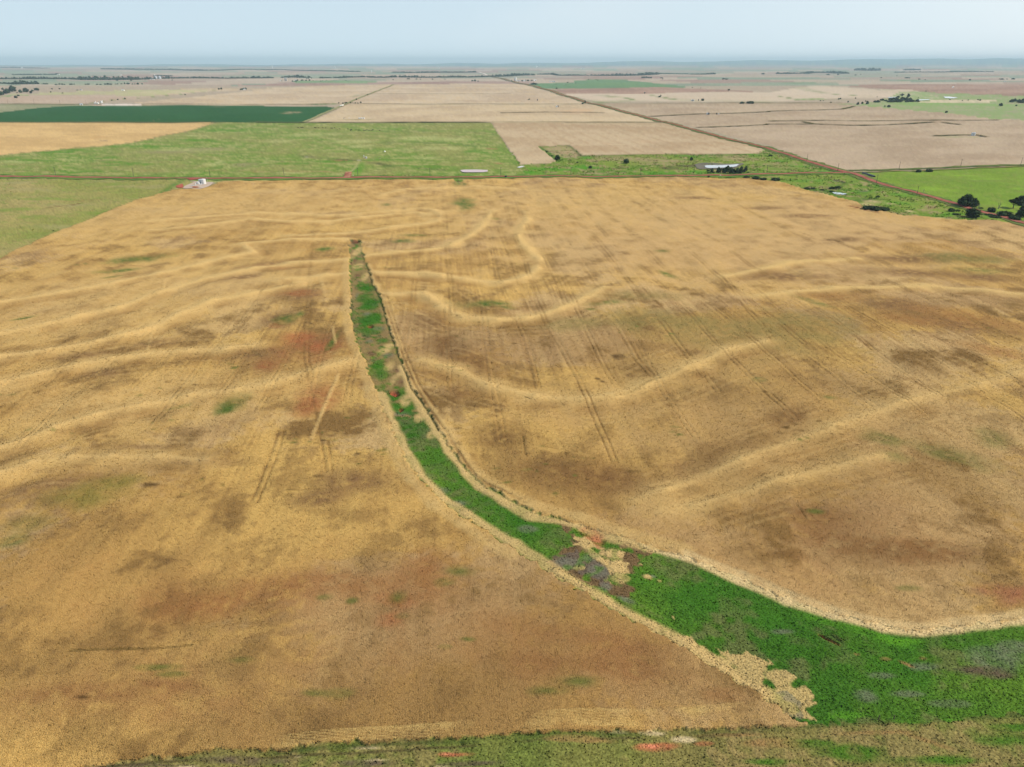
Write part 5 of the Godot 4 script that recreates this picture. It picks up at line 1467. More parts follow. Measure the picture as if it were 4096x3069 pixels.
	p = [618.7,2629,3.6,5.0, 622.4,2629,3.6,5.0, 626.1,2629,3.6,5.0, 490.5,1904,3.2,4.5, 493.2,1904,3.2,4.5, 494.5,1901,2.6,4.3, 515.1,1907,1.7,4.3, 520.5,1907,1.7,3.7, 646.3,2644,1.8,6.0]
	tank("western tank of the small far battery near a round tree", p[0], p[1], p[2], p[3], "far tank batteries")
	tank("centre tank of the small far battery near a round tree", p[4], p[5], p[6], p[7], "far tank batteries", "grey_steel")
	tank("eastern tank of the small far battery near a round tree", p[8], p[9], p[10], p[11], "far tank batteries")
	tank("western white tank on the ditch line east of the straight road", p[12], p[13], p[14], p[15], "far tank batteries")
	tank("eastern white tank on the ditch line east of the straight road", p[16], p[17], p[18], p[19], "far tank batteries", "grey_steel")
	tank("small dark tank beside the white pair on the ditch line", p[20], p[21], p[22], p[23], "", "dark_steel")
	vessel("dark upright vessel by the ditch line east of the straight road", p[24], p[25], 2.2, p[27], "dark_steel")
	vessel("white upright vessel by the ditch line east of the straight road", p[28], p[29], 1.8, p[31])
	vessel("dark upright vessel near the round tree in the far field", p[32], p[33], 2.4, p[35], "dark_steel")
	p = [130.8,2227,4.8,4.1, 134.9,2227,3.4,5.4, 87,2613,4.8,5.6]
	tank("white tank on the thin green strip west of the straight road", p[0], p[1], p[2], p[3])
	vessel("dark upright vessel beside the white tank on the green strip", p[4], p[5], 2.6, p[7], "dark_steel")
	vessel("dark upright vessel alone in the pale field west of the straight road", p[8], p[9], 3.0, p[11], "dark_steel")
	# the pumping site beyond the dark green crop
	p = [-1324.6,2458,6.0,6.9, -1332.9,2481,1.5,7.8, -1313.8,2416,7.6,4.9, -1323,2421,2.2,8.6, -1329,2425,3.7,4.4, -1360.9,2510,2.3,3.8, -1332.9,2355,7.1,5.7]
	tank("tall white tank of the pumping site beyond the dark green crop", p[0], p[1], p[2], p[3])
	vessel("thin white column beside the pumping site's tall tank", p[4], p[5], 2.0, p[7])
	tank("low white dome-like tank of the pumping site", p[8], p[9], p[10], p[11] * 0.7, "", "white_paint")
	vessel("thin white column at the pumping site's west side", p[12], p[13], 2.0, p[15])
	tank("small grey tank at the pumping site's west side", p[16], p[17], p[18], p[19], "", "galvanized")
	vessel("grey vessel behind the pumping site's low tank", p[20], p[21], 2.2, p[23], "grey_steel")
	barn("grey shed alone west of the pumping site", p[24], p[25], p[26], 8.0, p[27], 0.3, "galvanized", "roof_grey")


func sign_board(label: String, x: float, d: float, wide: float, tall: float) -> void:
	var o := thing("sign", label, "sign", at(x, d, 0.1))
	part("post", box_mesh(Vector3(0, tall * 0.5, 0), Vector3(0.1, tall, 0.1)), mats["pole_wood"], o)
	part("board", box_mesh(Vector3(0, tall - wide * 0.35, 0.08), Vector3(wide, wide * 0.8, 0.05)), mats["white_paint"], o)


func barn(label: String, x: float, d: float, wide: float, deep: float, tall: float, turn: float, wall: String, roof: String, group := "") -> void:
	var o := thing("barn", label, "barn", at(x, d, -0.1), turn, group)
	var eave := tall * 0.62
	var s := st_begin()
	prism(s, [Vector2(-deep * 0.5, 0), Vector2(-deep * 0.5, eave), Vector2(0, tall), Vector2(deep * 0.5, eave), Vector2(deep * 0.5, 0)], wide)
	var w := part("wall", st_end(s), mats[wall], o)
	w.rotation.y = PI / 2
	s = st_begin()
	for k in [-1.0, 1.0]:
		var a := Vector3(0, tall + 0.12, 0)
		var b := Vector3(k * (deep * 0.5 + 0.4), eave - 0.1, 0)
		var hz := Vector3(0, 0, wide * 0.5 + 0.4)
		var up := Vector3(0, 0.14, 0)
		quad(s, a - hz + up, a + hz + up, b + hz + up, b - hz + up)
		quad(s, a - hz, b - hz, b + hz, a + hz)
		quad(s, b - hz, b - hz + up, b + hz + up, b + hz)
		quad(s, a + hz, b + hz, b + hz + up, a + hz + up)
		quad(s, a - hz, a - hz + up, b - hz + up, b - hz)
	var rf := part("roof", st_end(s), mats[roof], o)
	rf.rotation.y = PI / 2
	part("door", box_mesh(Vector3(wide * 0.1, eave * 0.4, deep * 0.5 + 0.06), Vector3(wide * 0.18, eave * 0.8, 0.1)), mats["roof_dark"], o)


# ---------------------------------------------------------------- poles, car, truck, bales, posts

func build_roadside() -> void:
	var proto := Node3D.new()
	proto.set_meta("kind_name", "power_pole")
	proto.set_meta("category", "power pole")
	var s := st_begin()
	tube(s, Vector3(0, -0.3, 0), Vector3(0, 9.6, 0), 0.24, 0.17, 8)
	part("shaft", st_end(s), mats["pole_wood"], proto)
	part("crossarm", box_mesh(Vector3(0, 9.0, 0.16), Vector3(1.5, 0.14, 0.12)), mats["pole_wood"], proto)
	for k in [-0.65, 0.65]:
		part("insulator", lathe_mesh([Vector2(0.06, 0), Vector2(0.09, 0.1), Vector2(0.04, 0.22), Vector2(0.001, 0.24)], 6), mats["grey_steel"], proto, Vector3(k, 9.07, 0.16))
	var where := ["beyond the west pasture, far from any site", "north of the west pasture's red road", "just behind the gravel pad with white tanks", "between the gravel pad and the red entrance track", "beside the red entrance track into the cattle pasture", "midway between the entrance track and pink pond", "next to the pink pond and the black car", "by the green creek meadow's west end", "before the lone rounded trees of the meadow", "in front of the silvery pond's mud rim", "east of the dark clump of pond trees", "on the straight road north of the crossroads", "closest to the crossroads on its north side", "nearest the crossroads along the tan field", "midway along the verge of the wide tan field", "farthest east along the verge of the wide tan field", "just past the long dark bale wrap", "between the bale wrap and the big roadside tree", "by the grey pasture beyond the dark green crop", "second in the far row behind the dark green crop", "third in the far row behind the dark green crop", "beside the grey shed near the pumping site"]
	var a := [-535.4,859.2, -444.8,860.2, -352,852.8, -266.1,854.6, -180.1,855.5, -96.2,859.2, -13.2,863, 69.2,862, 152.2,866.7, 216.3,871.5, 307.3,884.1, 397.7,995.9, 399.8,901, 482.9,916.5, 570.7,935.8, 661.9,958.1, 402.4,805.1, 403.7,721.9, -1612,2436, -1528,2436, -1437,2422, -1335.7,2388]
	for k in where.size():
		var x: float = a[k * 2]
		var d: float = a[k * 2 + 1]
		var big := 1.0 if k < 18 else 1.35
		var c := twin(proto, "wooden power pole " + where[k], at(x, d), 0.1 * sin(k * 3.0), Vector3(1, big, 1), "power poles along the red roads" if k < 18 else "far power poles behind the dark green crop")
		c.rotation.z = 0.02 * sin(k * 5.0)
	proto.free()

	# black car at the field entrance
	var p := [-7.1,848.6,2.1,1.7]
	var o := thing("parked_car", "black car parked on the verge of the red road by the wheat", "car", at(p[0], p[1], 0.35), 1.25)
	s = st_begin()
	prism(s, [Vector2(-2.35, 0.35), Vector2(-2.4, 0.9), Vector2(-2.2, 1.05), Vector2(1.1, 1.08), Vector2(2.2, 0.95), Vector2(2.35, 0.7), Vector2(2.3, 0.35)], 1.9)
	part("body", st_end(s), mats["car_black"], o)
	s = st_begin()
	prism(s, [Vector2(-2.2, 1.05), Vector2(-1.95, 1.62), Vector2(0.2, 1.66), Vector2(1.1, 1.07)], 1.62)
	part("window", st_end(s), mats["glass"], o)
	part("roof", box_mesh(Vector3(-0.85, 1.69, 0), Vector3(2.1, 0.07, 1.55)), mats["car_black"], o)
	for q in [Vector3(-1.45, 0.36, 0.86), Vector3(1.45, 0.36, 0.86), Vector3(-1.45, 0.36, -0.86), Vector3(1.45, 0.36, -0.86)]:
		s = st_begin()
		tube(s, Vector3(0, 0, -0.12), Vector3(0, 0, 0.12), 0.36, 0.36, 14)
		var w := part("wheel", st_end(s), mats["tyre"], o, q)
		s = st_begin()
		tube(s, Vector3(0, 0, -0.13), Vector3(0, 0, 0.13), 0.2, 0.2, 10)
		part("rim", st_end(s), mats["galvanized"], w)
	for k in [-0.7, 0.7]:
		part("headlight", box_mesh(Vector3(2.3, 0.78, k), Vector3(0.08, 0.16, 0.34)), mats["lamp_white"], o)
		part("tail_light", box_mesh(Vector3(-2.38, 0.85, k), Vector3(0.06, 0.24, 0.26)), mats["lamp_red"], o)

	# long dark wrap of bales at the crossroads
	var e := [422.4,882, 422.3,852.5]
	var u := Vector2(e[0], e[1])
	var v := Vector2(e[2], e[3])
	var long := u.distance_to(v)
	o = thing("silage_bale_row", "long dark plastic-wrapped row of bales beside the crossroads", "bale row", at((u.x + v.x) * 0.5, (u.y + v.y) * 0.5, 0.0), atan2(v.y - u.y, v.x - u.x))
	var count := int(long / 1.7)
	for k in count:
		s = st_begin()
		var x0 := -long * 0.5 + k * long / count
		var dx := long / count
		var r := 1.75 + 0.12 * sin(k * 2.3)
		var ring: Array[Vector3] = []
		for m in 13:
			var an := PI * m / 12.0
			ring.append(Vector3(0, sin(an) * r * 1.05, cos(an) * r))
		var xs := [0.02, 0.22, 0.78, 0.98]
		var rs := [0.93, 1.0, 1.0, 0.93]
		s.set_smooth_group(1)
		for m in 3:
			for n in 12:
				quad(s, Vector3(x0 + dx * xs[m], 0, 0) + ring[n] * rs[m], Vector3(x0 + dx * xs[m], 0, 0) + ring[n + 1] * rs[m], Vector3(x0 + dx * xs[m + 1], 0, 0) + ring[n + 1] * rs[m + 1], Vector3(x0 + dx * xs[m + 1], 0, 0) + ring[n] * rs[m + 1])
		if k == 0 or k == count - 1:
			s.set_smooth_group(-1)
			var cx := x0 + dx * (0.02 if k == 0 else 0.98)
			for n in 12:
				s.add_vertex(Vector3(cx, 0, 0)); s.add_vertex(Vector3(cx, 0, 0) + ring[n] * 0.93); s.add_vertex(Vector3(cx, 0, 0) + ring[n + 1] * 0.93)
		part("wrapped_bale", st_end(s), mats["wrap"], o)

	# white lorry on the farm lane
	p = [-510.9,2282,16.1,4.3]
	o = thing("lorry", "white articulated lorry on the lane beside the row of dark trees", "lorry", at(p[0], p[1], 0.7), 0.95)
	part("trailer", box_mesh(Vector3(1.8, 2.6, 0), Vector3(11.5, 2.7, 2.5)), mats["white_paint"], o)
	part("chassis", box_mesh(Vector3(0.5, 1.0, 0), Vector3(15.5, 0.35, 1.2)), mats["dark_steel"], o)
	s = st_begin()
	prism(s, [Vector2(-8.3, 0.7), Vector2(-8.3, 1.9), Vector2(-7.0, 2.1), Vector2(-6.6, 3.3), Vector2(-4.6, 3.6), Vector2(-4.6, 0.7)], 2.3)
	part("cab", st_end(s), mats["white_paint"], o)
	part("windscreen", box_mesh(Vector3(-6.95, 2.7, 0), Vector3(0.3, 0.9, 2.0)), mats["glass"], o)
	for q in [-7.4, -4.2, -3.0, 5.4, 6.7]:
		for side in [-1.0, 1.0]:
			s = st_begin()
			tube(s, Vector3(0, 0, -0.2), Vector3(0, 0, 0.2), 0.52, 0.52, 12)
			part("wheel", st_end(s), mats["tyre"], o, Vector3(q, 0.52, side))

	# the two fence posts that show at the bottom
	p = [74.5,103.2,0.2,0.8, 77.7,103.3,0.2,0.6]
	for k in 2:
		o = thing("fence_post", ["taller dark fence post at the waterway's lower grassy edge", "shorter dark fence post east of the taller one by the waterway"][k], "fence post", at(p[k * 4], p[k * 4 + 1], -0.1), 0.2)
		s = st_begin()
		tube(s, Vector3(0, 0, 0), Vector3(0.06 - 0.1 * k, p[k * 4 + 3] + 0.6, 0), 0.11, 0.09, 8)
		part("shaft", st_end(s), mats["pole_wood"], o)


# ---------------------------------------------------------------- cattle

func cow_mesh() -> ArrayMesh:
	# bones: ends and radii; the skin is the zero level of their smooth union
	var bones := [
		[Vector3(-0.75, 1.05, 0), Vector3(0.55, 1.0, 0), 0.36, 0.38], [Vector3(0.55, 1.1, 0), Vector3(1.0, 0.85, 0), 0.27, 0.19],
		[Vector3(1.0, 0.85, 0), Vector3(1.32, 0.5, 0), 0.16, 0.09], [Vector3(-1.02, 1.25, 0), Vector3(-1.1, 0.5, 0), 0.05, 0.04],
	]
	for z in [-0.2, 0.2]:
		bones.append([Vector3(0.55, 0.75, z), Vector3(0.52, 0.0, z), 0.14, 0.065])
		bones.append([Vector3(-0.75, 0.85, z), Vector3(-0.88, 0.45, z), 0.2, 0.09])
		bones.append([Vector3(-0.88, 0.45, z), Vector3(-0.8, 0.0, z), 0.09, 0.065])
	var cell := 0.075
	var lo := Vector3(-1.3, -0.15, -0.6)
	var nx := 38
	var ny := 24
	var nz := 16
	var field := PackedFloat32Array()
	field.resize(nx * ny * nz)
	for i in nx:
		for j in ny:
			for k in nz:
				var p := lo + Vector3(i, j, k) * cell
				var acc := 0.0
				for b in bones:
					var u: Vector3 = b[0]
					var v: Vector3 = b[1]
					var t := clampf((p - u).dot(v - u) / (v - u).length_squared(), 0.0, 1.0)
					acc += exp(-((p - u.lerp(v, t)).length() - lerpf(b[2], b[3], t)) * 18.0)
				field[(i * ny + j) * nz + k] = -log(acc) / 18.0
	var ids := {}
	var verts := PackedVector3Array()
	var idx := PackedInt32Array()
	for i in nx - 1:
		for j in ny - 1:
			for k in nz - 1:
				var sum := Vector3.ZERO
				var hits := 0
				for e in [[0, 1], [0, 2], [0, 4], [1, 3], [1, 5], [2, 3], [2, 6], [3, 7], [4, 5], [4, 6], [5, 7], [6, 7]]:
					var a := Vector3i(i + (e[0] & 1), j + ((e[0] >> 1) & 1), k + ((e[0] >> 2) & 1))
					var c := Vector3i(i + (e[1] & 1), j + ((e[1] >> 1) & 1), k + ((e[1] >> 2) & 1))
					var fa := field[(a.x * ny + a.y) * nz + a.z]
					var fc := field[(c.x * ny + c.y) * nz + c.z]
					if (fa < 0.0) != (fc < 0.0):
						sum += Vector3(a).lerp(Vector3(c), fa / (fa - fc))
						hits += 1
				if hits:
					ids[Vector3i(i, j, k)] = verts.size()
					verts.append(lo + sum / hits * cell)
	for i in range(1, nx - 1):
		for j in range(1, ny - 1):
			for k in range(1, nz - 1):
				var f0 := field[(i * ny + j) * nz + k]
				for ax in 3:
					var step: Vector3i = [Vector3i(1, 0, 0), Vector3i(0, 1, 0), Vector3i(0, 0, 1)][ax]
					var q := Vector3i(i, j, k) + step
					var f1 := field[(q.x * ny + q.y) * nz + q.z]
					if (f0 < 0.0) == (f1 < 0.0):
						continue
					var b1: Vector3i = [Vector3i(0, 1, 0), Vector3i(0, 0, 1), Vector3i(1, 0, 0)][ax]
					var b2: Vector3i = [Vector3i(0, 0, 1), Vector3i(1, 0, 0), Vector3i(0, 1, 0)][ax]
					var c0 := Vector3i(i, j, k)
					var w: Array[int] = [ids.get(c0 - b1 - b2, -1), ids.get(c0 - b2, -1), ids.get(c0, -1), ids.get(c0 - b1, -1)]
					if w.has(-1):
						continue
					if f0 < 0.0:
						idx.append_array(PackedInt32Array([w[0], w[2], w[1], w[0], w[3], w[2]]))
					else:
						idx.append_array(PackedInt32Array([w[0], w[1], w[2], w[0], w[2], w[3]]))
	var arr := []
	arr.resize(Mesh.ARRAY_MAX)
	arr[Mesh.ARRAY_VERTEX] = verts
	arr[Mesh.ARRAY_INDEX] = idx
	var s := SurfaceTool.new()
	s.create_from_arrays(arr)
	s.generate_normals()
	return s.commit()


func build_cattle() -> void:
	var mesh := cow_mesh()
	var p := [-433.2,1522, -427,1519, -425.1,1520, -424.3,1522, -421.1,1518, -397.6,1514, -394.9,1513, -388.6,1510, -381.2,1513, -374,1508, -362.7,1507, -359.3,1504, -357.1,1512, -342.6,1472.1, -341.3,1487.4, -325.9,1491.6, -313.5,1459.1, -315,1473.1, -317.6,1481.3, -306.7,1477.2, -301.2,1468.1, -299.6,1471.1, -295.9,1468.1, -291,1470.1, -287.2,1464.1, -286.8,1474.1, -286.9,1485.4, -281,1469.1, -277.9,1469.1, -274,1467.1, -275.3,1484.3, -264.7,1465.1, -258.1,1463.1]
	for k in range(0, p.size(), 2):
		var o := MeshInstance3D.new()
		o.name = numbered("cow")
		o.mesh = mesh
		o.set_surface_override_material(0, mats["cow_black"])
		add_child(o)
		o.position = at(p[k], p[k + 1], 0.05)
		o.rotation.y = [0.2, 2.9, 0.7, -0.4, 3.4, 1.2][(k / 2 * 5) % 6]
		o.scale = Vector3.ONE * (0.75 if (k / 2) % 9 == 4 else 1.12)
		var rank := 1
		for m in range(0, p.size(), 2):
			if p[m] / (p[m + 1] + 55.0) < p[k] / (p[k + 1] + 55.0):
				rank += 1
		tag(o, "%s black cow from the west in the line grazing across the pasture" % nth(rank), "cow", "cattle grazing in the green pasture")


# ---------------------------------------------------------------- trees

func crown_mesh(sd: int, style: String, leaves: int, leaf: float) -> ArrayMesh:
	var r := RandomNumberGenerator.new()
	r.seed = sd
	var lobes: Array = []   # centre, radii; in a box one wide and one tall
	match style:
		"umbrella":
			for k in 9:
				var a := k * 2.4 + r.randf()
				var q := sqrt(float(k) / 9.0) * 0.34
				lobes.append([Vector3(cos(a) * q, 0.70 - q * 0.35 + r.randf_range(-0.06, 0.08), sin(a) * q), Vector3(0.17, 0.14, 0.17) * r.randf_range(0.85, 1.15)])
			lobes.append([Vector3(0.05, 0.9, 0.0), Vector3(0.08, 0.1, 0.08)])
		"bush":
			for k in 8:
				var a := k * 2.4 + r.randf()
				var q := sqrt(float(k) / 8.0) * 0.34
				lobes.append([Vector3(cos(a) * q, 0.40 - q * 0.35 + r.randf_range(-0.06, 0.1), sin(a) * q), Vector3(0.24, 0.40, 0.24) * r.randf_range(0.8, 1.15)])
		"tall":
			for k in 7:
				var a := k * 2.4 + r.randf()
				var y := 0.32 + 0.58 * k / 7.0
				var q := 0.20 * (1.1 - absf(y - 0.5))
				lobes.append([Vector3(cos(a) * q, y, sin(a) * q), Vector3(0.26, 0.17, 0.26) * (1.25 - 0.6 * y) * r.randf_range(0.85, 1.2)])
		_:
			for k in 11:
				var a := k * 2.4 + r.randf()
				var q := sqrt(float(k) / 11.0) * 0.32
				lobes.append([Vector3(cos(a) * q, 0.56 - q * 0.45 + r.randf_range(-0.18, 0.2), sin(a) * q), Vector3(0.20, 0.23, 0.20) * r.randf_range(0.7, 1.2)])
			for k in 5:
				var a := k * 1.26 + r.randf()
				lobes.append([Vector3(cos(a) * 0.27, r.randf_range(0.2, 0.34), sin(a) * 0.27), Vector3(0.17, 0.16, 0.17) * r.randf_range(0.8, 1.2)])
			lobes.append([Vector3(r.randf_range(-0.06, 0.06), 0.80, r.randf_range(-0.06, 0.06)), Vector3(0.2, 0.2, 0.2)])
	var s := SurfaceTool.new()
	s.begin(Mesh.PRIMITIVE_TRIANGLES)
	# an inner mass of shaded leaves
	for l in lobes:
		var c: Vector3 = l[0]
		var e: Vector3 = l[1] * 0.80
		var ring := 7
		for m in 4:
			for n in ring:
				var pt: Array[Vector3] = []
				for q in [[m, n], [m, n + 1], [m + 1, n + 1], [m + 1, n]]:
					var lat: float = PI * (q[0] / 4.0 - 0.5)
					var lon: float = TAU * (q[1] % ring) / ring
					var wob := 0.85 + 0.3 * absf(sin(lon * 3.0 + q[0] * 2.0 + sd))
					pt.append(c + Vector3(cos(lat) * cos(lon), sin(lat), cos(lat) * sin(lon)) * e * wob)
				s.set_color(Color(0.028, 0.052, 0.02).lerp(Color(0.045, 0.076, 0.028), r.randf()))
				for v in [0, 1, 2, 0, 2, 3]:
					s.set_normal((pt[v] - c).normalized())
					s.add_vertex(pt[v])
	for k in leaves:
		var l: Array = lobes[r.randi() % lobes.size()]
		var dir := Vector3(r.randfn(), r.randfn(), r.randfn()).normalized()
		var e: Vector3 = l[1]
		var p: Vector3 = l[0] + dir * e * r.randf_range(0.78, 1.18)
		if p.y < 0.02:
			p.y = 0.02 + r.randf() * 0.05
		var n := (dir + Vector3(r.randfn(), r.randfn(), r.randfn()) * 0.45).normalized()
		var u := n.cross(Vector3(r.randfn(), r.randfn(), r.randfn())).normalized() * leaf * r.randf_range(0.6, 1.3)
		var v := n.cross(u).normalized() * leaf * r.randf_range(0.5, 1.1)
		var nn := (dir + n * 0.5).normalized()
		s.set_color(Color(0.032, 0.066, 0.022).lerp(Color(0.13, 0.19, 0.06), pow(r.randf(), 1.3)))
		for w in [p - u, p - v * 0.8 + u * 0.2, p + u, p - u, p + u, p + v]:
			s.set_normal(nn)
			s.add_vertex(w)
	return s.commit()


func trunk_mesh(sd: int, style: String) -> ArrayMesh:
	var r := RandomNumberGenerator.new()
	r.seed = sd
	var s := st_begin()
	var fork := Vector3(r.randf_range(-0.03, 0.03), 0.3 if style == "umbrella" else 0.24, 0)
	tube(s, Vector3(0, -0.03, 0), fork, 0.035, 0.028, 7)
	for k in 5:
		var a := k * 2.4 + r.randf()
		var reach := 0.28 if style == "umbrella" else 0.18
		var mid := fork + Vector3(cos(a) * reach * 0.5, 0.16, sin(a) * reach * 0.5)
		tube(s, fork, mid, 0.022, 0.014, 6)
		tube(s, mid, mid + Vector3(cos(a + 0.3) * reach * 0.6, 0.18, sin(a + 0.3) * reach * 0.6), 0.014, 0.006, 5)
	return st_end(s)


func tree_proto(kind: String, style: String, sd: int, leaves: int, leaf: float) -> Node3D:
	var o := Node3D.new()
	o.set_meta("kind_name", kind)
	o.set_meta("category", "bush" if style == "bush" else "tree")
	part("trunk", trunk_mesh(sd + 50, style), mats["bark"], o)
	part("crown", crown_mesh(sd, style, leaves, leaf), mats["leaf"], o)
	return o


var protos := {}

func nth(k: int) -> String:
	var units := ["", "first", "second", "third", "fourth", "fifth", "sixth", "seventh", "eighth", "ninth", "tenth", "eleventh", "twelfth", "thirteenth", "fourteenth", "fifteenth", "sixteenth", "seventeenth", "eighteenth", "nineteenth", "twentieth"]
	if k <= 20:
		return units[k]
	if k == 30:
		return "thirtieth"
	return ("twenty-" if k < 30 else "thirty-") + units[k % 10]


func plant(key: String, label: String, a: Array, group := "") -> void:
	var n := a.size() / 4
	for k in range(0, a.size() - 3, 4):
		var rank := 1
		for m in range(0, a.size() - 3, 4):
			if a[m] / (a[m + 1] + 55.0) < a[k] / (a[k + 1] + 55.0):
				rank += 1
		var own := label if n == 1 else "%s, %s from the west" % [label, nth(rank)]
		var list: Array = protos[key]
		var p: Node3D = list[rng.randi() % list.size()]
		var w: float = a[k + 2]
		twin(p, own, at(a[k], a[k + 1], -0.15), rng.randf() * TAU, Vector3(w, a[k + 3] * 1.02, w), group)


func build_trees() -> void:
	protos["hero"] = [tree_proto("tree", "round", 11, 2600, 0.034), tree_proto("tree", "round", 12, 2600, 0.034)]
	protos["umbrella"] = [tree_proto("tree", "umbrella", 21, 1700, 0.032)]
	protos["brush"] = [tree_proto("bush", "bush", 31, 1100, 0.045), tree_proto("bush", "bush", 32, 1100, 0.045)]
	protos["mid"] = [tree_proto("tree", "round", 41, 420, 0.07), tree_proto("tree", "round", 42, 420, 0.07), tree_proto("tree", "round", 43, 420, 0.07)]
	protos["slim"] = [tree_proto("tree", "tall", 51, 300, 0.075), tree_proto("tree", "tall", 52, 300, 0.075)]
	protos["far"] = [tree_proto("tree", "round", 61, 110, 0.13), tree_proto("tree", "bush", 62, 110, 0.13), tree_proto("tree", "round", 63, 110, 0.13)]
	protos["far_slim"] = [tree_proto("tree", "tall", 71, 90, 0.13)]
	# the grove by the red road
	plant("hero", "biggest dark tree beside the red road, its shadow across the road", [420.3,667.2,16.6,11.3])
	plant("hero", "lower spreading tree joined to the biggest roadside tree's east side", [427.9,667.2,10.6,8.0])
	plant("hero", "dense round tree on the wheat's side of the red road", [396.1,615,13.5,8.3])
	plant("umbrella", "open umbrella-shaped tree standing in the vivid green field", [460.5,660.1,13.1,9.8])
	plant("hero", "dark tree behind the umbrella-shaped tree at the field's corner", [486.3,685.5,14.3,6.5])
	plant("brush", "dark upright bush beside the bare dead tree", [428.4,641,7.3,5.6])
	plant("brush", "wide low dark bush between the road and the vivid field", [425.9,618.9,13.0,5.9])
	plant("hero", "greyish green tree at the road's eastern end", [439.7,617.3,10.2,7.7])
	plant("brush", "dark bush under the greyish green tree by the road", [426.1,604.4,10.0,5.7])
	plant("hero", "dark tree at the frame's east edge above the greyish tree", [463.2,649.8,8.4,4.9])
	plant("brush", "dark bush between the wide low bush and the greyish tree", [430.6,616.5,5.2,3.4])
	plant("brush", "dark bush under the umbrella-shaped tree's neighbour", [476.7,674.4,6.7,3.7])
	plant("brush", "small dark bush west of the dense round tree", [393.6,643,6.1,3.8])
	plant("brush", "low bush between the small dark bush and the round tree", [400.9,644.7,4.5,1.9])
	plant("brush", "low scrub just west of the dense round tree's shadow", [389.5,626.7,6.9,1.9])
	plant("brush", "low scrub patch on the bank below the red road", [416.1,623.5,8.1,1.9])
	plant("brush", "second low scrub patch down the bank below the red road", [414.3,612.7,9.8,2.1])
	plant("brush", "dark scrub at the foot of the twin dead trunks", [429.6,658.4,4.6,1.6])
	plant("brush", "long dark thicket at the bare red corner of the wheat", [322.7,651.1,11.6,3.4, 327.4,645.6,12.5,4.2, 334.7,645.6,9.4,3.5], "thicket by the wheat's red corner")
	plant("brush", "small dark bush alone in the creek meadow", [362.2,715.2,3.9,2.5])
	plant("brush", "brush along the creek above the small bright pond", [312.6,768.8,6.1,2.5, 318.8,768.8,6.1,2.0, 340.2,770.3,8.6,2.5, 346.4,773.4,6.2,2.7, 324.4,758.4,4.8,1.7, 329.9,749.7,4.8,1.7], "brush along the meadow's creek")
	plant("brush", "dark bush on the verge under the tan field, nearer the crossroads", [496.8,896,7.1,4.0])
	plant("brush", "dark bush on the verge under the tan field, with dead branches", [510.6,898,8.5,4.5])
	plant("brush", "dark shrubs in the meadow west of the red crossroads", [269.5,841,8.0,2.7, 277.4,832.2,10.6,3.7, 284.4,825.3,9.2,3.1, 296.2,821.8,11.7,3.9], "shrubs along the wheat's northeast edge")
	plant("brush", "grey brush pile at the meadow by the straight road", [367.6,1052.9,6.6,2.6])
	# the pond clump and the meadow's lone trees
	plant("mid", "small rounded tree west of the pond clump, dark against the silvery water", [250.8,890.2,7.1,6.8])
	plant("mid", "slimmer tree at the pond clump's western end", [241.2,885.1,4.9,5.6])
	plant("brush", "lighter green bush at the foot of the pond clump's western tree", [239.9,896.8,4.6,2.7])
	plant("brush", "dark low bush in front of the pond clump's western tree", [236.9,882.4,3.9,2.0, 243.5,885.1,3.6,2.0], "bushes under the pond clump's western tree")
	plant("slim", "little round-topped tree between the two western pond trees", [258.7,906.3,1.5,3.7])
	plant("mid", "tallest tree of the dark clump by the silvery pond", [260.9,887.4,10.8,8.9])
	plant("mid", "dark tree hugging the tallest pond tree's west side", [256.6,887.4,6.2,6.6])
	plant("mid", "dark tree hugging the tallest pond tree's east side", [264.5,886.3,5.6,7.9])
	plant("mid", "dark middle tree in the eastern half of the pond clump", [266.5,881.7,6.2,6.2])
	plant("mid", "rounded dark tree in the eastern half of the pond clump", [270.5,881,5.9,7.0])
	plant("mid", "bulky dark tree near the pond clump's eastern end", [274.5,880.6,6.2,7.5])
	plant("slim", "narrow dark tree near the pond clump's eastern end", [279,882.8,3.9,5.9])
	plant("mid", "easternmost tree of the pond clump, its trunk showing", [284.8,894.4,5.6,6.8])
	plant("mid", "pale lime tree peeping out behind the pond clump", [287.8,920.9,5.1,3.7])
	plant("brush", "small dark bush east of the pond clump", [284.8,884,2.6,2.0])
	plant("brush", "round dark bush on the verge between road and wheat", [228.1,848.7,2.8,2.5])
	plant("mid", "round dark tree at the notched corner of the tan field", [62.1,1008.4,9.5,7.3])
	plant("mid", "lone tree with a narrow base in the middle of the meadow", [150.1,968.4,8.5,6.7])
	plant("mid", "small lone tree near the meadow's upper edge", [243.3,1000.9,5.0,5.0])
	plant("brush", "dark bush in the lower middle of the meadow", [99,930.3,4.7,3.8])
	plant("brush", "little bush near the notched corner's round tree", [86.6,974.3,3.4,2.5])
	plant("brush", "low dark shrub around the bare notch of the tan field", [51.8,1104.2,3.5,1.4, 57,1054.2,3.6,1.7, 71.9,1068.1,2.7,1.2, 84.4,1150.9,2.5,1.1, 68.7,1175.6,2.9,1.1, 96.6,1104.2,2.4,1.2, 98.5,1066.7,2.3,1.3], "shrubs around the bare notch")
	# trees standing in the far fields
	plant("mid", "dark tree of the short row on the farm lane", [-551.3,2426,4.3,4.3, -537.4,2421,5.3,5.0, -532,2427,4.5,5.5, -528.2,2427,4.8,5.3, -525.7,2427,4.0,4.5], "western half of the dark tree row on the farm lane")
	plant("slim", "pointed dark tree of the short row by the farm lane", [-512.1,2415,4.3,6.3, -508,2421,3.5,5.0, -502.2,2421,3.5,4.0, -497.4,2421,4.3,5.0, -491.4,2421,4.3,4.5, -487.2,2423,3.3,3.3], "eastern half of the dark tree row on the farm lane")
	plant("slim", "tallest pointed tree at the east end of the farm lane row", [-479.2,2415,5.8,7.8])
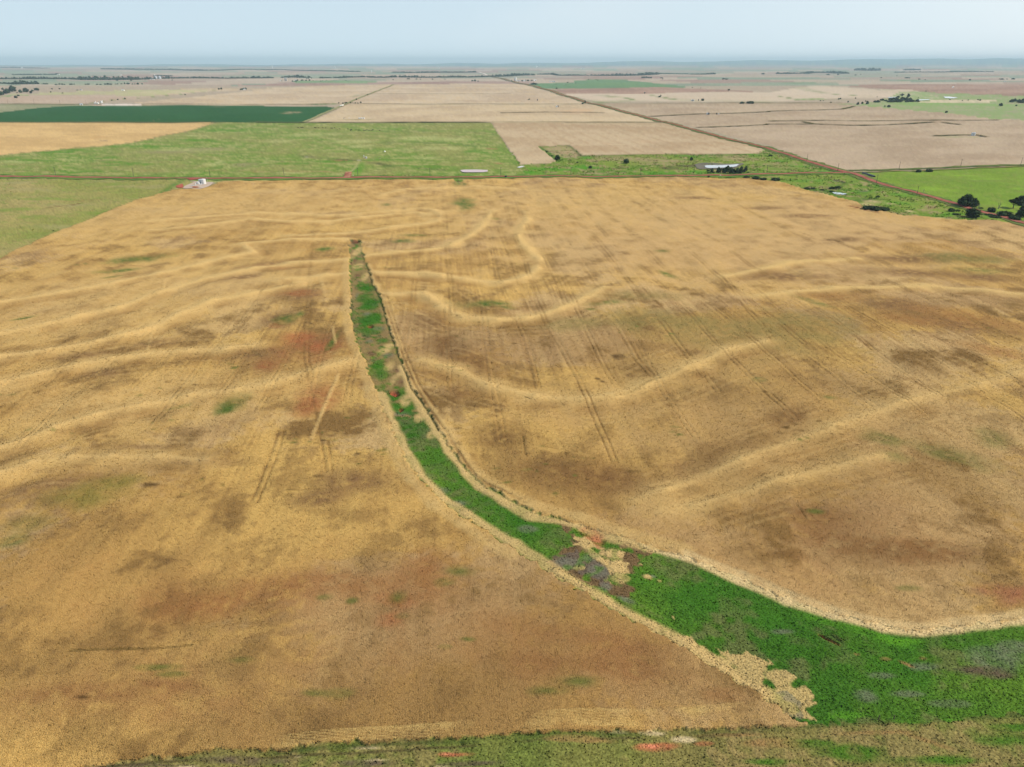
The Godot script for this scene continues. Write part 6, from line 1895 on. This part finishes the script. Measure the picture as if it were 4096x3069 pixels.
	plant("far_slim", "little tree on the farm lane north of the row", [-537.6,2637,5.6,6.4, -580.2,3066,5.6,5.6], "little trees along the farm lane")
	plant("far", "round dark tree beside the far battery of tanks", [661.5,2645,12.1,9.6])
	plant("far", "low dark thicket on the field line, western of two", [733.9,2429,19.2,7.0])
	plant("far", "larger dark thicket on the field line, eastern of two", [762.6,2436,29.7,8.2])
	plant("far_slim", "bare-topped tree beside the straight road", [234.2,2443,5.9,11.2])
	plant("far", "round bush beside the bare-topped tree by the straight road", [223.6,2415,8.1,4.8])
	plant("far", "small tree of the pair in the pale western field", [57,2661,4.4,3.6, 61.6,2669,4.9,4.5], "pair of small trees in the pale field")
	plant("far", "dark tree by the winding green ditch", [556.2,2883,11.4,6.1])
	plant("far_slim", "taller thin tree behind the dark tree by the ditch", [572.7,2942,5.4,8.0])
	plant("far", "lone small tree above the winding green ditch", [565.3,3262,6.9,6.4])
	plant("far", "lone tree on the skyline edge of the reddish field", [1012.7,3583,10.8,7.6])
	plant("far", "dark block-like tree beside the green trapezoid field", [224.9,3869,11.7,5.8])
	plant("far", "dark thicket at the green trapezoid's western corner", [131.6,4599,55.4,11.1])
	plant("far", "tree of the farmstead group beyond the reddish fields", [1078.4,6402,19.2,15.4, 1111.6,6496,19.5,17.6, 1122.9,6449,23.2,19.4, 1142.3,6449,21.3,13.6, 1170.1,6496,17.6,15.6], "farmstead trees beyond the reddish fields")
	plant("far", "dark trees in the far tan field east of the farmstead", [1615,5891,24.8,13.3, 1616,5813,29.7,9.6], "dark pair in the far tan field")
	plant("far", "small scattered tree in the far eastern distance", [1267.1,6544,35.4,7.9, 2651,8173,44.1,14.7, 1173.7,6011,9.0,6.3, 561.8,5664,6.8,6.8, 610.5,5488,8.3,6.6, 364.6,5048,7.6,5.3, 613.2,5628,5.1,6.8, 406.2,4907,7.4,3.7, 954,4067,6.1,3.7, 972,3956,3.6,4.2], "small scattered far trees")
	# the dark grove right of centre-right
	plant("mid", "round dark tree in the far grove between two ponds", [1255.8,2562,13.7,5.7, 1246,2519,15.7,6.7, 1285,2585,17.2,8.0, 1294.2,2585,17.2,9.2, 1305.7,2585,17.2,9.2, 1306,2562,18.2,9.1, 1298.9,2506,16.7,6.7, 1397.3,2679,15.5,8.3, 1192.1,2501,14.5,6.7, 1199.9,2501,16.7,7.8, 1264.8,2608,17.4,7.7, 1328.3,2679,20.2,8.3, 1337.8,2679,17.9,9.5, 1359.4,2703,18.0,9.6, 1244.6,2497,22.2,10.0, 1266.2,2519,17.9,9.0, 1270,2501,21.2,10.0, 1369.9,2679,19.0,10.7, 1347.1,2608,20.9,12.8, 1334.5,2562,19.4,11.4, 1375.9,2679,17.9,9.5, 1330,2540,17.0,9.0, 1342.4,2551,13.6,6.8], "trees of the dark far grove")
	plant("umbrella", "tall flat-topped tree rising above the dark far grove", [1465.8,2874,19.1,14.0])
	plant("slim", "tall loose tree beside the flat-topped one in the grove", [1469.1,2833,13.8,15.7])
	plant("mid", "small flat tree leaning from the grove's upper edge", [1432,2833,13.8,7.5])
	plant("mid", "round tree at the eastern end of the far grove", [1356.6,2551,17.0,9.1])
	plant("mid", "larger round tree of the pair below the far grove", [1102.4,2225,12.4,6.6])
	plant("mid", "smaller round tree of the pair below the far grove", [1098.3,2240,6.0,4.6])
	plant("mid", "round dark tree by the field corner west of the far grove", [1067.1,2349,10.7,8.6])
	plant("mid", "second round dark tree by the field corner west of the grove", [1111.3,2382,10.9,10.2])
	plant("mid", "smaller tree between the two round ones west of the grove", [1104.7,2402,8.0,7.3])
	plant("mid", "lone wind-bent tree on the edge of the eastern tan field", [1131.9,1975,7.9,5.4])
	plant("mid", "lone tree out on the eastern grassland", [1484.6,2311,12.7,9.9])
	plant("far", "small tree dotted along the far green ditch", [1164.2,2720,6.2,5.8, 1177.7,2737,6.2,5.4, 1247.2,2772,5.0,5.0, 1108.4,2514,5.4,5.4, 1070.1,2621,4.8,3.2, 1056.6,2613,4.8,3.6, 1040,2485,7.6,3.0, 1186.9,2559,5.4,3.9, 1498,2817,3.4,4.3, 1368,2864,3.5,3.5], "small trees along the far green ditch")
	plant("mid", "dark tree of the eastern grassland's little wood", [1667,2544,17.0,10.1, 1686,2559,15.6,11.7, 1672,2514,19.1,12.2, 1684,2514,19.1,13.8, 1691,2499,22.8,12.9], "little wood on the eastern grassland")
	plant("far", "small bush scattered on the eastern grassland", [1623,2645,8.0,5.2, 1640,2686,5.7,4.1, 1596,2669,4.9,3.6, 1546,2694,8.2,2.9, 1557,2637,5.6,2.4, 1858,3442,7.3,3.6, 1540,2324,6.4,4.6], "bushes on the eastern grassland")
	plant("far", "dark tree of the far eastern farm lots", [3233,6311,51.2,9.5, 3151,5970,17.9,9.0, 3319,5592,13.4,11.8, 3738,5891,40.7,8.8, 3803,5930,17.8,6.2, 3826,5891,33.6,10.6, 3073,5738,10.3,6.0, 2995,6266,13.2,7.5, 3384,8025,24.1,12.0, 3441,7745,23.2,10.4, 3311,8098,43.7,12.1, 3695,7421,11.1,6.7, 3719,8249,9.9,9.9], "far trees of the eastern distance")
	# west side
	plant("mid", "tall leaning tree of the western creek trees", [-2251,3458,36.4,26.0])
	plant("mid", "broad dark tree at the foot of the western creek trees", [-2152,3265,31.1,21.3])
	plant("mid", "round tree west of the western creek's leaning tree", [-2422,3650,12.8,11.0])
	plant("mid", "dark tree at the picture's western edge by the creek", [-2041,3056,29.2,16.9])
	plant("mid", "square-crowned tree east of the leaning tree", [-2148,3348,18.5,14.3])
	plant("mid", "double-crowned tree in the western creek row", [-2164,3413,29.1,18.8])
	plant("slim", "open tree with visible trunk in front of the creek row", [-2048,3261,13.1,12.3])
	plant("mid", "pointed tree ending the western creek row", [-2201,3552,24.9,12.8])
	plant("mid", "lone round bush-tree in the pinkish tan field", [-1815,2795,13.4,9.0])
	plant("mid", "second lone bush-tree behind the round one in the tan field", [-1917,2969,11.2,6.6])
	plant("far", "small lone tree in the western farmland", [-2259,3770,9.1,6.4, -2212,3754,10.2,6.4, -2033,3378,6.8,5.1, -1921,3273,8.2,3.6, -2034,3590,10.8,4.3, -2177,3481,10.5,9.8, -2163,3348,6.7,4.0], "small lone trees in the western farmland")
	plant("far", "small tree beside the lane past the pumping site", [-1372.1,2616,6.1,3.7, -1372.9,2658,6.2,4.8, -1376,2714,5.7,5.5], "three small trees beside the western lane")
	plant("far", "tree of the pair at the western lane's far end", [-1414.6,3705,11.2,7.3, -1409.3,3721,10.1,10.1], "pair of trees at the lane's far end")
	plant("far", "tree around the isolated farmhouse in the tan field", [-1290.9,3659,14.4,7.7, -1285.2,3674,14.4,11.1, -1280.5,3689,12.3,10.0], "trees around the isolated farmhouse")
	plant("far", "lone small tree beside the western lane", [-1328.8,3110,6.1,5.2])
	plant("far", "tree in the loose bushy row across the western pasture", [-2820,4620,7.8,4.6, -2786,4588,16.0,9.2, -2772,4588,13.7,7.8, -2663,4494,18.0,6.3, -2670,4540,13.6,8.2, -2645,4525,13.6,8.1, -2632,4525,11.3,5.9, -2602,4540,20.4,9.1, -2592,4556,8.2,6.8], "loose bushy row across the western pasture")
	plant("far", "small tree in the bushy row's eastern continuation", [-2542,4589,14.6,5.3, -2518,4572,19.3,7.3, -2452,4547,16.8,7.2, -2432,4547,14.4,7.2, -2417,4572,14.5,8.2, -2400,4572,21.8,9.7, -2383,4572,16.9,8.7, -2382,4623,5.9,5.9, -2370,4623,10.8,7.8, -2337,4606,12.2,6.3, -2326,4623,9.8,11.2, -2289,4589,21.8,9.7, -2242,4547,12.0,5.8, -2240,4572,9.7,6.3, -2207,4539,16.8,10.6, -2185,4547,6.7,12.0], "bushy row's eastern continuation")
	plant("far", "small tree near the twin grain bins", [-2714,5494,11.6,8.7, -2889,5641,20.8,7.1, -2431,5518,9.9,6.4, -2678,6019,12.7,15.9, -3973,7332,13.9,6.2], "small trees near the twin grain bins")
	plant("far", "tree of the farmstead beside the twin silos", [-1485.7,5218,14.6,7.8, -1470,5238,20.9,8.9, -1555,5590,11.1,10.0, -1498.7,5509,16.5,11.0, -1528,5662,6.8,5.6, -1502,5626,16.8,10.1, -1426,5431,13.5,11.9, -1615,6075,9.1,7.3, -1581,5993,9.0,9.0, -1591,6131,7.3,11.0, -1563,6290,11.3,10.6, -1550,6319,13.8,9.4, -1621,5431,9.7,5.4, -1529,5590,8.4,6.7], "farmstead trees beside the twin silos")
	plant("far", "small tree along the far green strip", [-1400.3,5431,8.1,6.0, -1382.9,5453,13.6,3.3, -1340.8,5453,8.2,4.3, -1324.3,5509,6.0,4.9, -1286.2,5475,5.5,3.8, -1269.5,5498,5.5,3.8, -1251.9,5487,8.2,2.7, -1186,5498,16.4,3.8, -1285.2,5177,7.2,7.7, -1261.4,5218,3.1,5.7], "small trees along the far green strip")
	plant("far", "tree among the buildings of the silo farm", [6.1,5286,8.4,6.4, 72.6,5438,12.8,11.2, 98.7,5470,7.7,12.8, 113.5,5438,17.9,11.7, 137.7,5491,10.3,10.3, 150.4,5578,9.4,7.8, -4.1,5690,13.3,5.3], "trees of the silo farm")
	plant("far", "small dark tree on the edge of the far green field", [367,5077,10.5,5.2, 388.5,4970,5.6,3.7, 406.2,4901,5.5,4.6, 263.5,4597,6.5,3.9], "small dark trees by the far green field")
	plant("far", "tree by the dark farm lot left of the straight road", [-275.8,5345,16.5,11.0, -256.6,5345,21.9,13.2, -232.7,5301,14.1,5.4, -593.8,5774,13.0,9.5, -511.1,5879,9.6,7.2, -685.6,5774,10.7,7.1, -715.2,5774,17.8,8.3, -781.4,5826,29.9,8.4, -867,5624,11.5,6.9], "trees by the dark farm lot")
	dead_tree("bare dead tree with a forked trunk in the vivid green field", [444,655.8,3.6,6.4], 1)
	dead_tree("broken bare trunk beside the biggest roadside tree", [427.3,658.4,2.0,4.9], 2)
	dead_tree("pale bare trunk just left of the broken one by the road", [428,661.9,1.6,3.9], 3)
	dead_tree("small leaning dead tree near the pole in the vivid field", [422.9,745.4,4.8,3.6], 4)
	for key in protos:
		for p in protos[key]:
			p.free()


func dead_tree(label: String, a: Array, sd: int) -> void:
	var r := RandomNumberGenerator.new()
	r.seed = sd
	var o := thing("dead_tree", label, "dead tree", at(a[0], a[1], -0.1))
	var h: float = a[3]
	var s := st_begin()
	var fork := Vector3(0.05 * h, 0.35 * h, 0)
	tube(s, Vector3.ZERO, fork, 0.055 * h, 0.045 * h, 8)
	part("trunk", st_end(s), mats["dead_wood"], o)
	for k in 3:
		s = st_begin()
		var side := [-0.18, 0.30, 0.05][k] as float
		var mid := fork + Vector3(side * h * 0.6, 0.22 * h, r.randf_range(-0.1, 0.1) * h)
		var tip := mid + Vector3(side * h * 0.35 + r.randf_range(-0.05, 0.05) * h, (0.42 if k != 1 else 0.12) * h, r.randf_range(-0.1, 0.1) * h)
		tube(s, fork, mid, 0.036 * h, 0.026 * h, 7)
		tube(s, mid, tip, 0.026 * h, 0.008 * h, 6)
		tube(s, mid.lerp(tip, 0.5), mid.lerp(tip, 0.5) + Vector3(r.randf_range(-0.16, 0.16), 0.12, r.randf_range(-0.1, 0.1)) * h, 0.014 * h, 0.005 * h, 5)
		part("branch", st_end(s), mats["dead_wood"], o)


# ---------------------------------------------------------------- farms, silos, elevators

func silo(label: String, x: float, d: float, wide: float, tall: float, wall := "concrete", group := "") -> void:
	var r := wide * 0.5
	var o := thing("silo", label, "silo", at(x, d, -0.2), 0.0, group)
	part("shell", lathe_mesh([Vector2(r, 0), Vector2(r, tall * 0.9)], 20), mats[wall], o)
	part("roof", lathe_mesh([Vector2(r * 1.02, tall * 0.9), Vector2(r * 0.8, tall * 0.965), Vector2(r * 0.4, tall * 0.995), Vector2(0.001, tall)], 20), mats["galvanized"], o)
	part("chute", box_mesh(Vector3(0, tall * 0.44, r + 0.3), Vector3(0.9, tall * 0.88, 0.6)), mats["roof_grey"], o)


func build_far_places() -> void:
	var p := [18.4,5407,6.6,23.3, 27.1,5407,7.6,25.9, 44,5428,21.4,7.1, 86.2,5407,12.7,8.6, 166,5578,20.9,7.8, -10.2,5387,10.1,4.0]
	silo("shorter concrete silo of the pair at the end of the straight road", p[0], p[1], p[2], p[3])
	silo("taller concrete silo of the pair at the end of the straight road", p[4], p[5], p[6], p[7], "white_paint")
	barn("long white barn beside the tall concrete silos", p[8], p[9], p[10], 16.0, p[11], 0.05, "white_paint", "roof_grey")
	barn("white farmhouse among trees east of the concrete silos", p[12], p[13], p[14], 14.0, p[15], 0.3, "white_paint", "roof_grey")
	barn("white roofed barn at the silo farm's east end", p[16], p[17], p[18], 18.0, p[19], 0.1, "white_paint", "white_paint")
	barn("low white shed west of the concrete silos", p[20], p[21], p[22], 12.0, p[23], 0.0, "white_paint", "roof_grey")
	p = [258.2,5266,6.4,6.4, 274,5286,10.9,5.5, 286.6,5266,14.8,6.4, 307.6,4567,3.4,4.3, 267.2,4567,4.3,3.0]
	barn("small white shed west of the grey barns beyond the fallow", p[0], p[1], p[2], 12.0, p[3], 0.1, "white_paint", "roof_grey")
	barn("low barn in the middle of the row beyond the fallow", p[4], p[5], p[6], 14.0, p[7], 0.1, "white_paint", "roof_grey")
	barn("grey barn at the east end of the row beyond the fallow", p[8], p[9], p[10], 14.0, p[11], 0.1, "galvanized", "roof_grey")
	tank("white tank in the far green trapezoid field", p[12], p[13], p[14], p[15])
	p = [-1597,5431,9.2,21.7, -1587,5431,9.2,22.7, -1632,5431,7.6,6.0, -1594,5686,22.7,5.7, -1583,5453,8.2,3.8]
	silo("western silo of the twin silos west of the long farm lane", p[0], p[1], p[2], p[3])
	silo("eastern silo of the twin silos west of the long farm lane", p[4], p[5], p[6], p[7])
	barn("small white shed west of the twin silos", p[8], p[9], p[10], 10.0, p[11], 0.2, "white_paint", "roof_grey")
	barn("pale barn roof among trees east of the twin silos", p[12], p[13], p[14], 14.0, p[15], 0.2, "white_paint", "roof_grey")
	p = [-2787,6048,19.1,21.0, -2758,6048,21.0,21.7, -2823,6107,4.5,30.9, -2855,6019,11.4,6.3, -2852,6048,19.1,5.1, -2671,5718,18.1,5.4, -2656,5718,8.4,5.4]
	for k in 2:
		var o := thing("grain_bin", ["western grain bin of the pair in front of the dark tree belt", "eastern grain bin of the pair in front of the dark tree belt"][k], "grain bin", at(p[k * 4], p[k * 4 + 1], -0.2))
		var r: float = p[k * 4 + 2] * 0.5
		var h: float = p[k * 4 + 3]
		part("wall", lathe_mesh([Vector2(r, 0), Vector2(r, h * 0.66)], 24), mats["galvanized"], o)
		part("roof", lathe_mesh([Vector2(r * 1.03, h * 0.65), Vector2(r * 0.12, h * 0.97), Vector2(r * 0.12, h), Vector2(0.001, h)], 24), mats["galvanized"], o)
	var t := thing("grain_hoist", "tall thin grain hoist above the western grain bin", "grain hoist", at(p[8], p[9]))
	var s := st_begin()
	box(s, Vector3(0, p[11] * 0.5, 0), Vector3(2.4, p[11], 2.4))
	part("tower", st_end(s), mats["galvanized"], t)
	s = st_begin()
	tube(s, Vector3(0, p[11], 0), Vector3(p[10] * 1.6, p[11] * 0.66, 0), 1.0, 1.0, 6)
	part("spout", st_end(s), mats["galvanized"], t)
	barn("white gabled barn west of the grain bins", p[12], p[13], p[14], 18.0, p[15], 0.3, "white_paint", "white_paint")
	barn("long low white barn west of the grain bins", p[16], p[17], p[18], 18.0, p[19], 0.0, "white_paint", "white_paint")
	barn("low white shed in front of the grain bins", p[20], p[21], p[22], 14.0, p[23], 0.0, "white_paint", "roof_grey")
	barn("small white shed in front of the grain bins", p[24], p[25], p[26], 12.0, p[27], 0.0, "white_paint", "roof_grey")
	p = [-2029,3613,8.7,4.4, -1847,3643,12.1,5.0, -1275.5,3659,8.8,5.0, -4582,7813,16.4,8.2, -3882,7678,16.1,8.1, -10041,15903,33.3,19.0, -1692,8822,10.6,9.2, 595,18540,38.7,33.2, 601.3,8025,14.4,7.2, 1352.9,14846,35.5,15.5, 2334,4067,9.8,6.1, 2320,4991,4.5,4.5, 3268,5106,10.8,4.6, 5766,10363,15.5,7.8]
	var said := ["white shed alone at the edge of the western pasture strip", "white barn with a grey lean-to in the western pasture strip", "pale farmhouse inside its ring of trees in the tan field", "white roof at the end of the western hedge line", "white farm roof beyond the dark western tree belt", "white speck of a barn below the western horizon", "white barn on the green slope beyond the silos", "white round-topped building near the centre of the horizon", "white barn beside the far dark tree belt, east", "white sheds shining under the eastern hills", "white machinery shed in the reddish eastern field", "white shed in the greenish eastern fields", "white shed at the far eastern edge of the fields", "white roof by the far eastern tree lines"]
	for k in said.size():
		barn(said[k], p[k * 4], p[k * 4 + 1], p[k * 4 + 2], p[k * 4 + 2] * 0.6, maxf(p[k * 4 + 3], 4.0), 0.2 * sin(k * 4.0), "white_paint", "roof_grey" if k % 3 == 0 else "white_paint")
	p = [-4909,15903,19.0,61.8, -3764,16490,22.2,54.2, -1561,16490,19.7,29.5, -1757,9687,7.2,29.0]
	said = ["tall white elevator on the hazy horizon, westernmost", "broad white elevator on the hazy horizon, west of the silos", "low white elevator on the horizon under the hills", "pale thin tower on the far green slope"]
	for k in 4:
		var o := thing("grain_elevator", said[k], "grain elevator", at(p[k * 4], p[k * 4 + 1], -2.0))
		var w: float = p[k * 4 + 2]
		var h: float = p[k * 4 + 3]
		s = st_begin()
		for m in 3:
			lathe(s, [Vector2(w * 0.2, 0), Vector2(w * 0.2, h * 0.8), Vector2(0.001, h * 0.82)], 12, Vector3((m - 1) * w * 0.36, 0, 0))
		part("bin", st_end(s), mats["white_paint"], o)
		part("headhouse", box_mesh(Vector3(0, h * 0.88, 0), Vector3(w * 0.5, h * 0.22, w * 0.4)), mats["white_paint"], o)


func build_treelines() -> void:
	# dense belts and hedges that read as one mass at this distance
	var belts := [
		["dark tree belt running across the western distance, left of the grain bins", [-3988,6011,0.0,12.6, -3907,6011,0.0,16.3, -3826,6011,0.0,12.6, -3808,6011,0.0,19.9, -3693,5970,0.0,17.9, -3585,5970,0.0,14.3, -3436,5930,0.0,14.3, -3365,5930,0.0,21.4, -3233,5852,0.0,24.6, -3128,5852,0.0,26.4, -3004,5852,0.0,28.1, -2917,5852,0.0,24.6, -2829,5852,0.0,21.1, -2714,5852,0.0,17.6]],
		["dark tree belt behind and east of the twin grain bins", [-2826,6094,0.0,16.5, -2743,6094,0.0,18.3, -2698,6266,0.0,11.3, -2557,6266,0.0,15.1, -2416,6266,0.0,13.2, -2291,6311,0.0,13.3, -2227,6402,0.0,17.3, -2138,6449,0.0,17.4, -2032,6544,0.0,13.8]],
		["narrow dark wood in front of the western tree belt", [-3109,4673,0.0,9.9, -3043,4648,0.0,8.4, -2984,4599,0.0,12.5, -2950,4599,0.0,19.4, -2922,4599,0.0,23.6, -2887,4599,0.0,19.4, -2860,4624,0.0,18.1]],
		["thin hedge line on the pale western slope", [-5089,7883,0.0,9.5, -4983,7883,0.0,11.8, -4888,7883,0.0,10.6, -4794,7883,0.0,11.8, -4711,7883,0.0,10.6, -4634,7883,0.0,14.2]],
		["short hedge above the grain bins", [-3385,7299,0.0,8.8, -3303,7299,0.0,10.9, -3210,7299,0.0,8.8]],
		["dark belt west of the twin silos", [-1992,6643,0.0,10.0, -1918,6593,0.0,13.9, -1873,6643,0.0,19.9, -1806,6544,0.0,19.6, -1708,6544,0.0,11.8]],
		["dark belt behind the twin silos' farmstead", [-1594,6402,0.0,11.5, -1530,6496,0.0,9.8, -1423,6544,0.0,15.7, -1354.5,6643,0.0,12.0, -1263.6,6744,0.0,14.2]],
		["long dark belt along the creek in the middle distance", [-1244.8,6643,0.0,14.0, -1105.3,6643,0.0,12.0, -1020.8,6744,0.0,16.2, -892.6,6693,0.0,18.1, -711.8,6693,0.0,14.1, -514.8,6744,0.0,16.2, -363,6744,0.0,14.2, -228.3,6955,0.0,16.7]],
		["dark belt thickening towards the concrete silo farm", [-235.6,7181,0.0,15.1, -160.2,7181,0.0,19.4, 0.3,7299,0.0,24.1, 0,7421,0.0,24.5, 67.9,7548,0.0,22.6, 149.6,7678,0.0,20.7, 224.4,7678,0.0,13.8]],
		["dark belt beyond the green trapezoid field", [267,8098,0.0,9.7, 422.5,8173,0.0,17.1, 452.6,7548,0.0,11.3, 588.4,7548,0.0,13.6, 701.6,7548,0.0,11.3, 860,7548,0.0,15.8, 995.8,7548,0.0,20.4, 1105,7678,0.0,23.0, 1243.1,7678,0.0,20.7, 1381.9,7813,0.0,25.8, 1557,8249,0.0,19.8]],
		["thinning dark belt ending below the eastern hills", [1604,8567,0.0,10.3, 1832,8735,0.0,10.5, 2008,8650,0.0,10.4, 2078,8405,0.0,12.6, 2252,8567,0.0,18.0]],
		["clumpy dark woods on the eastern plain", [2966,8650,0.0,18.1, 3069,8650,0.0,18.1, 3204,8735,0.0,15.7, 3322,8735,0.0,20.9, 3702,9480,0.0,19.9, 3844,9480,0.0,17.0, 3848,9282,0.0,25.0, 3801,8910,0.0,24.0, 3920,9001,0.0,18.9]],
		["hazy blue wood under the eastern hills, western one", [5475,12377,0.0,25.9, 5472,12043,0.0,39.6, 5598,12043,0.0,43.2, 5882,12377,0.0,29.6]],
		["hazy blue wood under the eastern hills, eastern one", [6439,12730,0.0,19.0, 6563,12730,0.0,26.6, 6792,12914,0.0,23.2]],
		["long hazy hedge across the far eastern plain", [4904,9902,0.0,11.9, 5258,10013,0.0,12.0, 5621,10127,0.0,13.6, 5968,10363,0.0,14.0, 6363,10610,0.0,12.7, 6601,10610,0.0,11.1]],
		["blue hedge on the horizon in the west", [-11293,17121,0.0,23.0, -11037,17121,0.0,23.0, -10385,16490,0.0,17.2, -9780,15903,0.0,16.6, -9495,15903,0.0,16.6]],
		["blue wooded rise on the western horizon", [-7379,13921,0.0,18.7, -6895,13500,0.0,22.2, -6400,13104,0.0,23.5, -6106,13104,0.0,19.6, -5812,13104,0.0,21.5, -5286,12551,0.0,20.6, -4869,12208,0.0,23.7, -4595,12208,0.0,16.4, -4539,13104,0.0,15.7, -4325,13104,0.0,17.6]],
		["faint blue woods on the central horizon", [-4087,12377,0.0,14.8, -3865,12377,0.0,16.7, -3784,12730,0.0,13.3, -2107,10363,0.0,12.4, -2029,10363,0.0,14.0]],
		["blue hedges on the green slope in the centre", [-1490,9582,0.0,12.9, -1374.9,9480,0.0,12.8, -1221.3,9282,0.0,16.7, -1068.4,9282,0.0,18.1, -605.8,9902,0.0,14.8, -467.9,10127,0.0,21.2]],
	]
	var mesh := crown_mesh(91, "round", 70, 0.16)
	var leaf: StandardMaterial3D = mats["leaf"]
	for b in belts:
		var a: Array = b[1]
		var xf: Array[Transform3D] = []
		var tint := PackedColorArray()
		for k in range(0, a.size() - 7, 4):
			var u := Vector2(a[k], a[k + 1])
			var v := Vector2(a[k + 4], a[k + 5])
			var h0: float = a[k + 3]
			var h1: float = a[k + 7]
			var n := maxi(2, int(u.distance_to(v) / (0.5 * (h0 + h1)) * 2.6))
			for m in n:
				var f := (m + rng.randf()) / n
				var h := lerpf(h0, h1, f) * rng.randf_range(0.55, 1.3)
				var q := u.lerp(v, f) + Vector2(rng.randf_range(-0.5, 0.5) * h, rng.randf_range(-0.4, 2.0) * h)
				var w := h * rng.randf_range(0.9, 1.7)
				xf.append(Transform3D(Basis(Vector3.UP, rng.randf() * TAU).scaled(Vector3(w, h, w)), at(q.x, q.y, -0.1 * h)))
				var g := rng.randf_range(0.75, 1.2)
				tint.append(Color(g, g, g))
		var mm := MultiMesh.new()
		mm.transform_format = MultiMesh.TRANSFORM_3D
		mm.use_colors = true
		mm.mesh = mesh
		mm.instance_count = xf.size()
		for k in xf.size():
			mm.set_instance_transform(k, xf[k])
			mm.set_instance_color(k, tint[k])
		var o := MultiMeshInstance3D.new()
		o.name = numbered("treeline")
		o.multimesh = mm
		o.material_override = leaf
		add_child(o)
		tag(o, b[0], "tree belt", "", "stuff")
